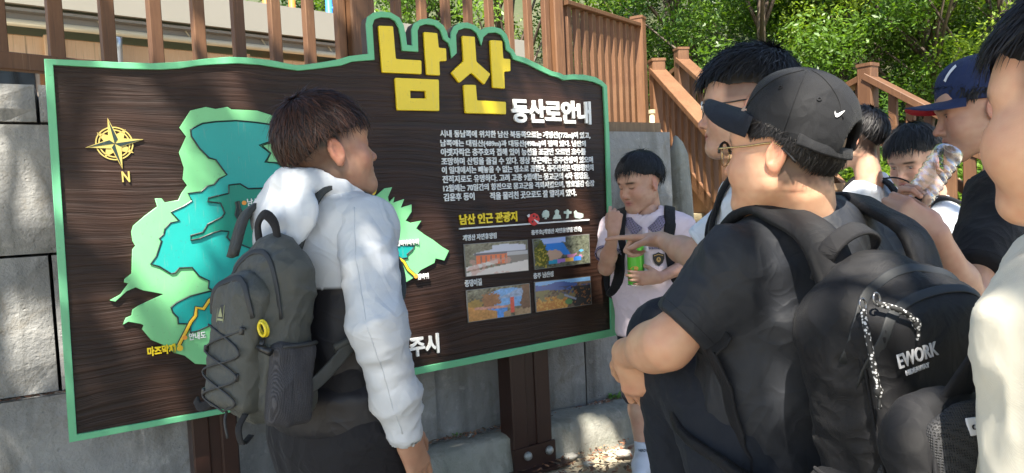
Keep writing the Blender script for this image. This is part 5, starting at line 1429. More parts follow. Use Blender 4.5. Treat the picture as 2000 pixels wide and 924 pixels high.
# ------------------------------------------------------------------ clothing helpers
UPV = np.array([0, 0, 1.0])
def rgt(f): return norm(np.cross(f, UPV))
def shoulder(N_, r_, side, w=0.155, drop=0.055): return N_ + r_ * side * w - UPV * drop
def tee(P_, N_, chest, pel, r_, f, arms, mat, hem, wd=0.15, dp=0.105, h=0.008, fold=None, name='shirt', neck_r=0.066, belly=0.0, grow=0.012, sr=(0.066, 0.062), neck_c=None, col=None, hollow=False, hemn=None):
    s = Sdf(); torso(s, pel, chest, N_, r_, f, wd, dp, grow=grow, belly=belly)
    for sh, el, fr in arms:
        sh, el = np.asarray(sh), np.asarray(el); e = sh + (el - sh) * fr
        s.cyl(sh, e, sr[0], sr[1], k=0.045, rd=0.003)
        if hollow: wl_ = max(0.009, 1.35 * h); s.cyl(e - norm(el - sh) * 0.02, e + norm(el - sh) * 0.03, sr[1] - wl_, sr[1] - wl_ * 0.9, rd=0.001, k=0.006, op='s')
    nc = N_ if neck_c is None else np.asarray(neck_c)
    s.cap(nc - UPV * 0.012 + f * 0.016, nc + UPV * 0.10 + f * 0.03, neck_r, neck_r, k=0.008, op='s')
    s.half(hem, -UPV if hemn is None else hemn)
    def calm(V):   # cloth lies flat at the sleeve openings
        m = np.ones(len(V))
        for sh, el, fr in arms:
            e = np.asarray(sh) + (np.asarray(el) - np.asarray(sh)) * fr; m = np.minimum(m, np.clip((np.linalg.norm(V - e, axis=1) - sr[1] * 0.95) / 0.05, 0.0, 1))
        return m
    o = P_.wear(name, s, mat, h=h, fold=fold, col=col, mask=calm, it=3)
    from mathutils.bvhtree import BVHTree
    V, F = SURF[o.name]; bv = BVHTree.FromPolygons([tuple(v) for v in V.tolist()], F.tolist()); ring = []
    for a in np.linspace(0, 2 * math.pi, 33)[:-1]:   # ribbed neckband on the edge of the opening
        best = None
        for k_ in (1.02, 1.08, 1.16):
            p = nc + (r_ * math.cos(a) + f * math.sin(a)) * neck_r * k_ + f * 0.016 + UPV * 0.10
            hit = bv.ray_cast(Vector(p.tolist()), Vector((0, 0, -1)), 0.2)
            if hit[0] is not None: best = np.array(hit[0]); break
        if best is not None: ring.append(best + UPV * 0.001)
    if len(ring) > 20 and name != 'polo_shirt':
        for _ in range(2): ring = [ring[i] * 0.5 + (ring[i - 1] + ring[(i + 1) % len(ring)]) * 0.25 for i in range(len(ring))]
        b = MB(); b.tube(ring, 0.0065, 7, closed=True); b.build('neckband', mat, o, smooth=True)
    for sh, el, fr in arms:
        dd = norm(np.asarray(el) - np.asarray(sh)); e = np.asarray(sh) + (np.asarray(el) - np.asarray(sh)) * fr - dd * 0.018; t1 = norm(np.cross(dd, (0.2, 0.3, 0.9))); t2 = np.cross(dd, t1); ring = []
        for a in np.linspace(0, 2 * math.pi, 25)[:-1]:
            loc = bv.find_nearest(Vector((e + (t1 * math.cos(a) + t2 * math.sin(a)) * sr[1] * 1.03).tolist())); ring.append(np.array(loc[0]) + np.array(loc[1]) * 0.0002)
        b = MB(); b.tube(ring, 0.0012, 5, closed=True); b.build('sleeve_hem', mat, o, smooth=True)
    return o
def core(P_, N_, chest, pel, r_, f, wd=0.15, dp=0.105, legs=()):
    s = Sdf(); torso(s, pel, chest, N_, r_, f, wd - 0.02, dp - 0.02)
    for a, k_, b in legs: s.cap(a, k_, 0.062, 0.045, k=0.03); s.cap(k_, b, 0.043, 0.032, k=0.02)
    s.cap(N_ - UPV * 0.05, N_ + UPV * 0.05, 0.05, 0.045, k=0.03)
    P_.skin(s, 0.014)
def trousers(P_, pel, legs, mat, r0=0.085, r1=0.065, top=None, h=0.011, fold=None, name='trousers', wd=0.15, dp=0.11, hemcut=True):
    s = Sdf(); r_ = norm(np.asarray(legs[0][0]) - np.asarray(legs[1][0])) if len(legs) > 1 else np.array([1.0, 0, 0])
    f = norm(np.cross(UPV, r_))
    s.cap(pel + UPV * 0.09, pel - UPV * 0.03, wd, wd + 0.005, k=0, ax=f, fl=dp / wd)
    for a, k_, b in legs:
        s.cap(a, k_, r0, (r0 + r1) / 2, k=0.05)
        if b is not None:
            s.cap(k_, np.asarray(k_) * 0.25 + np.asarray(b) * 0.75, (r0 + r1) / 2, r1, k=0.03); s.cyl(np.asarray(k_) * 0.3 + np.asarray(b) * 0.7, b, r1, r1, k=0.02)
    if top is not None: s.half(top, UPV)
    return P_.wear(name, s, mat, h=h, fold=fold)
def hang_arm(P_, sh, r_, f, side, L=(0.27, 0.24), bend=0.10, out=0.12, hd=RELAX, h=0.005):
    el = sh + norm(-UPV + r_ * side * out - f * 0.05) * L[0]; wr = el + norm(-UPV + f * (bend * 3)) * L[1]
    s = Sdf(); arm(s, sh, el, wr); hand(s, wr, norm(wr - el), -r_ * side, side, hd); P_.skin(s, h)
    return el, wr
def strap(o, N_, r_, f, side, mat, w=0.028, t=0.006, x=0.10, up=0.022, fr=0.125, bk=0.125, name='shoulder_strap', low=0.36, wide=0.155, surf=None):
    pts = [N_ + r_ * side * x * 0.85 - f * (bk + 0.02) - UPV * 0.13, N_ + r_ * side * x * 0.92 - f * (bk - 0.035) - UPV * 0.015, N_ + r_ * side * x - f * 0.03 + UPV * up, N_ + r_ * side * x + f * 0.045 + UPV * (up - 0.012),
           N_ + r_ * side * x * 1.03 + f * (fr - 0.02) - UPV * 0.06, N_ + r_ * side * x * 1.07 + f * fr - UPV * 0.17, N_ + r_ * side * (wide - 0.01) + f * (fr - 0.03) - UPV * (low - 0.06), N_ + r_ * side * (wide + 0.01) - f * 0.02 - UPV * low, N_ + r_ * side * (wide - 0.03) - f * bk - UPV * (low + 0.04)]
    P = smooth_path(pts, 6)
    c = lambda p: np.asarray(p) - (N_ - UPV * 0.16 + r_ * side * 0.06)
    if surf is not None:
        V, F = SURF[surf.name]; from mathutils.bvhtree import BVHTree
        bv = BVHTree.FromPolygons([tuple(v) for v in V.tolist()], F.tolist()); n_ = len(P); Q = []
        for i, p in enumerate(P):
            loc, nr, ix, ds = bv.find_nearest(Vector(np.asarray(p).tolist()))
            q = np.array(loc) + np.array(nr) * (t * 0.9)
            wgt = min(1.0, max(0.0, (i - 5) / 5)) * min(1.0, max(0.0, (n_ - 3 - i) / 6)); Q.append(np.asarray(p) * (1 - wgt) + q * wgt)
        for _ in range(2): Q = [Q[0]] + [Q[i] * 0.5 + (Q[i - 1] + Q[i + 1]) * 0.25 for i in range(1, n_ - 1)] + [Q[-1]]
        P = Q
    b = MB(); b.tube(P, 1.0, 8, flat=(w, t), up=c); return b.build(name, mat, o, smooth=True)
def snap_line(o, pts, off):
    from mathutils.bvhtree import BVHTree
    V, F = SURF[o.name]; bv = BVHTree.FromPolygons([tuple(v) for v in V.tolist()], F.tolist()); out = []
    for p in pts:
        h_ = bv.find_nearest(Vector(np.asarray(p).tolist())); out.append(np.array(h_[0]) + np.array(h_[1]) * off)
    return out
class Fr:
    """local frame: x right, y outwards, z up"""
    def __init__(s, c, x, y, z=None):
        s.c = np.asarray(c, float); x = norm(x); y = np.asarray(y, float); y = norm(y - x * np.dot(x, y)); zz = np.cross(x, y); s.M = np.stack([x, y, zz if zz[2] > 0 else -zz], 1)
    def __call__(s, *p): return s.c + s.M @ np.asarray(p, float)
    def w(s, V): return s.c + np.asarray(V) @ s.M.T
def fsdf(o, name, sd, F_, mat, h=0.007, fold=None, parent=None, col=None, it=1):
    V, F = sd.mesh(h); V = relax(V, F, it, 0.45)
    for f in (fold or []): V = folds(V, F, **f)
    c = None if col is None else col(V)
    V = F_.w(V)
    if np.linalg.det(F_.M) < 0: F = F[:, ::-1]
    ob_ = part(name, V, F, mat, parent or o, c, True); SURF[ob_.name] = (V, F); return ob_
def ftube(o, name, F_, pts, r_, mat, n=8, flat=None, up=(0, 1, 0), closed=False, parent=None, sm=0, col=None, on=None, off=0.001):
    P = [F_(*p) for p in pts]
    if sm: P = smooth_path(P, sm)
    if on is not None:
        P = snap_line(on, P, off)
        for _ in range(2): P = [P[0]] + [P[i] * 0.5 + (P[i - 1] + P[i + 1]) * 0.25 for i in range(1, len(P) - 1)] + [P[-1]]
    b = MB(); b.tube(P, r_, n, flat=flat, up=(F_.M @ np.asarray(up, float)) if not callable(up) else up, closed=closed); return b.build(name, mat, parent or o, smooth=True)
def ftext(o, name, F_, body, x, z, y, hgt, mat, wid=None, thick=0.001, bold=0.0, parent=None, flip=False):
    c = bpy.data.curves.new('tmp', 'FONT'); c.body = body; c.offset = bold; c.extrude = 0.02; c.resolution_u = 3
    ob = bpy.data.objects.new('tmp', c); COL.objects.link(ob); bpy.context.view_layer.update()
    me = bpy.data.meshes.new_from_object(ob.evaluated_get(bpy.context.evaluated_depsgraph_get())); bpy.data.objects.remove(ob); bpy.data.curves.remove(c)
    co = np.zeros(len(me.vertices) * 3, np.float32); me.vertices.foreach_get('co', co); co = co.reshape(-1, 3)
    s = hgt / max(co[:, 1].max() - co[:, 1].min(), 1e-6); sx = s if wid is None else wid / (co[:, 0].max() - co[:, 0].min())
    lx = (co[:, 0] - co[:, 0].min()) * sx; lz = (co[:, 1] - co[:, 1].min()) * s; ly = co[:, 2] / 0.02 * thick
    if flip: lx = -lx
    W = F_.w(np.stack([x + lx, y + ly, z + lz], 1)) - np.array(wl(parent or o))
    me.vertices.foreach_set('co', np.ascontiguousarray(W, dtype=np.float32).ravel()); me.materials.clear(); me.materials.append(mat); me.update()
    return link(name, me, parent or o)

# cloth colours
M_JKT = cloth('windbreaker', (1, 1, 1), 0.55, 0.25, 40, 0.05, attr=True, sheen=0.1, spec=0.4, bd=0.003, crease=0.24, cs=5.0)
M_BLACKP = cloth('black_trousers', (0.008, 0.008, 0.011), 0.75, 0.4, 14, 0.1, bd=0.008)
M_PINK = cloth('pink_polo', (0.72, 0.60, 0.66), 0.85, 0.3, 20, 0.2); M_NAVY = cloth('navy_cloth', (0.010, 0.013, 0.028), 0.85, 0.3, 16)
M_TWHITE = cloth('white_tee', (0.74, 0.76, 0.80), 0.85, 0.3, 16); M_CHAR = cloth('charcoal_tee', (0.020, 0.022, 0.027), 0.62, 0.35, 14, 0.1, sheen=0.08, bd=0.005)
M_BLK = cloth('black_tee', (0.010, 0.010, 0.012), 0.85, 0.3, 16); M_CREAMT = cloth('cream_shirt', (0.74, 0.69, 0.56), 0.8, 0.15, 30, crease=0.10, cs=4.0)
M_PANTS = cloth('slate_trousers', (0.011, 0.014, 0.021), 0.8, 0.4, 14, bd=0.006); M_SHOE = plain('shoe_white', (0.62, 0.66, 0.74), 0.6, var=0.1, vs=30, bmp=0.2); M_SOLE = plain('shoe_sole', (0.7, 0.7, 0.68), 0.7)
M_SHOED = plain('shoe_dark', (0.03, 0.03, 0.035), 0.6); M_SOCK = cloth('sock', (0.55, 0.60, 0.70), 0.9, 0.4, 60)
M_BAGK = cloth('black_nylon', (0.008, 0.008, 0.0095), 0.62, 0.3, 22, 0.35, 520, sheen=0.1); M_BAGS = cloth('black_webbing', (0.008, 0.008, 0.010), 0.7, 0.2, 60, 0.5, 300)
M_OLIVE = cloth('olive_nylon', (0.066, 0.070, 0.062), 0.5, 0.3, 20, 0.45, 380, sheen=0.1, spec=0.45); M_OLIVE2 = cloth('grey_nylon', (0.040, 0.044, 0.044), 0.55, 0.3, 20, 0.3, 420)
M_ZIP = plain('zip_tape', (0.018, 0.02, 0.022), 0.6); M_CORD = plain('cord_dark', (0.03, 0.032, 0.034), 0.6, var=0.2, vs=200); M_DGRN = cloth('dark_green_nylon', (0.030, 0.042, 0.036), 0.6, 0.3, 20, 0.3)
M_METAL = plain('zip_metal', (0.25, 0.25, 0.26), 0.3, 0.9, var=0.1); M_YRING = plain('ring_yellow', (0.75, 0.60, 0.03), 0.3); M_PLASK = plain('black_plastic', (0.015, 0.015, 0.016), 0.35)
M_LOGOW = plain('print_white', (0.70, 0.70, 0.72), 0.6, var=0.05); M_LOGOG = plain('print_olive', (0.30, 0.32, 0.17), 0.6, var=0.05); M_GREENP = plain('print_green', (0.25, 0.6, 0.12), 0.6)
def mat_mesh(name, c, sc=260):
    m, nt, b = newmat(name)
    co = coords(nt); v = N(nt, 'ShaderNodeTexVoronoi', feature='F1'); v.inputs['Scale'].default_value = sc; v.inputs['Randomness'].default_value = 0.15; nt.links.new(co, v.inputs[0])
    f = ramp(nt, v.outputs[0], [(0.25, 0.0), (0.5, 1.0)])
    nt.links.new(mixc(nt, tuple(x * 0.25 for x in c), c, f), b.inputs['Base Color']); b.inputs['Roughness'].default_value = 0.65
    nt.links.new(bump(nt, f, 0.8, 0.002), b.inputs['Normal'])
    return m
M_MESH = mat_mesh('spacer_mesh', (0.030, 0.030, 0.032), 300); M_POCK = mat_mesh('pocket_mesh', (0.055, 0.055, 0.064), 420)
def mat_plaid():
    m, nt, b = newmat('plaid_collar'); co = coords(nt, (1, 1, 1), (0.5, 0.3, 0.4))
    def bands(dirn, sc, lo, hi):
        w = N(nt, 'ShaderNodeTexWave', wave_type='BANDS', bands_direction=dirn); w.inputs['Scale'].default_value = sc; nt.links.new(co, w.inputs[0])
        return ramp(nt, w.outputs[1], [(lo, 0.0), (hi, 1.0)])
    a = mixc(nt, (0.025, 0.022, 0.045), (0.20, 0.13, 0.27), bands('X', 26, 0.45, 0.7)); a = mixc(nt, a, (0.17, 0.13, 0.22), bands('Z', 26, 0.5, 0.75)); a = mixc(nt, a, (0.6, 0.58, 0.66), bands('X', 52, 0.9, 0.97)); a = mixc(nt, a, (0.02, 0.02, 0.04), bands('Z', 52, 0.8, 0.9))
    nt.links.new(a, b.inputs['Base Color']); b.inputs['Roughness'].default_value = 0.8
    return m
M_PLAID = mat_plaid()

# ------------------------------------------------------------------ boy in the white and black windbreaker, seen from behind, left
f1 = norm((0.60, 0.80, 0)); r1 = rgt(f1)
N1 = pt(626, 392, 1.70)
P1 = Person('boy in white and black windbreaker seen from behind, reading the map', (N1[0], N1[1]), (0.42, 0.225, 0.145))
fade = lambda V: np.clip((0.020 + 0.35 * np.clip(-V[:, 1] - 0.03, 0, 1) * 0 - np.abs(V[:, 2] - 0.0)) * 0, 0, 1)
def st1(V):   # clipped sides and nape
    x, y, z = V.T
    return 0.75 * np.clip((0.012 - y) / 0.02, 0, 1) * np.clip((z + 0.085 + 0.35 * (y + 0.1) * 0.6) / 0.02, 0, 1) * (np.abs(x) < 0.0755) + 0.5 * np.clip((z - 0.008) / 0.02, 0, 1) * np.clip((0.04 - y) / 0.012, 0, 1) * (np.abs(x) < 0.079)
P1.head(pt(643, 299, 1.69), norm((0.80, 0.55, 0.17)), rgt(norm((0.80, 0.55, 0))), {'stubble': st1, 'jaw': 0.92, 'cheek': 0.92, 'haircol': (0.018, 0.013, 0.011), 'neck': ((0, -0.030, -0.065), (-0.005, -0.085, -0.175), 0.050, 0.054)})
P1.hair(n=9000, wid=0.0014, col=(0.022, 0.013, 0.012), tips=(0.115, 0.045, 0.024), tipfrac=0.5, thick=(0.016, 0.008), ends=[113, 110, 100, 86, 90, 98, 104], len=(28, 60), tuft=0.004, jit=4.5, swvar=0.35, fringe_out=0.010, whorl=(0.05, -0.40, 0.92), wave=0.09, clump=0.5, seed=4)
c1 = N1 - UPV * 0.17 + f1 * 0.02; p1 = N1 - UPV * 0.52 + r1 * 0.02
sR = shoulder(N1, r1, 1, 0.15, 0.06); sL = shoulder(N1, r1, -1, 0.15, 0.06)
eR = pt(738, 640, 1.50); wR = pt(792, 850, 1.55)
s = Sdf(); arm(s, sR, eR, wR); hand(s, wR, norm(wR - eR) + np.array((0.12, 0.1, 0)), norm((-0.75, 0.5, 0)), 1, RELAX, sc=1.03); P1.skin(s, 0.0036)
eL = sL + norm(-UPV - r1 * 0.12 + f1 * 0.1) * 0.27; wL = eL + norm(-UPV + f1 * 0.5) * 0.24
s = Sdf(); arm(s, sL, eL, wL); hand(s, wL, norm(wL - eL), r1, -1, RELAX); P1.skin(s, 0.005)
hipR, hipL = p1 + r1 * 0.085 - UPV * 0.04, p1 - r1 * 0.085 - UPV * 0.04
kR, kL = np.array([hipR[0], hipR[1], 0.43]) + f1 * 0.03, np.array([hipL[0], hipL[1], 0.43]) + f1 * 0.05
aR, aL = np.array([hipR[0], hipR[1], 0.07]) + r1 * 0.02, np.array([hipL[0], hipL[1], 0.07]) - r1 * 0.02
core(P1, N1, c1, p1, r1, f1, legs=((hipR, kR, aR), (hipL, kL, aL))); P1.finish()
zdiv = pt(620, 572, 1.55)[2]; wht, blk = np.array((0.56, 0.59, 0.63)), np.array((0.009, 0.009, 0.013))
hemz = pt(640, 842, 1.6)[2]
s = Sdf(); torso(s, p1, c1, N1, r1, f1, 0.155, 0.11, grow=0.022); s.cyl(np.array([p1[0], p1[1], hemz]), np.array([p1[0], p1[1], hemz + 0.10]), 0.183, 0.188, k=0.03, rd=0.02, ax=f1, fl=0.76)
s.cap(N1 - UPV * 0.02, N1 + UPV * 0.05 + f1 * 0.03, 0.062, k=0.01, op='s'); s.half(np.array([p1[0], p1[1], hemz]), -UPV)
jcol = lambda V: np.where((V[:, 2] > zdiv + 0.006 * vnoise(V * 9, 2))[:, None], wht, blk)
jk = P1.wear('jacket', s, M_JKT, h=0.0075, col=jcol, fold=[dict(amp=0.004, freq=8, seed=3, stretch=(1, 1, 0.4)), dict(amp=0.0015, freq=22, seed=8, stretch=(1, 1, 0.7))])
s = Sdf(); pc1 = np.array([p1[0], p1[1], hemz - 0.004]); s.cyl(pc1 - UPV * 0.030, pc1 + UPV * 0.012, 0.168, 0.172, rd=0.010, k=0, ax=f1, fl=0.74); V, F = s.mesh(0.006)
V = V + vnormals(V, F) * (0.0022 * np.sin(np.arctan2(*(V - pc1)[:, :2].T) * 90) * 0 + 0.0020 * np.sin(V[:, 2] * 700))[:, None]; part('waistband', V, F, M_JKT, jk, np.tile(blk, (len(V), 1)), True)
def sleeve(P_, sh, el, wr, mat, parent, col, seed, r_=(0.066, 0.058, 0.050, 0.037), name='sleeve'):
    s = Sdf(); sh, el, wr = map(np.asarray, (sh, el, wr)); s.cap(sh, el, r_[0], r_[1], k=0); s.cap(el, el * 0.35 + wr * 0.65, r_[1], r_[2], k=0.03); s.cap(el * 0.35 + wr * 0.65, el * 0.04 + wr * 0.96, r_[2], r_[3], k=0.03)
    s.cyl(el * 0.05 + wr * 0.95, wr + norm(wr - el) * 0.012, r_[3] * 0.98, r_[3] * 0.92, rd=0.004, k=0.012); s.cyl(wr - norm(wr - el) * 0.01, wr + norm(wr - el) * 0.05, r_[3] * 0.83, r_[3] * 0.83, rd=0.001, k=0.002, op='s')
    M = rotm(np.cross(norm(wr - sh), (0.3, 0.9, 0.1)), norm(wr - sh))
    V, F = s.mesh(0.0065); V = relax(V, F, 1, 0.45)
    V = folds(V, F, 0.0032, 9, seed, (0.5, 1.9, 0.5), M); V = folds(V, F, 0.0012, 26, seed + 3, (0.5, 1.6, 0.5), M)
    # gathered folds at the elbow and above the cuff
    ax = norm(wr - sh); L_ = np.linalg.norm(wr - sh); t = (V - sh) @ ax / L_; rad = V - sh - np.outer(t * L_, ax); e1 = norm(np.cross(ax, (0.2, 0.9, 0.3))); e2 = np.cross(ax, e1); th = np.arctan2(rad @ e1, rad @ e2)
    wob_ = vnoise(V * 9, seed + 8); ph_ = t * 7 + 1.15 * np.sin(th + seed) + 0.8 * wob_
    d_ = (0.0045 * np.exp(-((t - 0.52) / 0.18) ** 2) + 0.0042 * np.exp(-((t - 0.88) / 0.10) ** 2) + 0.003 * np.exp(-((t - 0.15) / 0.12) ** 2)) * (1 - 2 * np.abs(np.sin(math.pi * ph_)) ** 0.7) * (0.45 + 0.55 * np.cos(th + 0.7 + seed + 2 * wob_))
    V = V + vnormals(V, F) * d_[:, None]
    o = part(name, V, F, mat, parent, np.tile(col, (len(V), 1)), True); SURF[o.name] = (V, F); return o
sv = sleeve(P1, sR, eR, wR, M_JKT, jk, wht, 11); sleeve(P1, sL, eL, wL, M_JKT, jk, wht, 17)
sp = smooth_path([sR + UPV * 0.045 + np.array((-0.01, -0.055, 0)), sR * 0.6 + eR * 0.4 + np.array((-0.012, -0.064, 0)), eR + np.array((-0.005, -0.060, 0)), eR * 0.5 + wR * 0.5 + np.array((-0.0, -0.056, 0)), wR + np.array((0, -0.036, 0.02))], 10)
b = MB(); b.tube(snap_line(sv, sp, 0.0002), 0.0013, 6, c0=tuple(wht)); b.build('sleeve_seam', M_JKT, sv, smooth=True, col=True)
s = Sdf(); L = [N1 + r1 * 0.080 + f1 * 0.060 + UPV * 0.000, N1 + r1 * 0.090 - f1 * 0.010 + UPV * 0.022, N1 + r1 * 0.058 - f1 * 0.068 + UPV * 0.042, N1 - f1 * 0.086 + UPV * 0.048, N1 - r1 * 0.058 - f1 * 0.068 + UPV * 0.040, N1 - r1 * 0.090 - f1 * 0.01 + UPV * 0.020, N1 - r1 * 0.080 + f1 * 0.055 - UPV * 0.005]
s.path(L, [0.016, 0.020, 0.024, 0.025, 0.024, 0.020, 0.016], k=0.012); Mh = rotm(r1, norm(f1 - UPV * 0.22))
s.ell(N1 - f1 * 0.104 - UPV * 0.030, (0.116, 0.026, 0.082), Mh, k=0.018); s.ell(N1 - f1 * 0.128 - UPV * 0.085, (0.084, 0.020, 0.058), Mh, k=0.02); s.ell(N1 - f1 * 0.148 - UPV * 0.120, (0.040, 0.020, 0.035), Mh, k=0.02)
s.cap(N1 + r1 * 0.10 - f1 * 0.02 + UPV * 0.0, N1 + r1 * 0.03 - f1 * 0.150 - UPV * 0.105, 0.012, 0.010, k=0.008); s.cap(N1 - r1 * 0.10 - f1 * 0.02 + UPV * 0.0, N1 - r1 * 0.03 - f1 * 0.150 - UPV * 0.105, 0.012, 0.010, k=0.008)
P1.wear('hood', s, M_JKT, h=0.006, parent=jk, col=lambda V: np.tile(wht * 1.0, (len(V), 1)), fold=[dict(amp=0.006, freq=9, seed=5, stretch=(1.5, 1.5, 0.5)), dict(amp=0.002, freq=24, seed=9, stretch=(1.3, 1.3, 0.6))])
trousers(P1, p1, ((hipR, kR, aR + UPV * 0.03), (hipL, kL, aL + UPV * 0.03)), M_BLACKP, 0.108, 0.085, wd=0.165, dp=0.125, h=0.010, fold=[dict(amp=0.008, freq=8, seed=21, stretch=(1, 1, 0.5))])
shoes(P1, [aR * [1, 1, 0], aL * [1, 1, 0]], f1, M_SHOED, M_SOLE)
# his backpack
o1 = -f1
K = Fr(N1 + o1 * 0.195 + r1 * 0.055 - UPV * 0.270, r1, norm(o1 + UPV * 0.16)); K.M = K.M * 0.84
bag1 = thing('backpack', K(0, 0, -0.22), 'olive grey backpack with yellow ring worn over the white and black windbreaker', 'backpack', 'backpacks worn by the students')
s = Sdf(); s.box((0, 0.0, -0.02), (0.118, 0.055, 0.195), 0.045, k=0); s.ell((0, 0.0, 0.115), (0.108, 0.062, 0.125), k=0.05); s.ell((0, 0.035, -0.06), (0.105, 0.070, 0.165), k=0.05)
body1 = fsdf(bag1, 'main_compartment', s, K, M_OLIVE, 0.006, [dict(amp=0.004, freq=13, seed=2), dict(amp=0.002, freq=30, seed=4)])
s = Sdf(); s.box((-0.012, 0.078, -0.045), (0.090, 0.036, 0.150), 0.030, k=0); s.ell((-0.012, 0.075, 0.070), (0.086, 0.034, 0.070), k=0.03)
fp1 = fsdf(bag1, 'front_pocket', s, K, M_OLIVE, 0.006, [dict(amp=0.005, freq=12, seed=7, stretch=(1, 1, 0.8)), dict(amp=0.002, freq=30, seed=14)])
s = Sdf(); s.box((0.112, 0.012, -0.125), (0.022, 0.060, 0.100), 0.020, k=0); s.ell((0.122, 0.015, -0.15), (0.022, 0.05, 0.07), k=0.02)
sp1 = fsdf(bag1, 'side_pocket', s, K, M_POCK, 0.006, [dict(amp=0.004, freq=16, seed=9, stretch=(1, 1, 0.7))])
ftube(bag1, 'pocket_hem', K, [(0.128, -0.046, -0.026), (0.139, 0.0, -0.030), (0.132, 0.055, -0.034)], 0.0045, M_CORD, sm=5)
ftube(bag1, 'zip', K, [(-0.104, 0.062, 0.02), (-0.088, 0.072, 0.12), (-0.04, 0.070, 0.185), (0.03, 0.066, 0.195), (0.085, 0.058, 0.14), (0.108, 0.05, 0.03)], 1.0, M_ZIP, flat=(0.0060, 0.0016), up=(0, 1, 0.3), sm=6, on=body1)
ftube(bag1, 'zip', K, [(-0.100, 0.112, 0.03), (-0.072, 0.116, 0.098), (-0.012, 0.116, 0.132), (0.045, 0.114, 0.108), (0.080, 0.110, 0.03)], 1.0, M_ZIP, flat=(0.0070, 0.0016), up=(0, 1, 0.3), sm=6, on=fp1)
ftube(bag1, 'handle', K, [(-0.060, 0.010, 0.215), (-0.056, 0.022, 0.265), (-0.02, 0.028, 0.290), (0.016, 0.022, 0.265), (0.020, 0.010, 0.215)], 1.0, M_BAGS, flat=(0.011, 0.004), up=(0, 1, 0.2), sm=5)
for q in (-1, 1): ftube(bag1, 'bungee_cord', K, [(q * 0.080 - 0.012, 0.116, 0.005), (-q * 0.074 - 0.012, 0.124, -0.055), (q * 0.074 - 0.012, 0.126, -0.110), (-q * 0.068 - 0.012, 0.124, -0.165), (-0.012, 0.108, -0.200)], 0.0024, M_CORD, 6, sm=8)
ftube(bag1, 'cord_tail', K, [(-0.012, 0.098, -0.200), (-0.005, 0.105, -0.225), (0.004, 0.100, -0.262)], 0.0032, M_CORD, 6, sm=4)
for q, z in ((0.062, 0.0), (0.058, -0.11), (-0.085, -0.055), (-0.08, -0.16)):
    s = Sdf(); s.box((q - 0.004, 0.114, z), (0.006, 0.010, 0.010), 0.003); fsdf(bag1, 'cord_loop', s, K, M_PLASK, 0.003)
pa_ = Sdf(); pa_.box((-0.035, 0.116, 0.035), (0.017, 0.004, 0.023), 0.002); lg = fsdf(bag1, 'logo_patch', pa_, K, M_ZIP, 0.0022)
b = MB()
for q in ([(-0.046, 0.018), (-0.024, 0.018), (-0.024, 0.023), (-0.046, 0.023)], [(-0.044, 0.027), (-0.036, 0.050), (-0.032, 0.040), (-0.028, 0.034), (-0.026, 0.027)]):
    n_ = len(q); V = [K(x, y, z) for y in (0.1202, 0.1212) for x, z in q]; b.add(V, [tuple(range(n_, 2 * n_)), tuple(range(n_ - 1, -1, -1))] + [(i, (i + 1) % n_, n_ + (i + 1) % n_, n_ + i) for i in range(n_)])
b.add([K(x, y, z) for y in (0.1202, 0.1210) for x, z in ((-0.050, 0.014), (-0.048, 0.014), (-0.048, 0.056), (-0.050, 0.056))], [(4, 5, 6, 7), (3, 2, 1, 0)]); b.add([K(x, y, z) for y in (0.1202, 0.1210) for x, z in ((-0.022, 0.014), (-0.020, 0.014), (-0.020, 0.056), (-0.022, 0.056))], [(4, 5, 6, 7), (3, 2, 1, 0)])
b.build('logo', M_LOGOG, lg)
b = MB(); b.tube([K(0.095 + 0.016 * math.cos(a), 0.085 + 0.006 * math.sin(a), 0.008 + 0.018 * math.sin(a)) for a in np.linspace(0, 6.283, 17)[:-1]], 0.0034, 8, closed=True); b.build('key_ring', M_YRING, bag1, smooth=True)
b = MB(); b.tube([K(0.099 + 0.014 * math.cos(a), 0.092 + 0.004 * math.sin(a), 0.006 + 0.016 * math.sin(a)) for a in np.linspace(0, 6.283, 17)[:-1]], 0.0030, 8, closed=True); b.build('key_ring', M_YRING, bag1, smooth=True)
ftube(bag1, 'ring_toggle', K, [(0.095, 0.086, -0.016), (0.098, 0.090, -0.040)], 0.0055, M_PLASK); ftube(bag1, 'ring_toggle', K, [(0.092, 0.092, -0.036), (0.130, 0.086, -0.046)], 0.0075, M_PLASK)
for q in (-1, 1): strap(bag1, N1 + UPV * 0.012, r1, f1, q, M_OLIVE2, 0.028, 0.008, 0.070 if q > 0 else 0.122, 0.006 if q > 0 else 0.026, 0.15, 0.115 if q > 0 else 0.155, low=0.30, wide=0.195, surf=jk)
ftube(bag1, 'wing_strap', K, [(0.112, 0.03, -0.165), (0.135, -0.04, -0.130), (0.155, -0.11, -0.055), (0.165, -0.16, 0.01)], 1.0, M_OLIVE2, flat=(0.014, 0.003), up=(1, 0.3, 0), sm=5)
s = Sdf(); s.ell((0.110, -0.02, -0.165), (0.018, 0.055, 0.055), k=0); fsdf(bag1, 'bag_wing', s, K, M_OLIVE, 0.006)
ftube(bag1, 'bottom_strap', K, [(0.07, 0.10, -0.195), (0.074, 0.118, -0.225), (0.078, 0.108, -0.262), (0.076, 0.085, -0.245)], 1.0, M_BAGS, flat=(0.010, 0.002), sm=4); ftube(bag1, 'bottom_strap', K, [(-0.09, 0.09, -0.19), (-0.125, 0.10, -0.205), (-0.150, 0.10, -0.19)], 1.0, M_BAGS, flat=(0.010, 0.003), sm=4)
ftext(bag1, 'print', K, 'WATERSHED', 0.0 + 0.045, -0.165, 0.112, 0.006, M_LOGOG, wid=-0.0 or 0.05, flip=True) if False else None
s = Sdf(); s.box((-0.025, 0.118, -0.150), (0.008, 0.0025, 0.005), 0.001); fsdf(bag1, 'green_mark', s, K, M_GREENP, 0.0016)
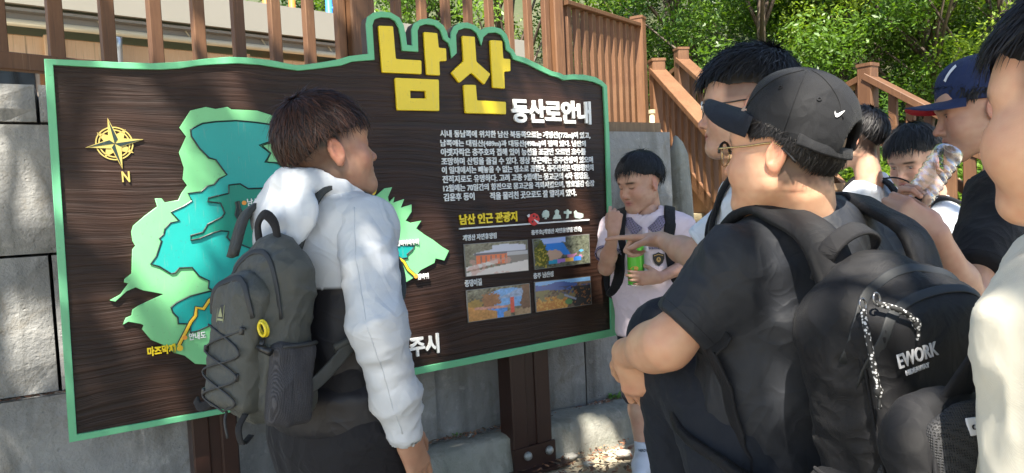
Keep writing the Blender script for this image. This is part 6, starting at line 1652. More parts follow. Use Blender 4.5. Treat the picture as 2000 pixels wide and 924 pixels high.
s = Sdf(); s.box((-0.025, 0.118, -0.138), (0.026, 0.002, 0.0018), 0.001); fsdf(bag1, 'print_line', s, K, M_LOGOW, 0.0014)

# ------------------------------------------------------------------ boy in the pink polo holding a green can of crisps
f2 = norm((-0.25, -0.97, 0)); r2 = rgt(f2)
N2 = pt(1262, 418, 3.34)
P2 = Person('boy in pink polo shirt eating crisps at the right end of the board', (N2[0], N2[1]), (0.50, 0.285, 0.20))
h2 = norm((-0.80, -0.52, -0.22))
P2.head(pt(1251, 361, 3.33), h2, rgt(h2), {'eyes': 'closed', 'scale': 1.06, 'jaw': 0.9, 'neck': ((0, -0.030, -0.065), (0.0, -0.020, -0.175), 0.046, 0.050)})
P2.hair(n=5000, wid=0.0019, thick=(0.020, 0.013), front=109, side=97, back=108, fringe_out=0.006, clump=0.5, jit=4, col=(0.010, 0.010, 0.012), seed=9, tuft=0.003)
c2 = N2 - UPV * 0.16; p2 = N2 - UPV * 0.48
s2R, s2L = shoulder(N2, r2, 1, 0.148), shoulder(N2, r2, -1, 0.148)
e2R, w2R = pt(1184, 522, 3.22), pt(1199, 453, 3.08)
s = Sdf(); arm(s, s2R, e2R, w2R, (0.038, 0.033, 0.023)); hand(s, w2R, (0.14, 0.12, 1), (0.25, 0.95, 0.1), 1, [(0.75, 1.0, 0.5), (1.15, 1.3, 0.7), (1.3, 1.4, 0.8), (1.35, 1.4, 0.8)], thumb=(0.25, 0.75, 0.5), sc=0.95); P2.skin(s, 0.0042)
e2L, w2L = pt(1356, 512, 3.27), pt(1287, 543, 3.10)
s = Sdf(); arm(s, s2L, e2L, w2L, (0.038, 0.033, 0.023)); hand(s, w2L, (-1, 0.0, 0.03), (0.1, 1, 0), -1, [(0.35, 0.75, 0.5), (0.4, 0.75, 0.5), (0.4, 0.8, 0.5), (0.45, 0.8, 0.5)], thumb=(0.5, 0.8, 0.3), sc=0.95); P2.skin(s, 0.0042)
g2 = [np.array([(p2 + r2 * q * 0.08)[0], (p2 + r2 * q * 0.08)[1], p2[2] - 0.05]) for q in (1, -1)]
k2 = [np.array([g[0], g[1], 0.40]) + f2 * 0.02 for g in g2]; a2 = [np.array([pt(1256, 905, 3.3)[0], 3.28, 0.08]), np.array([pt(1330, 905, 3.3)[0], 3.30, 0.08])]
k2[0][0] = pt(1247, 780, 3.3)[0]
s = Sdf()
for k_, a_ in zip(k2, a2): s.cap(k_, k_ * 0.62 + a_ * 0.38, 0.047, 0.050, k=0); s.cap(k_ * 0.62 + a_ * 0.38, a_, 0.050, 0.033, k=0.02)
P2.skin(s, 0.006)
core(P2, N2, c2, p2, r2, f2, 0.145, 0.10, legs=((g2[0], k2[0], k2[0] - UPV * 0.05), (g2[1], k2[1], k2[1] - UPV * 0.05))); P2.finish()
tee2 = tee(P2, N2, c2, p2 - UPV * 0.06, r2, f2, [(s2R, e2R, 0.72), (s2L, e2L, 0.72)], M_PINK, np.array([0, 0, pt(1262, 655, 3.3)[2]]), 0.150, 0.105, h=0.0085, fold=[dict(amp=0.006, freq=8, seed=31, stretch=(1, 1, 0.5)), dict(amp=0.002, freq=20, seed=33)], name='polo_shirt', neck_r=0.060, sr=(0.066, 0.064), grow=0.018)
for sh, el in ((s2R, e2R), (s2L, e2L)):
    s = Sdf(); e = sh + (el - sh) * 0.72; d = norm(el - sh); s.cyl(e - d * 0.012, e + d * 0.006, 0.0665, 0.0665, rd=0.003, k=0); s.cyl(e - d * 0.03, e + d * 0.02, 0.058, 0.058, rd=0.001, k=0, op='s'); P2.wear('cuff', s, M_PLAID, h=0.005, parent=tee2)
def flap(pts, mat, name, parent, t=0.004, n=None):
    """thin folded cloth piece from a quad strip of world points"""
    A = np.array(pts, float); n = norm(n if n is not None else np.cross(A[1] - A[0], A[-1] - A[0])); m = len(A)
    V = np.concatenate([A, A - n * t]); F = [tuple(range(m)), tuple(range(2 * m - 1, m - 1, -1))] + [(i, i + m, (i + 1) % m + m, (i + 1) % m) for i in range(m)]
    return part(name, V, F, mat, parent)
for q in (1, -1):
    A_ = [N2 + r2 * q * 0.062 - f2 * 0.03 + UPV * 0.040, N2 + r2 * q * 0.074 + f2 * 0.03 + UPV * 0.016, N2 + r2 * q * 0.050 + f2 * 0.095 - UPV * 0.025, N2 + r2 * q * 0.010 + f2 * 0.105 - UPV * 0.060,
          N2 + r2 * q * 0.050 + f2 * 0.118 - UPV * 0.100, N2 + r2 * q * 0.088 + f2 * 0.100 - UPV * 0.045, N2 + r2 * q * 0.104 + f2 * 0.035 - UPV * 0.004, N2 + r2 * q * 0.092 - f2 * 0.03 + UPV * 0.012]
    b = MB(); top = smooth_path(A_[:4], 4); bot = smooth_path(A_[4:][::-1], 4)
    V = []; 
    for a, c in zip(top, bot): V += [a, a * 0.5 + c * 0.5 + f2 * 0.006 + r2 * q * 0.004, c]
    V = [v + f2 * 0.004 for v in V]; m = len(V); V2 = V + [v - f2 * 0.005 - UPV * 0.002 for v in V]
    F = []
    for i in range(m // 3 - 1):
        for j in (0, 1):
            k_ = i * 3 + j; F.append((k_, k_ + 1, k_ + 4, k_ + 3)); F.append((m + k_ + 3, m + k_ + 4, m + k_ + 1, m + k_))
    part('collar', np.array(V2), F, M_PLAID, tee2, smooth=True)
b = MB(); b.tube(smooth_path([N2 + f2 * 0.110 - UPV * 0.062, N2 + f2 * 0.126 - UPV * 0.12, N2 + f2 * 0.132 - UPV * 0.17], 4), 1.0, 6, flat=(0.014, 0.003), up=f2); pk = b.build('placket', M_PINK, tee2, smooth=True)
for z in (0.09, 0.145):
    c = N2 + f2 * (0.126 + (z - 0.09) * 0.1) - UPV * z; b = MB(); b.tube([c - f2 * 0.002, c + f2 * 0.004], 0.006, 10, up=(0, 0, 1)); b.build('button', M_LOGOW, tee2)
E2 = Fr(pt(1285, 506, 3.19), -r2, f2)
cb_ = np.array(pt(1285, 506, 3.2))
M_EMB = plain('emblem_black', (0.02, 0.018, 0.016), 0.6); M_EMBG = plain('emblem_gold', (0.45, 0.28, 0.10), 0.5, var=0.3, vs=200)
def onchest(px, py, d=0.0):
    """point on the shirt front seen at that place"""
    dg = bpy.context.evaluated_depsgraph_get()
    hit, loc, nrm, idx = tee2.ray_cast(Vector(CAM.tolist()) - wl(tee2), Vector(norm(ray(px, py)).tolist()))
    return (np.array(loc) + np.array(wl(tee2)), np.array(nrm)) if hit else (pt(px, py, 3.2), f2)
bpy.context.view_layer.update()
ec, en = onchest(1286, 506)
EM = Fr(ec + en * 0.003, norm(np.cross(UPV, en)), en)
def plate(o, name, Fm, L, y0, y1, mat, parent=None):
    n_ = len(L); V = [Fm(x, y, z) for y in (y0, y1) for x, z in L]
    F = [tuple(range(n_, 2 * n_)), tuple(range(n_ - 1, -1, -1))] + [(i, (i + 1) % n_, n_ + (i + 1) % n_, n_ + i) for i in range(n_)]
    if np.linalg.det(Fm.M) < 0 or True:
        pass
    return part(name, np.array(V), F, mat, parent or o)
SHD = [(-0.026, 0.022), (-0.013, 0.026), (0, 0.032), (0.013, 0.026), (0.026, 0.022), (0.026, 0.002), (0.018, -0.018), (0, -0.032), (-0.018, -0.018), (-0.026, 0.002)]
em = plate(P2.o, 'emblem', EM, SHD, 0, 0.002, M_EMB, tee2)
plate(P2.o, 'emblem_ring', EM, [(0.010 * math.cos(a), 0.012 * math.sin(a) - 0.002) for a in np.linspace(0, 6.283, 13)[:-1]], 0.002, 0.0032, M_EMBG, tee2); plate(P2.o, 'emblem_mark', EM, [(0, 0.007), (0.005, -0.006), (0.0, -0.002), (-0.005, -0.006)], 0.0032, 0.0042, M_EMB, tee2)
plate(P2.o, 'emblem_band', EM, [(-0.021, 0.014), (0, 0.020), (0.021, 0.014), (0.021, 0.018), (0, 0.024), (-0.021, 0.018)], 0.002, 0.003, M_EMBG, tee2)
kc, kn = onchest(1278, 484); KM = Fr(kc + kn * 0.002, norm(np.cross(UPV, kn)), kn); plate(P2.o, 'pocket_edge', KM, [(-0.032, -0.006), (0.045, -0.008), (0.045, 0.010), (-0.032, 0.012)], 0, 0.003, M_PLAID, tee2)
trousers(P2, p2, ((g2[0], k2[0] + UPV * -0.04, None), (g2[1], k2[1] + UPV * -0.04, None)), M_NAVY, 0.078, 0.072, wd=0.132, dp=0.090, name='shorts')
for a_, nm in zip(a2, (0, 1)):
    s = Sdf(); s.cyl(a_ - UPV * 0.02, a_ + UPV * 0.062, 0.040, 0.041, k=0, rd=0.004); so_ = P2.wear('sock', s, M_SOCK, h=0.005)
    if nm == 0: SK = Fr(a_ + f2 * 0.0415, -r2, f2); ftext(P2.o, 'sock_print', SK, 'NERDY', -0.018, 0.022, 0.0, 0.013, M_NAVY, wid=0.040, parent=so_)
shoes(P2, [a * [1, 1, 0] for a in a2], norm((-0.35, -1, 0)), M_SHOE, M_SOLE)
bag2 = thing('backpack', N2 - f2 * 0.22 - UPV * 0.5, 'navy school backpack on the back of the boy in the pink polo', 'backpack', 'backpacks worn by the students')
K2 = Fr(N2 - f2 * 0.21 - UPV * 0.26, -r2, -f2); s = Sdf(); s.box((0, 0, 0), (0.13, 0.065, 0.20), 0.05, k=0); fsdf(bag2, 'main_compartment', s, K2, M_NAVY, 0.010)
for q in (1, -1): strap(bag2, N2 + UPV * 0.004, r2, f2, q, M_BAGS, 0.026, 0.006, 0.110, 0.024, 0.134, 0.13, low=0.40, wide=0.175, surf=tee2)
for q in (1,): b = MB(); c = N2 + r2 * 0.19 - UPV * 0.36 - f2 * 0.02; b.tube(smooth_path([c + UPV * 0.14, c + UPV * 0.05 + r2 * 0.01, c - UPV * 0.03], 5), 1.0, 6, flat=(0.016, 0.004), up=f2); b.build('strap_tail', M_BAGS, bag2, smooth=True)
# the can
M_CAN = plain('can_green', (0.10, 0.52, 0.03), 0.3, var=0.05); M_CANP = plain('can_pink', (0.62, 0.20, 0.28), 0.35); M_CHIP = plain('can_chip', (0.75, 0.45, 0.08), 0.4, var=0.2, vs=80); M_CANB = plain('can_steel', (0.6, 0.6, 0.62), 0.25, 0.8); M_CAND = plain('can_dark_green', (0.04, 0.30, 0.02), 0.35)
ct, cbm = pt(1240, 466, 3.16), pt(1243, 556, 3.16)
CN = Fr((ct + cbm) / 2, (1, 0.0, 0), (0, -1, 0)); CN.M = np.stack([norm(np.cross(norm(ct - cbm), (0, 1, 0))) * -1, np.cross(norm(ct - cbm), norm(np.cross(norm(ct - cbm), (0, 1, 0)))), norm(ct - cbm)], 1)
_x = norm(np.array((1.0, 0.05, 0)) - norm(ct - cbm) * norm(ct - cbm)[0]); CN.M = np.stack([_x, np.cross(_x, norm(ct - cbm)), norm(ct - cbm)], 1)
Lc = np.linalg.norm(ct - cbm) / 2; rc = 0.0372
can = thing('crisp_can', cbm, 'tall green cardboard can of crisps in the hand of the boy in pink', 'can')
b = MB(); b.tube([CN(0, 0, z) for z in (-Lc + 0.004, Lc - 0.006)], rc, 28); b.build('tube', M_CAN, can, smooth=False)
b = MB(); b.tube([CN(0, 0, z) for z in (-Lc, -Lc + 0.0038)], rc + 0.001, 28); b.build('base_rim', M_CANB, can); b = MB(); b.tube([CN(0, 0, z) for z in (Lc - 0.0058, Lc + 0.004)], rc + 0.0012, 28); b.build('lid', M_CAND, can)
def wrap(name, L, mat, r_, parent=can):
    """shape printed round the can: (angle deg from facing, z)"""
    n_ = len(L); V = [CN(rr * math.sin(R(a)), -rr * math.cos(R(a)) * -1 * -1 if False else rr * math.cos(R(a)), z) for rr in (r_, r_ + 0.0006) for a, z in L]
    return part(name, np.array(V), [tuple(range(n_, 2 * n_)), tuple(range(n_ - 1, -1, -1))], mat, parent)
sgn = 1.0 if np.dot(CN.M[:, 1], (0, -1, 0)) > 0 else -1.0
def wr2(name, L, mat, lift):
    n_ = len(L); V = [CN((rc + l) * math.sin(R(a)), sgn * (rc + l) * math.cos(R(a)), z) for l in (lift, lift + 0.0006) for a, z in L]
    return part(name, np.array(V), [tuple(range(n_, 2 * n_)), tuple(range(n_ - 1, -1, -1))], mat, can)
def band(a0, a1, z0, z1, n=8, sl=0.0): return [(a0 + (a1 - a0) * i / n, z0 + sl * i / n) for i in range(n + 1)] + [(a1 - (a1 - a0) * i / n, z1 + sl * (1 - i / n)) for i in range(n + 1)]
wr2('label_band', band(-75, 12, 0.022, 0.044, sl=0.006), M_CANP, 0.0004); wr2('chip_print', [(-25 + 30 * math.cos(t), -0.030 + 0.013 * math.sin(t) + 0.004 * math.cos(t)) for t in np.linspace(0, 6.283, 15)[:-1]], M_CHIP, 0.0004)
wr2('side_panel', band(38, 70, -0.05, 0.06), M_CAND, 0.0004)
c = bpy.data.curves.new('tmp', 'FONT'); c.body = 'GLES'; c.offset = 0.02; ob = bpy.data.objects.new('tmp', c); COL.objects.link(ob); bpy.context.view_layer.update()
me = bpy.data.meshes.new_from_object(ob.evaluated_get(bpy.context.evaluated_depsgraph_get())); bpy.data.objects.remove(ob)
co = np.zeros(len(me.vertices) * 3, np.float32); me.vertices.foreach_get('co', co); co = co.reshape(-1, 3); a_ = -46 + (co[:, 0] - co[:, 0].min()) / np.ptp(co[:, 0]) * 52; z_ = 0.0275 + (co[:, 1] - co[:, 1].min()) / np.ptp(co[:, 1]) * 0.016
W = np.stack([CN((rc + 0.0015) * math.sin(R(a)), sgn * (rc + 0.0015) * math.cos(R(a)), z) for a, z in zip(a_, z_)]) - np.array(wl(can))
me.vertices.foreach_set('co', np.ascontiguousarray(W, dtype=np.float32).ravel()); me.materials.clear(); me.materials.append(M_LOGOW); link('lettering', me, can)
# ------------------------------------------------------------------ caps and glasses (built in the head frame)
def hpart(P_, name, V, F, mat, parent=None, smooth=True, col=None):
    return part(name, P_.hw(V), F, mat, parent or P_.o, col, smooth)
def tip(P_, th, off):
    """tilt the hat about the ears"""
    c_, s_ = math.cos(th), math.sin(th); P_.hatM = np.array(((1, 0, 0), (0, c_, -s_), (0, s_, c_))); P_.hato = np.asarray(off, float)
def cwv(P_, V): return np.asarray(V, float) @ P_.hatM.T + P_.hato
def cap_crown(P_, mat, rad=(0.092, 0.112, 0.120), c=(0, -0.008, 0.030), zcut=0.030, tilt=0.12, arch=True, name='cap'):
    s = Sdf(); c = np.asarray(c); nrm = norm((0, -tilt, -1))
    s.ell(c, rad, k=0); s.ell(c + np.array((0, 0.012, 0.045)), (rad[0] * 0.86, rad[1] * 0.83, rad[2] * 0.62), k=0.03)
    s.ell(c, (rad[0] - 0.009, rad[1] - 0.009, rad[2] - 0.008), k=0.001, op='s')
    if arch: s.ell((0, -0.135, zcut + 0.012), (0.046, 0.06, 0.058), k=0.002, op='s')
    s.half((0, 0, zcut), nrm, 0.002)
    V, F = s.mesh(0.0033); V = relax(V, F, 1, 0.3)
    V = folds(V, F, 0.0009, 20, 4)
    # drop the inner skin fragments farther than the shell
    return hpart(P_, name, cwv(P_, V), F, mat)
def brim(P_, mat, parent, a=0.088, y0=0.055, ln=0.082, z=0.030, curve=0.022, pitch=-0.08, t=0.0035, under=None, name='brim', w=0.090):
    nu, nv = 25, 9; V = []
    for side in (0, 1):
        for i in range(nu):
            q = -1 + 2 * i / (nu - 1); th = q * R(78)
            ip = np.array((w * math.sin(th), y0 + 0.050 * math.cos(th) - 0.012))
            ext = ln * max(0.0, 1 - abs(q) ** 3.2) ** 0.75
            for j in range(nv):
                e = ext * j / (nv - 1)
                x = ip[0] * (1 + 0.02 * j / nv); y = ip[1] + e
                zz = z - curve * (x / 0.075) ** 2 * (0.12 + 0.88 * (j / (nv - 1)) ** 0.6) + pitch * e - (0 if side == 0 else t) + 0.004 * (j / (nv - 1)) ** 2
                V.append((x, y, zz))
    m = nu * nv; F = []; F2 = []
    for i in range(nu - 1):
        for j in range(nv - 1):
            k = i * nv + j
            F.append((k, k + nv, k + nv + 1, k + 1)); F2.append((m + k, m + k + 1, m + k + nv + 1, m + k + nv))
    E_ = []
    for i in range(nu - 1):
        k = i * nv + nv - 1; E_.append((k, k + nv, m + k + nv, m + k))
    V = cwv(P_, V).tolist(); o = hpart(P_, name, np.array(V), F + E_ + ([] if under else F2), mat, parent)
    if under: hpart(P_, 'brim_underside', np.array(V[m:]), [tuple(i - m for i in f) for f in F2], under, o)
    return o
def htube(P_, name, pts, r_, mat, parent=None, n=8, flat=None, up=(0, 0, 1), closed=False, sm=0):
    pts = smooth_path(pts, sm) if sm else pts
    P = [P_.hw(p) for p in pts]; b = MB(); b.tube(P, r_, n, flat=flat, up=(P_.hd(up) if not callable(up) else up), closed=closed); return b.build(name, mat, parent or P_.o, smooth=True)
M_LENS = None
def mat_lens():
    m, nt, b = newmat('lens'); b.inputs['Base Color'].default_value = (0.93, 0.90, 0.86, 1); b.inputs['Transmission Weight'].default_value = 1.0; b.inputs['Roughness'].default_value = 0.02; b.inputs['IOR'].default_value = 1.02; b.inputs['Alpha'].default_value = 0.55
    b.inputs['Specular IOR Level'].default_value = 0.6
    return m
M_LENS = mat_lens()
def glasses(P_, fm, tm, rx=0.023, rz=0.020, half=False, y=0.1035, z=0.006, tint=True):
    g = None
    for q in (-1, 1):
        c = np.array((q * 0.0335, y, z)); ring = [c + np.array((rx * math.cos(a), -0.010 * (rx * math.cos(a) * q / rx > 0.2) * abs(math.cos(a)) ** 2 * 0.6, rz * math.sin(a))) for a in np.linspace(0, 2 * math.pi, 25)[:-1]]
        o = htube(P_, 'rim', ring, 0.0011 if half else 0.0016, tm, g, 6, closed=True)
        if g is None: o.name = 'glasses'; g = o
        if half: htube(P_, 'brow_bar', [c + np.array((rx * math.cos(a) * 1.03, 0, rz * math.sin(a) * 1.03)) for a in np.linspace(0.1, math.pi - 0.1, 12)], 0.0026, fm, g, 6)
        V = np.array([c] + ring); V2 = V + np.array((0, 0.0008, 0)); n_ = len(ring)
        hpart(P_, 'lens', np.concatenate([V, V2]), [(0, 1 + i, 1 + (i + 1) % n_) for i in range(n_)] + [(n_ + 1, n_ + 2 + (i + 1) % n_, n_ + 2 + i) for i in range(n_)], M_LENS, g, False)
        htube(P_, 'temple', [c + np.array((q * rx, -0.001, 0.010)), c + np.array((q * (rx + 0.012), -0.008, 0.0105)), (q * 0.074, 0.045, 0.017), (q * 0.079, 0.0, 0.021), (q * 0.078, -0.018, 0.016), (q * 0.077, -0.040, -0.008)], 0.0017, tm, g, 6, sm=5)
        htube(P_, 'temple_tip', [(q * 0.0795, -0.022, 0.012), (q * 0.0785, -0.034, 0.0), (q * 0.0775, -0.046, -0.014)], 0.0026, fm, g, 6, sm=3)
    htube(P_, 'bridge', [(-0.0125, y + 0.001, z + 0.004), (0, y + 0.004, z + 0.008), (0.0125, y + 0.001, z + 0.004)], 0.0014, tm, g, 6, sm=3)
    return g
def standing(P_, N_, f, mat, tr, arms=(1, -1), wd=0.15, hemd=0.62, tone=None, shirt='shirt', fold=True, reach=(), h=0.009, lean=0.0, sr=(0.066, 0.062), fr=0.62, trmat=None, grow=0.014, neck_r=0.057, neck_c=None, body=True):
    """upright figure under a T-shirt: returns joints"""
    r_ = rgt(f); chest = N_ - UPV * 0.17 + f * 0.0; pel = N_ - UPV * 0.52 - f * lean
    A = []
    for q in (1, -1):
        sh = shoulder(N_, r_, q)
        hit = [a for a in reach if a[0] == q]
        if hit:
            _, el, wr, hd, pn, cur, kw = hit[0]; s = Sdf(); arm(s, sh, el, wr); hand(s, wr, hd, pn, q, cur, **kw); P_.skin(s, 0.0038)
        else: el, wr = hang_arm(P_, sh, r_, f, q)
        A.append((sh, el, fr))
    hp = [pel + r_ * q * 0.085 - UPV * 0.04 for q in (1, -1)]; kn = [np.array([a[0], a[1], 0.44]) + f * 0.03 for a in hp]; an = [np.array([a[0], a[1], 0.07]) for a in hp]
    core(P_, N_, chest, pel, r_, f, wd, legs=tuple((hp[i], kn[i], an[i]) for i in (0, 1))); P_.finish()
    t = tee(P_, N_, chest, pel, r_, f, A, mat, N_ - UPV * hemd, wd, h=h, fold=[dict(amp=0.006, freq=8, seed=int(abs(N_[0]) * 100) % 50, stretch=(1, 1, 0.5)), dict(amp=0.002, freq=22, seed=5)] if fold else None, name=shirt, sr=sr, grow=grow, neck_r=neck_r, neck_c=neck_c)
    trousers(P_, pel, tuple((hp[i], kn[i], an[i] + UPV * 0.03) for i in (0, 1)), trmat or M_PANTS, 0.088, 0.07, wd=0.14, dp=0.10, h=0.013)
    shoes(P_, [a * [1, 1, 0] for a in an], f, M_SHOED, M_SOLE)
    return r_, chest, pel, A, t
def simple_bag(N_, f, label, mat, surf=None, dims=(0.135, 0.07, 0.21), drop=0.27, back=0.21, straps=True, side=0.0, x=0.10):
    r_ = rgt(f); o = thing('backpack', N_ - f * back - UPV * (drop + dims[2]), label, 'backpack', 'backpacks worn by the students')
    Kf = Fr(N_ - f * back - UPV * drop + r_ * side, r_, -f)
    s = Sdf(); s.box((0, 0, 0), dims, 0.05, k=0); s.ell((0, 0.01, dims[2] * 0.6), (dims[0] * 0.92, dims[1], dims[2] * 0.5), k=0.05); fsdf(o, 'main_compartment', s, Kf, mat, 0.010, [dict(amp=0.005, freq=10, seed=3)])
    s = Sdf(); s.box((0, dims[1], -dims[2] * 0.3), (dims[0] * 0.85, 0.03, dims[2] * 0.55), 0.028, k=0); fsdf(o, 'front_pocket', s, Kf, mat, 0.010)
    ftube(o, 'handle', Kf, [(-0.03, -0.04, dims[2] * 0.95), (0, -0.035, dims[2] + 0.045), (0.03, -0.04, dims[2] * 0.95)], 1.0, M_BAGS, flat=(0.010, 0.004), sm=5)
    if straps:
        for q in (1, -1): strap(o, N_ + UPV * 0.004, r_, f, q, M_BAGS, 0.028, 0.007, x, 0.024, 0.132, 0.13, low=0.38, wide=0.172, surf=surf)
    return o, Kf

# ------------------------------------------------------------------ tall boy with clear glasses, pointing
f3 = norm((-0.93, 0.35, 0)); N3 = pt(1478, 350, 1.86)
P3 = Person('tall bare headed boy with glasses pointing at the board, behind the black cap', (N3[0], N3[1]), (0.55, 0.315, 0.215))
def st3(V):
    x, y, z = V.T
    return 0.62 * np.clip((z - 0.012) / 0.022, 0, 1) * np.clip((0.055 - y) / 0.015, 0, 1) * (np.abs(x) < 0.080) + 0.6 * np.clip((-0.04 - y) / 0.02, 0, 1) * np.clip((z + 0.07) / 0.03, 0, 1)
h3 = norm((-0.95, 0.30, 0.02))
P3.head(pt(1455, 218, 1.82), h3, rgt(h3), {'stubble': st3, 'jaw': 0.9, 'gaze': (0, 1, -0.2), 'neck': ((0, -0.030, -0.065), (0.0, -0.055, -0.18), 0.050, 0.055)}, h=0.0033)
P3.hair(n=7500, wid=0.0016, thick=(0.034, 0.020), ends=[110, 104, 92, 80, 84, 92, 98], fringe_out=0.010, jit=4, tuft=0.007, len=(28, 58), swvar=0.3, wave=0.07, col=(0.010, 0.010, 0.012), seed=12, clump=0.45)
M_CLEAR = plain('clear_frame', (0.62, 0.62, 0.62), 0.15, var=0.0); M_DARKF = plain('dark_frame', (0.015, 0.014, 0.014), 0.3); M_GOLDF = plain('gold_wire', (0.55, 0.40, 0.19), 0.22, 0.9, var=0.05)
glasses(P3, M_CLEAR, M_DARKF, half=True)
r3 = rgt(f3)
el3, wr3 = pt(1352, 497, 2.06), pt(1290, 468, 2.24)
T3 = standing(P3, N3, f3, M_TWHITE, None, reach=[(1, el3, wr3, norm((-0.93, 0.25, 0.03)), norm((-0.02, -0.35, -0.9)), POINT, dict(thumb=(0.5, 0.5, 0.4), sc=1.0, spread=0.02))], fr=0.86)
simple_bag(N3, f3, 'dark green rolltop backpack between the black cap and the boy facing away', M_DGRN, T3[4], (0.11, 0.055, 0.20), 0.27, 0.19, x=0.085)

# ------------------------------------------------------------------ boy in the black cap hugging one raised knee
f4 = norm((-0.30, 0.95, 0)); r4 = rgt(f4); l4 = -r4
N4 = pt(1578, 432, 1.30)
P4 = Person('boy in black cap and charcoal tee hugging his raised knee, in front', (N4[0], N4[1] + 0.02), (0.64, 0.35, 0.215))
h4 = norm((-0.76, 0.64, 0.05))
def st4(V):
    x, y, z = V.T
    return 0.8 * np.clip((0.004 - y) / 0.02, 0, 1) * np.clip((z + 0.070 + 0.008 * vnoise(V * 120, 9)) / 0.028, 0, 1) * (np.abs(x) < 0.0755)
P4.head(pt(1533, 304, 1.264), h4, rgt(h4), {'cheek': 1.14, 'jaw': 1.06, 'w': 1.0, 'scale': 0.95, 'stubble': st4, 'neck': ((0.005, -0.030, -0.062), (0.055, -0.024, -0.155), 0.056, 0.060)}, h=0.003)
P4.hair(n=8000, wid=0.0014, start=84, thick=(0.001, 0.006), ends=[86, 92, 116, 102, 111, 120, 122], capcut=1, len=(20, 40), jit=1.8, clump=0.12, swvar=0.08, tuft=0.002, bias=0.6, seed=6, w=1.0, col=(0.013, 0.011, 0.011), swirl=0.0, fringe_out=0.0)
M_CAPK = cloth('cap_black', (0.0085, 0.009, 0.011), 0.75, 0.3, 30, 0.3, 600); M_BRIMN = cloth('cap_brim_navy', (0.0095, 0.0115, 0.018), 0.75, 0.2, 30, 0.3, 600)
tip(P4, 0.36, (0, 0.0, 0.018))
cp4 = cap_crown(P4, M_CAPK, (0.087, 0.105, 0.100), (0, -0.014, 0.034), 0.018, 0.0)
brim(P4, M_BRIMN, cp4, z=0.042, y0=0.045, ln=0.088, curve=0.031, pitch=-0.07)
htube(P4, 'back_strap', [tuple(v) for v in cwv(P4, [(0.088, -0.045, 0.026), (0.058, -0.092, 0.022), (0, -0.113, 0.022), (-0.058, -0.092, 0.022), (-0.088, -0.045, 0.026)])], 1.0, M_CAPK, cp4, flat=(0.010, 0.0025), up=lambda p: np.asarray(p) - P4.hp, sm=7)
V, F = Sdf().ell((0, -0.006, 0.139), (0.011, 0.011, 0.005), k=0).mesh(0.002); hpart(P4, 'button', cwv(P4, V), F, M_CAPK, cp4)
bpy.context.view_layer.update()
def oncap(o, px, py, n=(0, -1, 0)):
    hit, loc, nrm, idx = o.ray_cast(Vector(CAM.tolist()) - wl(o), Vector(norm(ray(px, py)).tolist()))
    return (np.array(loc) + np.array(wl(o)), np.array(nrm)) if hit else None
def decal(o, name, L, mat, parent, lift=0.0012, nsub=1):
    """flat shape wrapped on a surface where it is seen: picture outline cast on the thing"""
    V = []; fail = False; ctr = np.mean(np.array(L, float), 0)
    for px, py in L:
        h_ = oncap(o, px, py)
        if h_ is None: h_ = oncap(o, *(np.array((px, py)) * 0.8 + ctr * 0.2))
        if h_ is None: return None
        V.append(h_[0] + h_[1] * lift)
    m = len(V); c = oncap(o, *ctr); c = c[0] + c[1] * lift if c else np.mean(V, 0)
    return V, c
def decal_strip(o, name, A, B, mat, parent, lift=0.0012):
    """shape between two outlines A and B of equal length"""
    V = []; m = len(A)
    for px, py in list(A) + list(B):
        h_ = oncap(o, px, py)
        if h_ is None: return None
        V.append(h_[0] + h_[1] * lift)
    return part(name, np.array(V), [(i, i + 1, m + i + 1, m + i) for i in range(m - 1)], mat, parent)
# the swoosh on the side of the cap (outline as embroidered)
SWA = [(1629.5, 217), (1629, 221), (1629.5, 225), (1631, 228.5), (1634, 229.5), (1638, 227.5), (1643, 223), (1649, 216.5)]
SWB = [(1629.6, 217), (1630.5, 220), (1632.3, 222.2), (1634, 222.6), (1636, 222), (1639.5, 220), (1644, 217.8), (1649.2, 216.2)]
decal_strip(cp4, 'logo', SWB, SWA, M_LOGOW, cp4, 0.002)
for px, py in ((1524, 171), (1600, 194), (1470.5, 171)):
    h_ = oncap(cp4, px, py)
    if h_:
        t1 = norm(np.cross(h_[1], (0.3, 0.2, 0.9))); t2 = np.cross(h_[1], t1)
        b = MB(); b.tube([h_[0] + h_[1] * 0.0008 + (t1 * math.cos(a) + t2 * math.sin(a)) * 0.003 for a in np.linspace(0, 6.283, 11)[:-1]], 0.0013, 5, closed=True); b.build('eyelet', M_CAPK, cp4, smooth=True)
for L in ([(1575, 137), (1563, 165), (1550, 200), (1538, 235), (1528, 262)], [(1585, 137), (1605, 150), (1625, 172), (1640, 200), (1646, 232)], [(1570, 137), (1530, 148), (1495, 168), (1468, 195), (1450, 225)]):
    Pq = []
    for px, py in [tuple(v) for v in smooth_path([np.array(l, float) for l in L], 5)]:
        h_ = oncap(cp4, px, py)
        if h_: Pq.append(h_[0] + h_[1] * 0.0004)
    if len(Pq) > 3: b = MB(); b.tube(Pq, 0.0014, 5); b.build('seam', M_CAPK, cp4, smooth=True)
glasses(P4, M_DARKF, M_GOLDF, rx=0.0245, rz=0.0225, half=True, z=0.004)
c4 = N4 - UPV * 0.18 + f4 * 0.01; p4 = pt(1520, 862, 1.33) + UPV * 0.0
sh4L, sh4R = shoulder(N4, r4, -1, 0.128, 0.062), shoulder(N4, r4, 1, 0.140, 0.055)
el4, wr4 = pt(1302, 672, 1.26), pt(1226, 690, 1.43)
knee = pt(1297, 652, 1.47); ankle = pt(1345, 1050, 1.44)
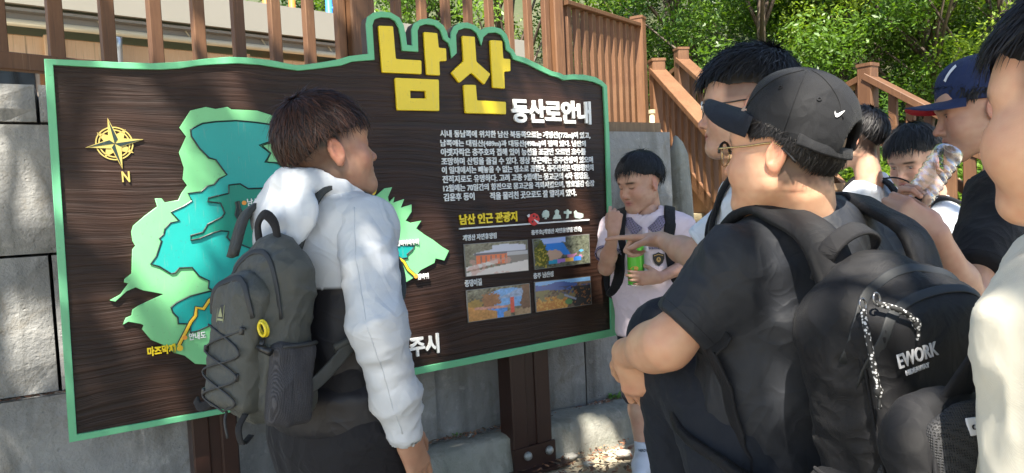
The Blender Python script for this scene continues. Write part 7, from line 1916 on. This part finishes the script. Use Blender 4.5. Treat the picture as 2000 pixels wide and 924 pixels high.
s = Sdf(); arm(s, sh4L, el4, wr4, (0.044, 0.041, 0.030), k=0.025); hand(s, wr4, norm((0.20, 0.22, -0.80)), norm((0.60, 0.75, 0.2)), -1, [(0.35, 0.55, 0.35), (0.42, 0.6, 0.35), (0.5, 0.65, 0.4), (0.55, 0.7, 0.4)], thumb=(0.55, 0.4, 0.3), sc=1.04, spread=0.08); P4.skin(s, 0.0036)
el4r, wr4r = sh4R + norm(f4 * 0.8 - UPV * 0.7 - r4 * 0.1) * 0.28, pt(1305, 674, 1.69)
s = Sdf(); arm(s, sh4R, el4r, wr4r, (0.046, 0.042, 0.029)); hand(s, wr4r, norm((-0.85, -0.3, 0.12)), norm((0.1, -1, -0.2)), 1, [(0.6, 0.7, 0.4)] * 4, sc=1.0); P4.skin(s, 0.0045)
hp4L, hp4R = p4 + l4 * 0.085, p4 - l4 * 0.085
k4R = np.array([hp4R[0], hp4R[1], 0.44]); a4R = np.array([hp4R[0], hp4R[1] - 0.02, 0.07])
core(P4, N4, c4, p4, r4, f4, 0.165, 0.115, legs=((hp4L, knee, ankle), (hp4R, k4R, a4R))); P4.finish()
tee4 = tee(P4, N4, c4, p4 + UPV * 0.02, r4, f4, [(sh4L, el4, 0.82), (sh4R, el4r, 0.8)], M_CHAR, p4 - UPV * 0.03, 0.166, 0.118, h=0.007, belly=0.02, neck_r=0.052, sr=(0.072, 0.062),
    fold=[dict(amp=0.009, freq=6, seed=41, stretch=(1.2, 1.2, 0.6), M=rotm((0.8, 0.1, 0.6), (0, 1, 0))), dict(amp=0.004, freq=15, seed=43, stretch=(1.2, 1.2, 0.4), M=rotm((0.75, 0.1, 0.65), (0, 1, 0)))])
s = Sdf(); s.cap(p4 + UPV * 0.08, p4 - UPV * 0.03, 0.155, 0.160, k=0, ax=f4, fl=0.72)
s.cap(hp4L, knee, 0.100, 0.066, k=0.05); s.cap(knee, ankle, 0.061, 0.055, k=0.025); s.cap(hp4R, k4R, 0.095, 0.075, k=0.05); s.cyl(k4R, a4R + UPV * 0.03, 0.072, 0.062, k=0.03)
P4.wear('trousers', s, M_PANTS, h=0.008, fold=[dict(amp=0.006, freq=10, seed=51, stretch=(1, 1, 0.5)), dict(amp=0.003, freq=24, seed=53, stretch=(1, 1, 0.6))])
shoes(P4, [a4R * [1, 1, 0]], f4, M_SHOED, M_SOLE); shoes(P4, [ankle - UPV * 0.07], norm((-0.5, 0.8, 0)), M_SHOED, M_SOLE)
hit = oncap(tee4, 1655, 447)
# his big black backpack
o4 = -f4
K4 = Fr(np.array([0.600, 1.081, N4[2] - 0.325]), norm((0.92, 0.38, 0.13)), norm((0.38, -0.92, 0.10)))
bag4 = thing('backpack', K4(0, 0, -0.27), 'big black backpack with white lettering worn by the boy in the black cap', 'backpack', 'backpacks worn by the students')
s = Sdf(); s.box((0, -0.01, -0.02), (0.128, 0.072, 0.250), 0.05, k=0); s.ell((0, -0.01, 0.17), (0.118, 0.072, 0.120), k=0.05)
bd4 = fsdf(bag4, 'main_compartment', s, K4, M_BAGK, 0.007, [dict(amp=0.006, freq=9, seed=61), dict(amp=0.003, freq=22, seed=62)])
s = Sdf(); s.box((0.0, 0.045, 0.105), (0.120, 0.042, 0.110), 0.036, k=0); s.ell((0.0, 0.04, 0.18), (0.112, 0.038, 0.06), k=0.04); pk4 = fsdf(bag4, 'front_pocket', s, K4, M_BAGK, 0.006, [dict(amp=0.0012, freq=12, seed=63)])
s = Sdf(); s.box((0.0, 0.045, -0.10), (0.122, 0.046, 0.115), 0.036, k=0); fsdf(bag4, 'lower_pocket', s, K4, M_MESH, 0.007, [dict(amp=0.004, freq=12, seed=64)])
s = Sdf(); s.box((-0.128, -0.012, -0.14), (0.026, 0.066, 0.115), 0.024, k=0); sp4 = fsdf(bag4, 'side_pocket', s, K4, M_BAGK, 0.007, [dict(amp=0.006, freq=12, seed=65, stretch=(1, 1, 0.6))])
ftube(bag4, 'pocket_hem', K4, [(-0.136, -0.078, -0.012), (-0.158, -0.02, -0.022), (-0.148, 0.055, -0.030)], 0.003, M_BAGS, sm=5, on=sp4)
for zz, yy, kk in ((0.262, 0.046, 0.100), (0.222, 0.072, 0.104)):
    ftube(bag4, 'zip', K4, [(-kk, yy - 0.03, zz - 0.11), (-kk * 0.85, yy, zz - 0.03), (-kk * 0.3, yy + 0.008, zz), (kk * 0.4, yy + 0.008, zz), (kk * 0.95, yy, zz - 0.03), (kk * 1.08, yy - 0.03, zz - 0.11)], 1.0, M_ZIP, flat=(0.0075, 0.0016), up=(0, 0.8, 0.6), sm=7, on=bd4 if zz > 0.24 else pk4)
ftube(bag4, 'side_seam', K4, [(-0.118, 0.058, 0.20), (-0.126, 0.060, 0.05), (-0.126, 0.060, -0.20)], 0.0022, M_BAGS, 6, sm=5)
ftube(bag4, 'handle', K4, [(-0.055, -0.060, 0.255), (-0.045, -0.035, 0.305), (0.0, -0.02, 0.325), (0.05, -0.035, 0.305), (0.06, -0.060, 0.255)], 1.0, M_BAGS, flat=(0.016, 0.004), up=(0, 0.6, 0.8), sm=5)
def mat_paracord():
    m, nt, b = newmat('speckled_cord'); co = coords(nt); v = N(nt, 'ShaderNodeTexVoronoi'); v.inputs['Scale'].default_value = 190; nt.links.new(co, v.inputs[0])
    nt.links.new(ramp(nt, v.outputs[0], [(0.32, 0.62), (0.42, 0.015)]), b.inputs['Base Color']); b.inputs['Roughness'].default_value = 0.7
    return m
M_PARA = mat_paracord()
def pull(L, knot=True):
    z_ = ftube(bag4, 'zip_pull', K4, L, 0.0042, M_PARA, 7, sm=5); e = np.array(L[-1], float); V, F = Sdf().ell(e, (0.007, 0.006, 0.009), k=0).cap(e - (0, 0, 0.01), e - (0.004, 0, 0.022), 0.003, k=0.002).mesh(0.0028); W = K4.w(V); part('knot', W, F[:, ::-1], M_PARA, z_, smooth=True)
    a = np.array(L[0], float); b = MB(); b.tube([K4(*(a + np.array((0.006 * math.cos(t), 0.002, 0.009 * math.sin(t) + 0.006)))) for t in np.linspace(0, 6.283, 11)[:-1]], 0.0018, 5, closed=True); b.build('pull_ring', M_METAL, z_, smooth=True)
pull([(-0.112, 0.066, 0.225), (-0.128, 0.080, 0.195), (-0.132, 0.084, 0.150), (-0.133, 0.084, 0.115)]); pull([(-0.098, 0.078, 0.230), (-0.080, 0.094, 0.218), (-0.064, 0.098, 0.205), (-0.054, 0.098, 0.192)]); pull([(-0.085, 0.092, 0.010), (-0.072, 0.100, -0.020), (-0.055, 0.100, -0.05)])
ftext(bag4, 'lettering', K4, 'EWORK', -0.098, 0.138, 0.0945, 0.020, M_LOGOW, wid=0.078, bold=0.012, parent=pk4); ftext(bag4, 'lettering', K4, 'HIDEAWAY', -0.088, 0.126, 0.0945, 0.007, M_LOGOW, wid=0.046, bold=0.01, parent=pk4)
b = MB(); b.tube([K4(0.085 + 0.022 * math.cos(a), 0.096, 0.015 + 0.020 * math.sin(a)) for a in np.linspace(0, 6.283, 15)[:-1]], 0.0022, 6, closed=True); b.build('ring', M_METAL, bag4, smooth=True)
ftube(bag4, 'ring_loop', K4, [(0.075, 0.080, 0.050), (0.080, 0.093, 0.040), (0.085, 0.092, 0.028)], 1.0, M_BAGS, flat=(0.008, 0.002), sm=3)
for q in (1, -1): strap(bag4, N4 + UPV * 0.012, r4, f4, q, M_BAGK, 0.036, 0.010, 0.105, 0.034, 0.16, 0.165, low=0.42, wide=0.205, surf=tee4)
ls = smooth_path([K4(-0.135, -0.07, -0.20), K4(-0.19, -0.10, -0.15), K4(-0.235, -0.13, -0.06), K4(-0.25, -0.16, 0.05), N4 + l4 * 0.19 - UPV * 0.16], 6)
ls = ls[:4] + snap_line(tee4, ls[4:], 0.004); b = MB(); b.tube(ls, 1.0, 8, flat=(0.014, 0.003), up=lambda p: np.asarray(p) - (N4 - UPV * 0.25)); b.build('lower_strap', M_BAGS, bag4, smooth=True)

# ------------------------------------------------------------------ boy facing away beside the newel post
f5 = norm((-0.75, 0.66, 0)); N5 = pt(1700, 352, 3.18)
P5 = Person('black haired boy in white tee turned away, half hidden behind the black cap', (N5[0], N5[1]), (0.55, 0.32, 0.22))
P5.head(pt(1673, 277, 3.12), f5, rgt(f5), {'stubble': st4, 'eyeball': False}, h=0.0045)
P5.hair(n=2200, wid=0.0032, thick=(0.022, 0.014), ends=[110, 106, 96, 86, 92, 104, 110], seed=15, jit=4, tuft=0.006)
T5 = standing(P5, N5, f5, M_TWHITE, None, h=0.011); simple_bag(N5, f5, 'black backpack on the boy turned away beside the newel post', M_BAGK, T5[4])

# ------------------------------------------------------------------ boy in white tee looking down
f6 = norm((-0.88, 0.15, 0)); N6 = pt(1822, 398, 2.98)
P6 = Person('boy in white tee with fringe looking down, behind the plastic bottle', (N6[0], N6[1]), (0.56, 0.335, 0.24))
h6 = norm((-0.80, -0.46, -0.30))
P6.head(pt(1786, 318, 2.92), h6, rgt(h6), {'gaze': (0.1, 1, -0.45), 'scale': 1.05, 'jaw': 0.9, 'neck': ((0, -0.030, -0.065), (0.0, -0.075, -0.15), 0.047, 0.052)}, h=0.0036)
P6.hair(n=5000, wid=0.0019, thick=(0.022, 0.015), front=108, side=94, back=106, seed=19, tuft=0.005, jit=3, col=(0.013, 0.013, 0.014))
T6 = standing(P6, N6, f6, M_TWHITE, None, h=0.010, neck_r=0.07); simple_bag(N6, f6, 'black backpack of the boy looking down behind the bottle', M_BAGK, T6[4])
b = MB(); c6 = pt(1748, 372, 2.6); b.tube(smooth_path([pt(1725, 349, 2.62), pt(1748, 347, 2.55), pt(1772, 354, 2.52), pt(1786, 367, 2.56)], 6), 0.003, 6)
tag(b.build('cord_loop', M_BAGS), 'thin black cord loop in front of the chin of the boy looking down', 'cord')

# ------------------------------------------------------------------ boy in the navy cap with a plastic bottle
f7 = norm((-0.80, 0.60, 0)); N7 = pt(1962, 345, 1.95)
P7 = Person('boy in navy cap and black tee holding a plastic bottle to his chin', (N7[0], N7[1]), (0.50, 0.285, 0.20))
h7 = norm((-0.90, 0.36, -0.17))
P7.head(pt(1916, 219, 1.86), h7, rgt(h7), {'gaze': (0, 1, -0.2), 'jaw': 0.86, 'cheek': 0.92, 'neck': ((0, -0.030, -0.065), (0.0, -0.085, -0.165), 0.047, 0.054)}, h=0.0032)
P7.hair(n=3000, wid=0.0022, start=82, thick=(0.003, 0.009), ends=[85, 92, 113, 99, 106, 112, 113], len=(18, 36), jit=4, seed=23, capcut=2, fringe_out=0.0, swirl=0, bias=0.6)
M_CAPN = cloth('cap_navy', (0.014, 0.026, 0.085), 0.75, 0.3, 30, 0.3, 600); M_CAPR = cloth('cap_red', (0.50, 0.015, 0.04), 0.8, 0.2, 40)
tip(P7, 0.16, (0, 0, 0.006))
cp7 = cap_crown(P7, M_CAPN, (0.090, 0.111, 0.098), (0, -0.010, 0.034), 0.022, 0.0, arch=False)
brim(P7, M_CAPN, cp7, z=0.030, y0=0.050, ln=0.085, curve=0.018, pitch=-0.14, under=M_CAPR)
bpy.context.view_layer.update()
LA = [(1848, 161), (1852, 152), (1858, 143), (1865, 135), (1869, 131)]; LB = [(1844, 158), (1849, 148), (1855, 139), (1862, 131), (1867, 127)]
decal_strip(cp7, 'emblem', LA, LB, M_LOGOW, cp7, 0.002)
el7, wr7 = pt(1893, 588, 1.60), pt(1826, 458, 1.50)
bx_ = norm((0.60, 0.06, 0.78)); dv = norm((-0.78, 0.05, 0.60))
r7 = rgt(f7)
standing(P7, N7, f7, M_BLK, None, h=0.009, reach=[(-1, el7, wr7, dv, norm((0.05, 1, 0.0)), [(0.9, 1.2, 0.7), (0.95, 1.25, 0.7), (1.0, 1.3, 0.7), (1.05, 1.3, 0.7)], dict(thumb=(0.25, 0.7, 0.6), sc=0.98, spread=0.02)),
    (1, shoulder(N7, r7, 1) + norm(f7 * 0.5 - UPV * 0.9) * 0.27, pt(1784, 466, 1.575), norm((-0.45, -0.10, 0.85)), norm((0.35, -1, 0)), [(0.55, 1.2, 0.7), (0.6, 1.2, 0.7), (0.65, 1.25, 0.7), (0.7, 1.3, 0.7)], dict(sc=0.96, thumb=(0.2, 0.5, 0.5)))], fr=0.78, sr=(0.068, 0.066))
M_TAGW = M_LOGOW
def mat_bottle():
    m, nt, b = newmat('clear_plastic'); co = coords(nt); nb = bump(nt, noise(nt, co, 70, 2), 0.35, 0.003)
    g = N(nt, 'ShaderNodeBsdfGlossy'); g.inputs['Roughness'].default_value = 0.06; g.inputs['Color'].default_value = (0.95, 0.97, 1, 1); nt.links.new(nb, g.inputs['Normal'])
    t = N(nt, 'ShaderNodeBsdfTransparent'); t.inputs[0].default_value = (0.90, 0.93, 0.95, 1)
    lw = N(nt, 'ShaderNodeLayerWeight'); lw.inputs[0].default_value = 0.35; nt.links.new(nb, lw.inputs['Normal'])
    mx = N(nt, 'ShaderNodeMixShader'); nt.links.new(lw.outputs['Facing'], mx.inputs[0]); nt.links.new(t.outputs[0], mx.inputs[1]); nt.links.new(g.outputs[0], mx.inputs[2])
    nt.links.new(mx.outputs[0], nt.nodes['Material Output'].inputs[0]); nt.nodes.remove(b)
    return m
M_BOT = mat_bottle()
b0 = pt(1789, 392, 1.545); BT = Fr(b0, norm(np.cross(bx_, (0, 1, 0))), (0, -1, 0)); BT.M = np.stack([norm(np.cross((0, 1.0, 0), bx_)), norm(np.cross(bx_, np.cross((0, 1.0, 0), bx_))), bx_], 1)
bot = thing('water_bottle', b0, 'clear ribbed plastic water bottle held upside down at the chin', 'bottle')
prf = [(-0.055, 0.011), (-0.040, 0.0115), (-0.030, 0.014), (-0.012, 0.024), (0.006, 0.030), (0.012, 0.031)]
z = 0.016
while z < 0.115: prf += [(z, 0.0315), (z + 0.004, 0.0290), (z + 0.009, 0.0288), (z + 0.013, 0.0315)]; z += 0.0165
prf += [(0.124, 0.0315), (0.131, 0.030), (0.136, 0.024), (0.137, 0.015), (0.133, 0.004)]
rs = np.random.RandomState(3); V, F = [], []; na = 28
for i, (zz, rr) in enumerate(prf):
    for k in range(na):
        a = 2 * math.pi * k / na; w_ = 1 + 0.05 * vnoise(np.array([[math.cos(a) * 1.6, math.sin(a) * 1.6, zz * 40]]), 5)[0]
        V.append(BT(rr * w_ * math.cos(a), rr * w_ * math.sin(a), zz))
for i in range(len(prf) - 1):
    for k in range(na): F.append((i * na + k, i * na + (k + 1) % na, (i + 1) * na + (k + 1) % na, (i + 1) * na + k))
V = np.array(V); ctr_ = BT.c
sh_ = part('shell', V, F, M_BOT, bot, smooth=True)
# ------------------------------------------------------------------ boy close to the camera at the right edge
f8 = norm((-0.62, 0.78, 0)); N8 = pt(2175, 490, 0.84)
P8 = Person('boy in cream shirt close to the camera, cut by the right edge', (N8[0], N8[1]), (0.66, 0.37, 0.235))
h8 = norm((-0.55, 0.83, -0.02))
P8.head(pt(2152, 222, 0.755), h8, rgt(h8), {'cheek': 1.38, 'jaw': 1.0, 'w': 1.04, 'stubble': st3, 'moles': [((-0.062, 0.045, 0.034), 0.0017), ((-0.058, 0.064, -0.018), 0.0016)], 'neck': ((0, -0.030, -0.065), (0.0, -0.045, -0.18), 0.052, 0.058)}, h=0.0028)
P8.hair(n=9000, wid=0.0012, thick=(0.024, 0.015), ends=[109, 108, 99, 84, 88, 96, 102], seed=29, tuft=0.004, jit=3, col=(0.013, 0.011, 0.011), w=1.04, fringe_out=0.010, swvar=0.12)
standing(P8, N8, f8, M_CREAMT, None, wd=0.165, h=0.008, sr=(0.084, 0.086), fr=0.98, grow=0.026, neck_r=0.062, hemd=0.66, neck_c=N8 + f8 * 0.01)
bag8 = thing('shoulder_bag', pt(1830, 1000, 0.90), 'black bag with open mesh panel and small white tag in front of the lettered backpack', 'bag')
K8 = Fr(pt(1888, 945, 0.885), norm((0.96, 0.18, 0)), norm((-0.10, -0.95, 0.25)))
s = Sdf(); s.box((0, -0.02, -0.06), (0.082, 0.035, 0.150), 0.04, k=0); s.ell((0.0, -0.02, 0.06), (0.078, 0.035, 0.06), k=0.04); fsdf(bag8, 'body', s, K8, M_BAGK, 0.006, [dict(amp=0.003, freq=14, seed=71)])
s = Sdf(); s.box((0.010, 0.022, -0.05), (0.068, 0.012, 0.130), 0.012, k=0); s.ell((0.012, 0.020, 0.065), (0.058, 0.012, 0.04), k=0.02); mp8 = fsdf(bag8, 'mesh_panel', s, K8, M_MESH, 0.005)
ftube(bag8, 'piping', K8, [(-0.062, 0.024, -0.12), (-0.062, 0.024, 0.0), (-0.045, 0.022, 0.062), (0.0, 0.020, 0.090), (0.05, 0.020, 0.092)], 0.0035, M_BAGS, sm=6)
ftube(bag8, 'strap', K8, [(-0.005, -0.012, 0.085), (0.020, -0.002, 0.115), (0.050, 0.010, 0.150), (0.095, 0.03, 0.20), (0.16, 0.06, 0.27)], 1.0, M_BAGS, flat=(0.024, 0.005), up=(0.3, 0.9, -0.3), sm=6)
tg8 = Sdf(); tg8.box((0.000, 0.0365, 0.072), (0.014, 0.0016, 0.012), 0.001); tg_ = fsdf(bag8, 'tag', tg8, K8, M_LOGOW, 0.0018); ftext(bag8, 'tag_print', K8, 'CO', -0.008, 0.069, 0.0392, 0.006, M_BAGS, parent=tg_)
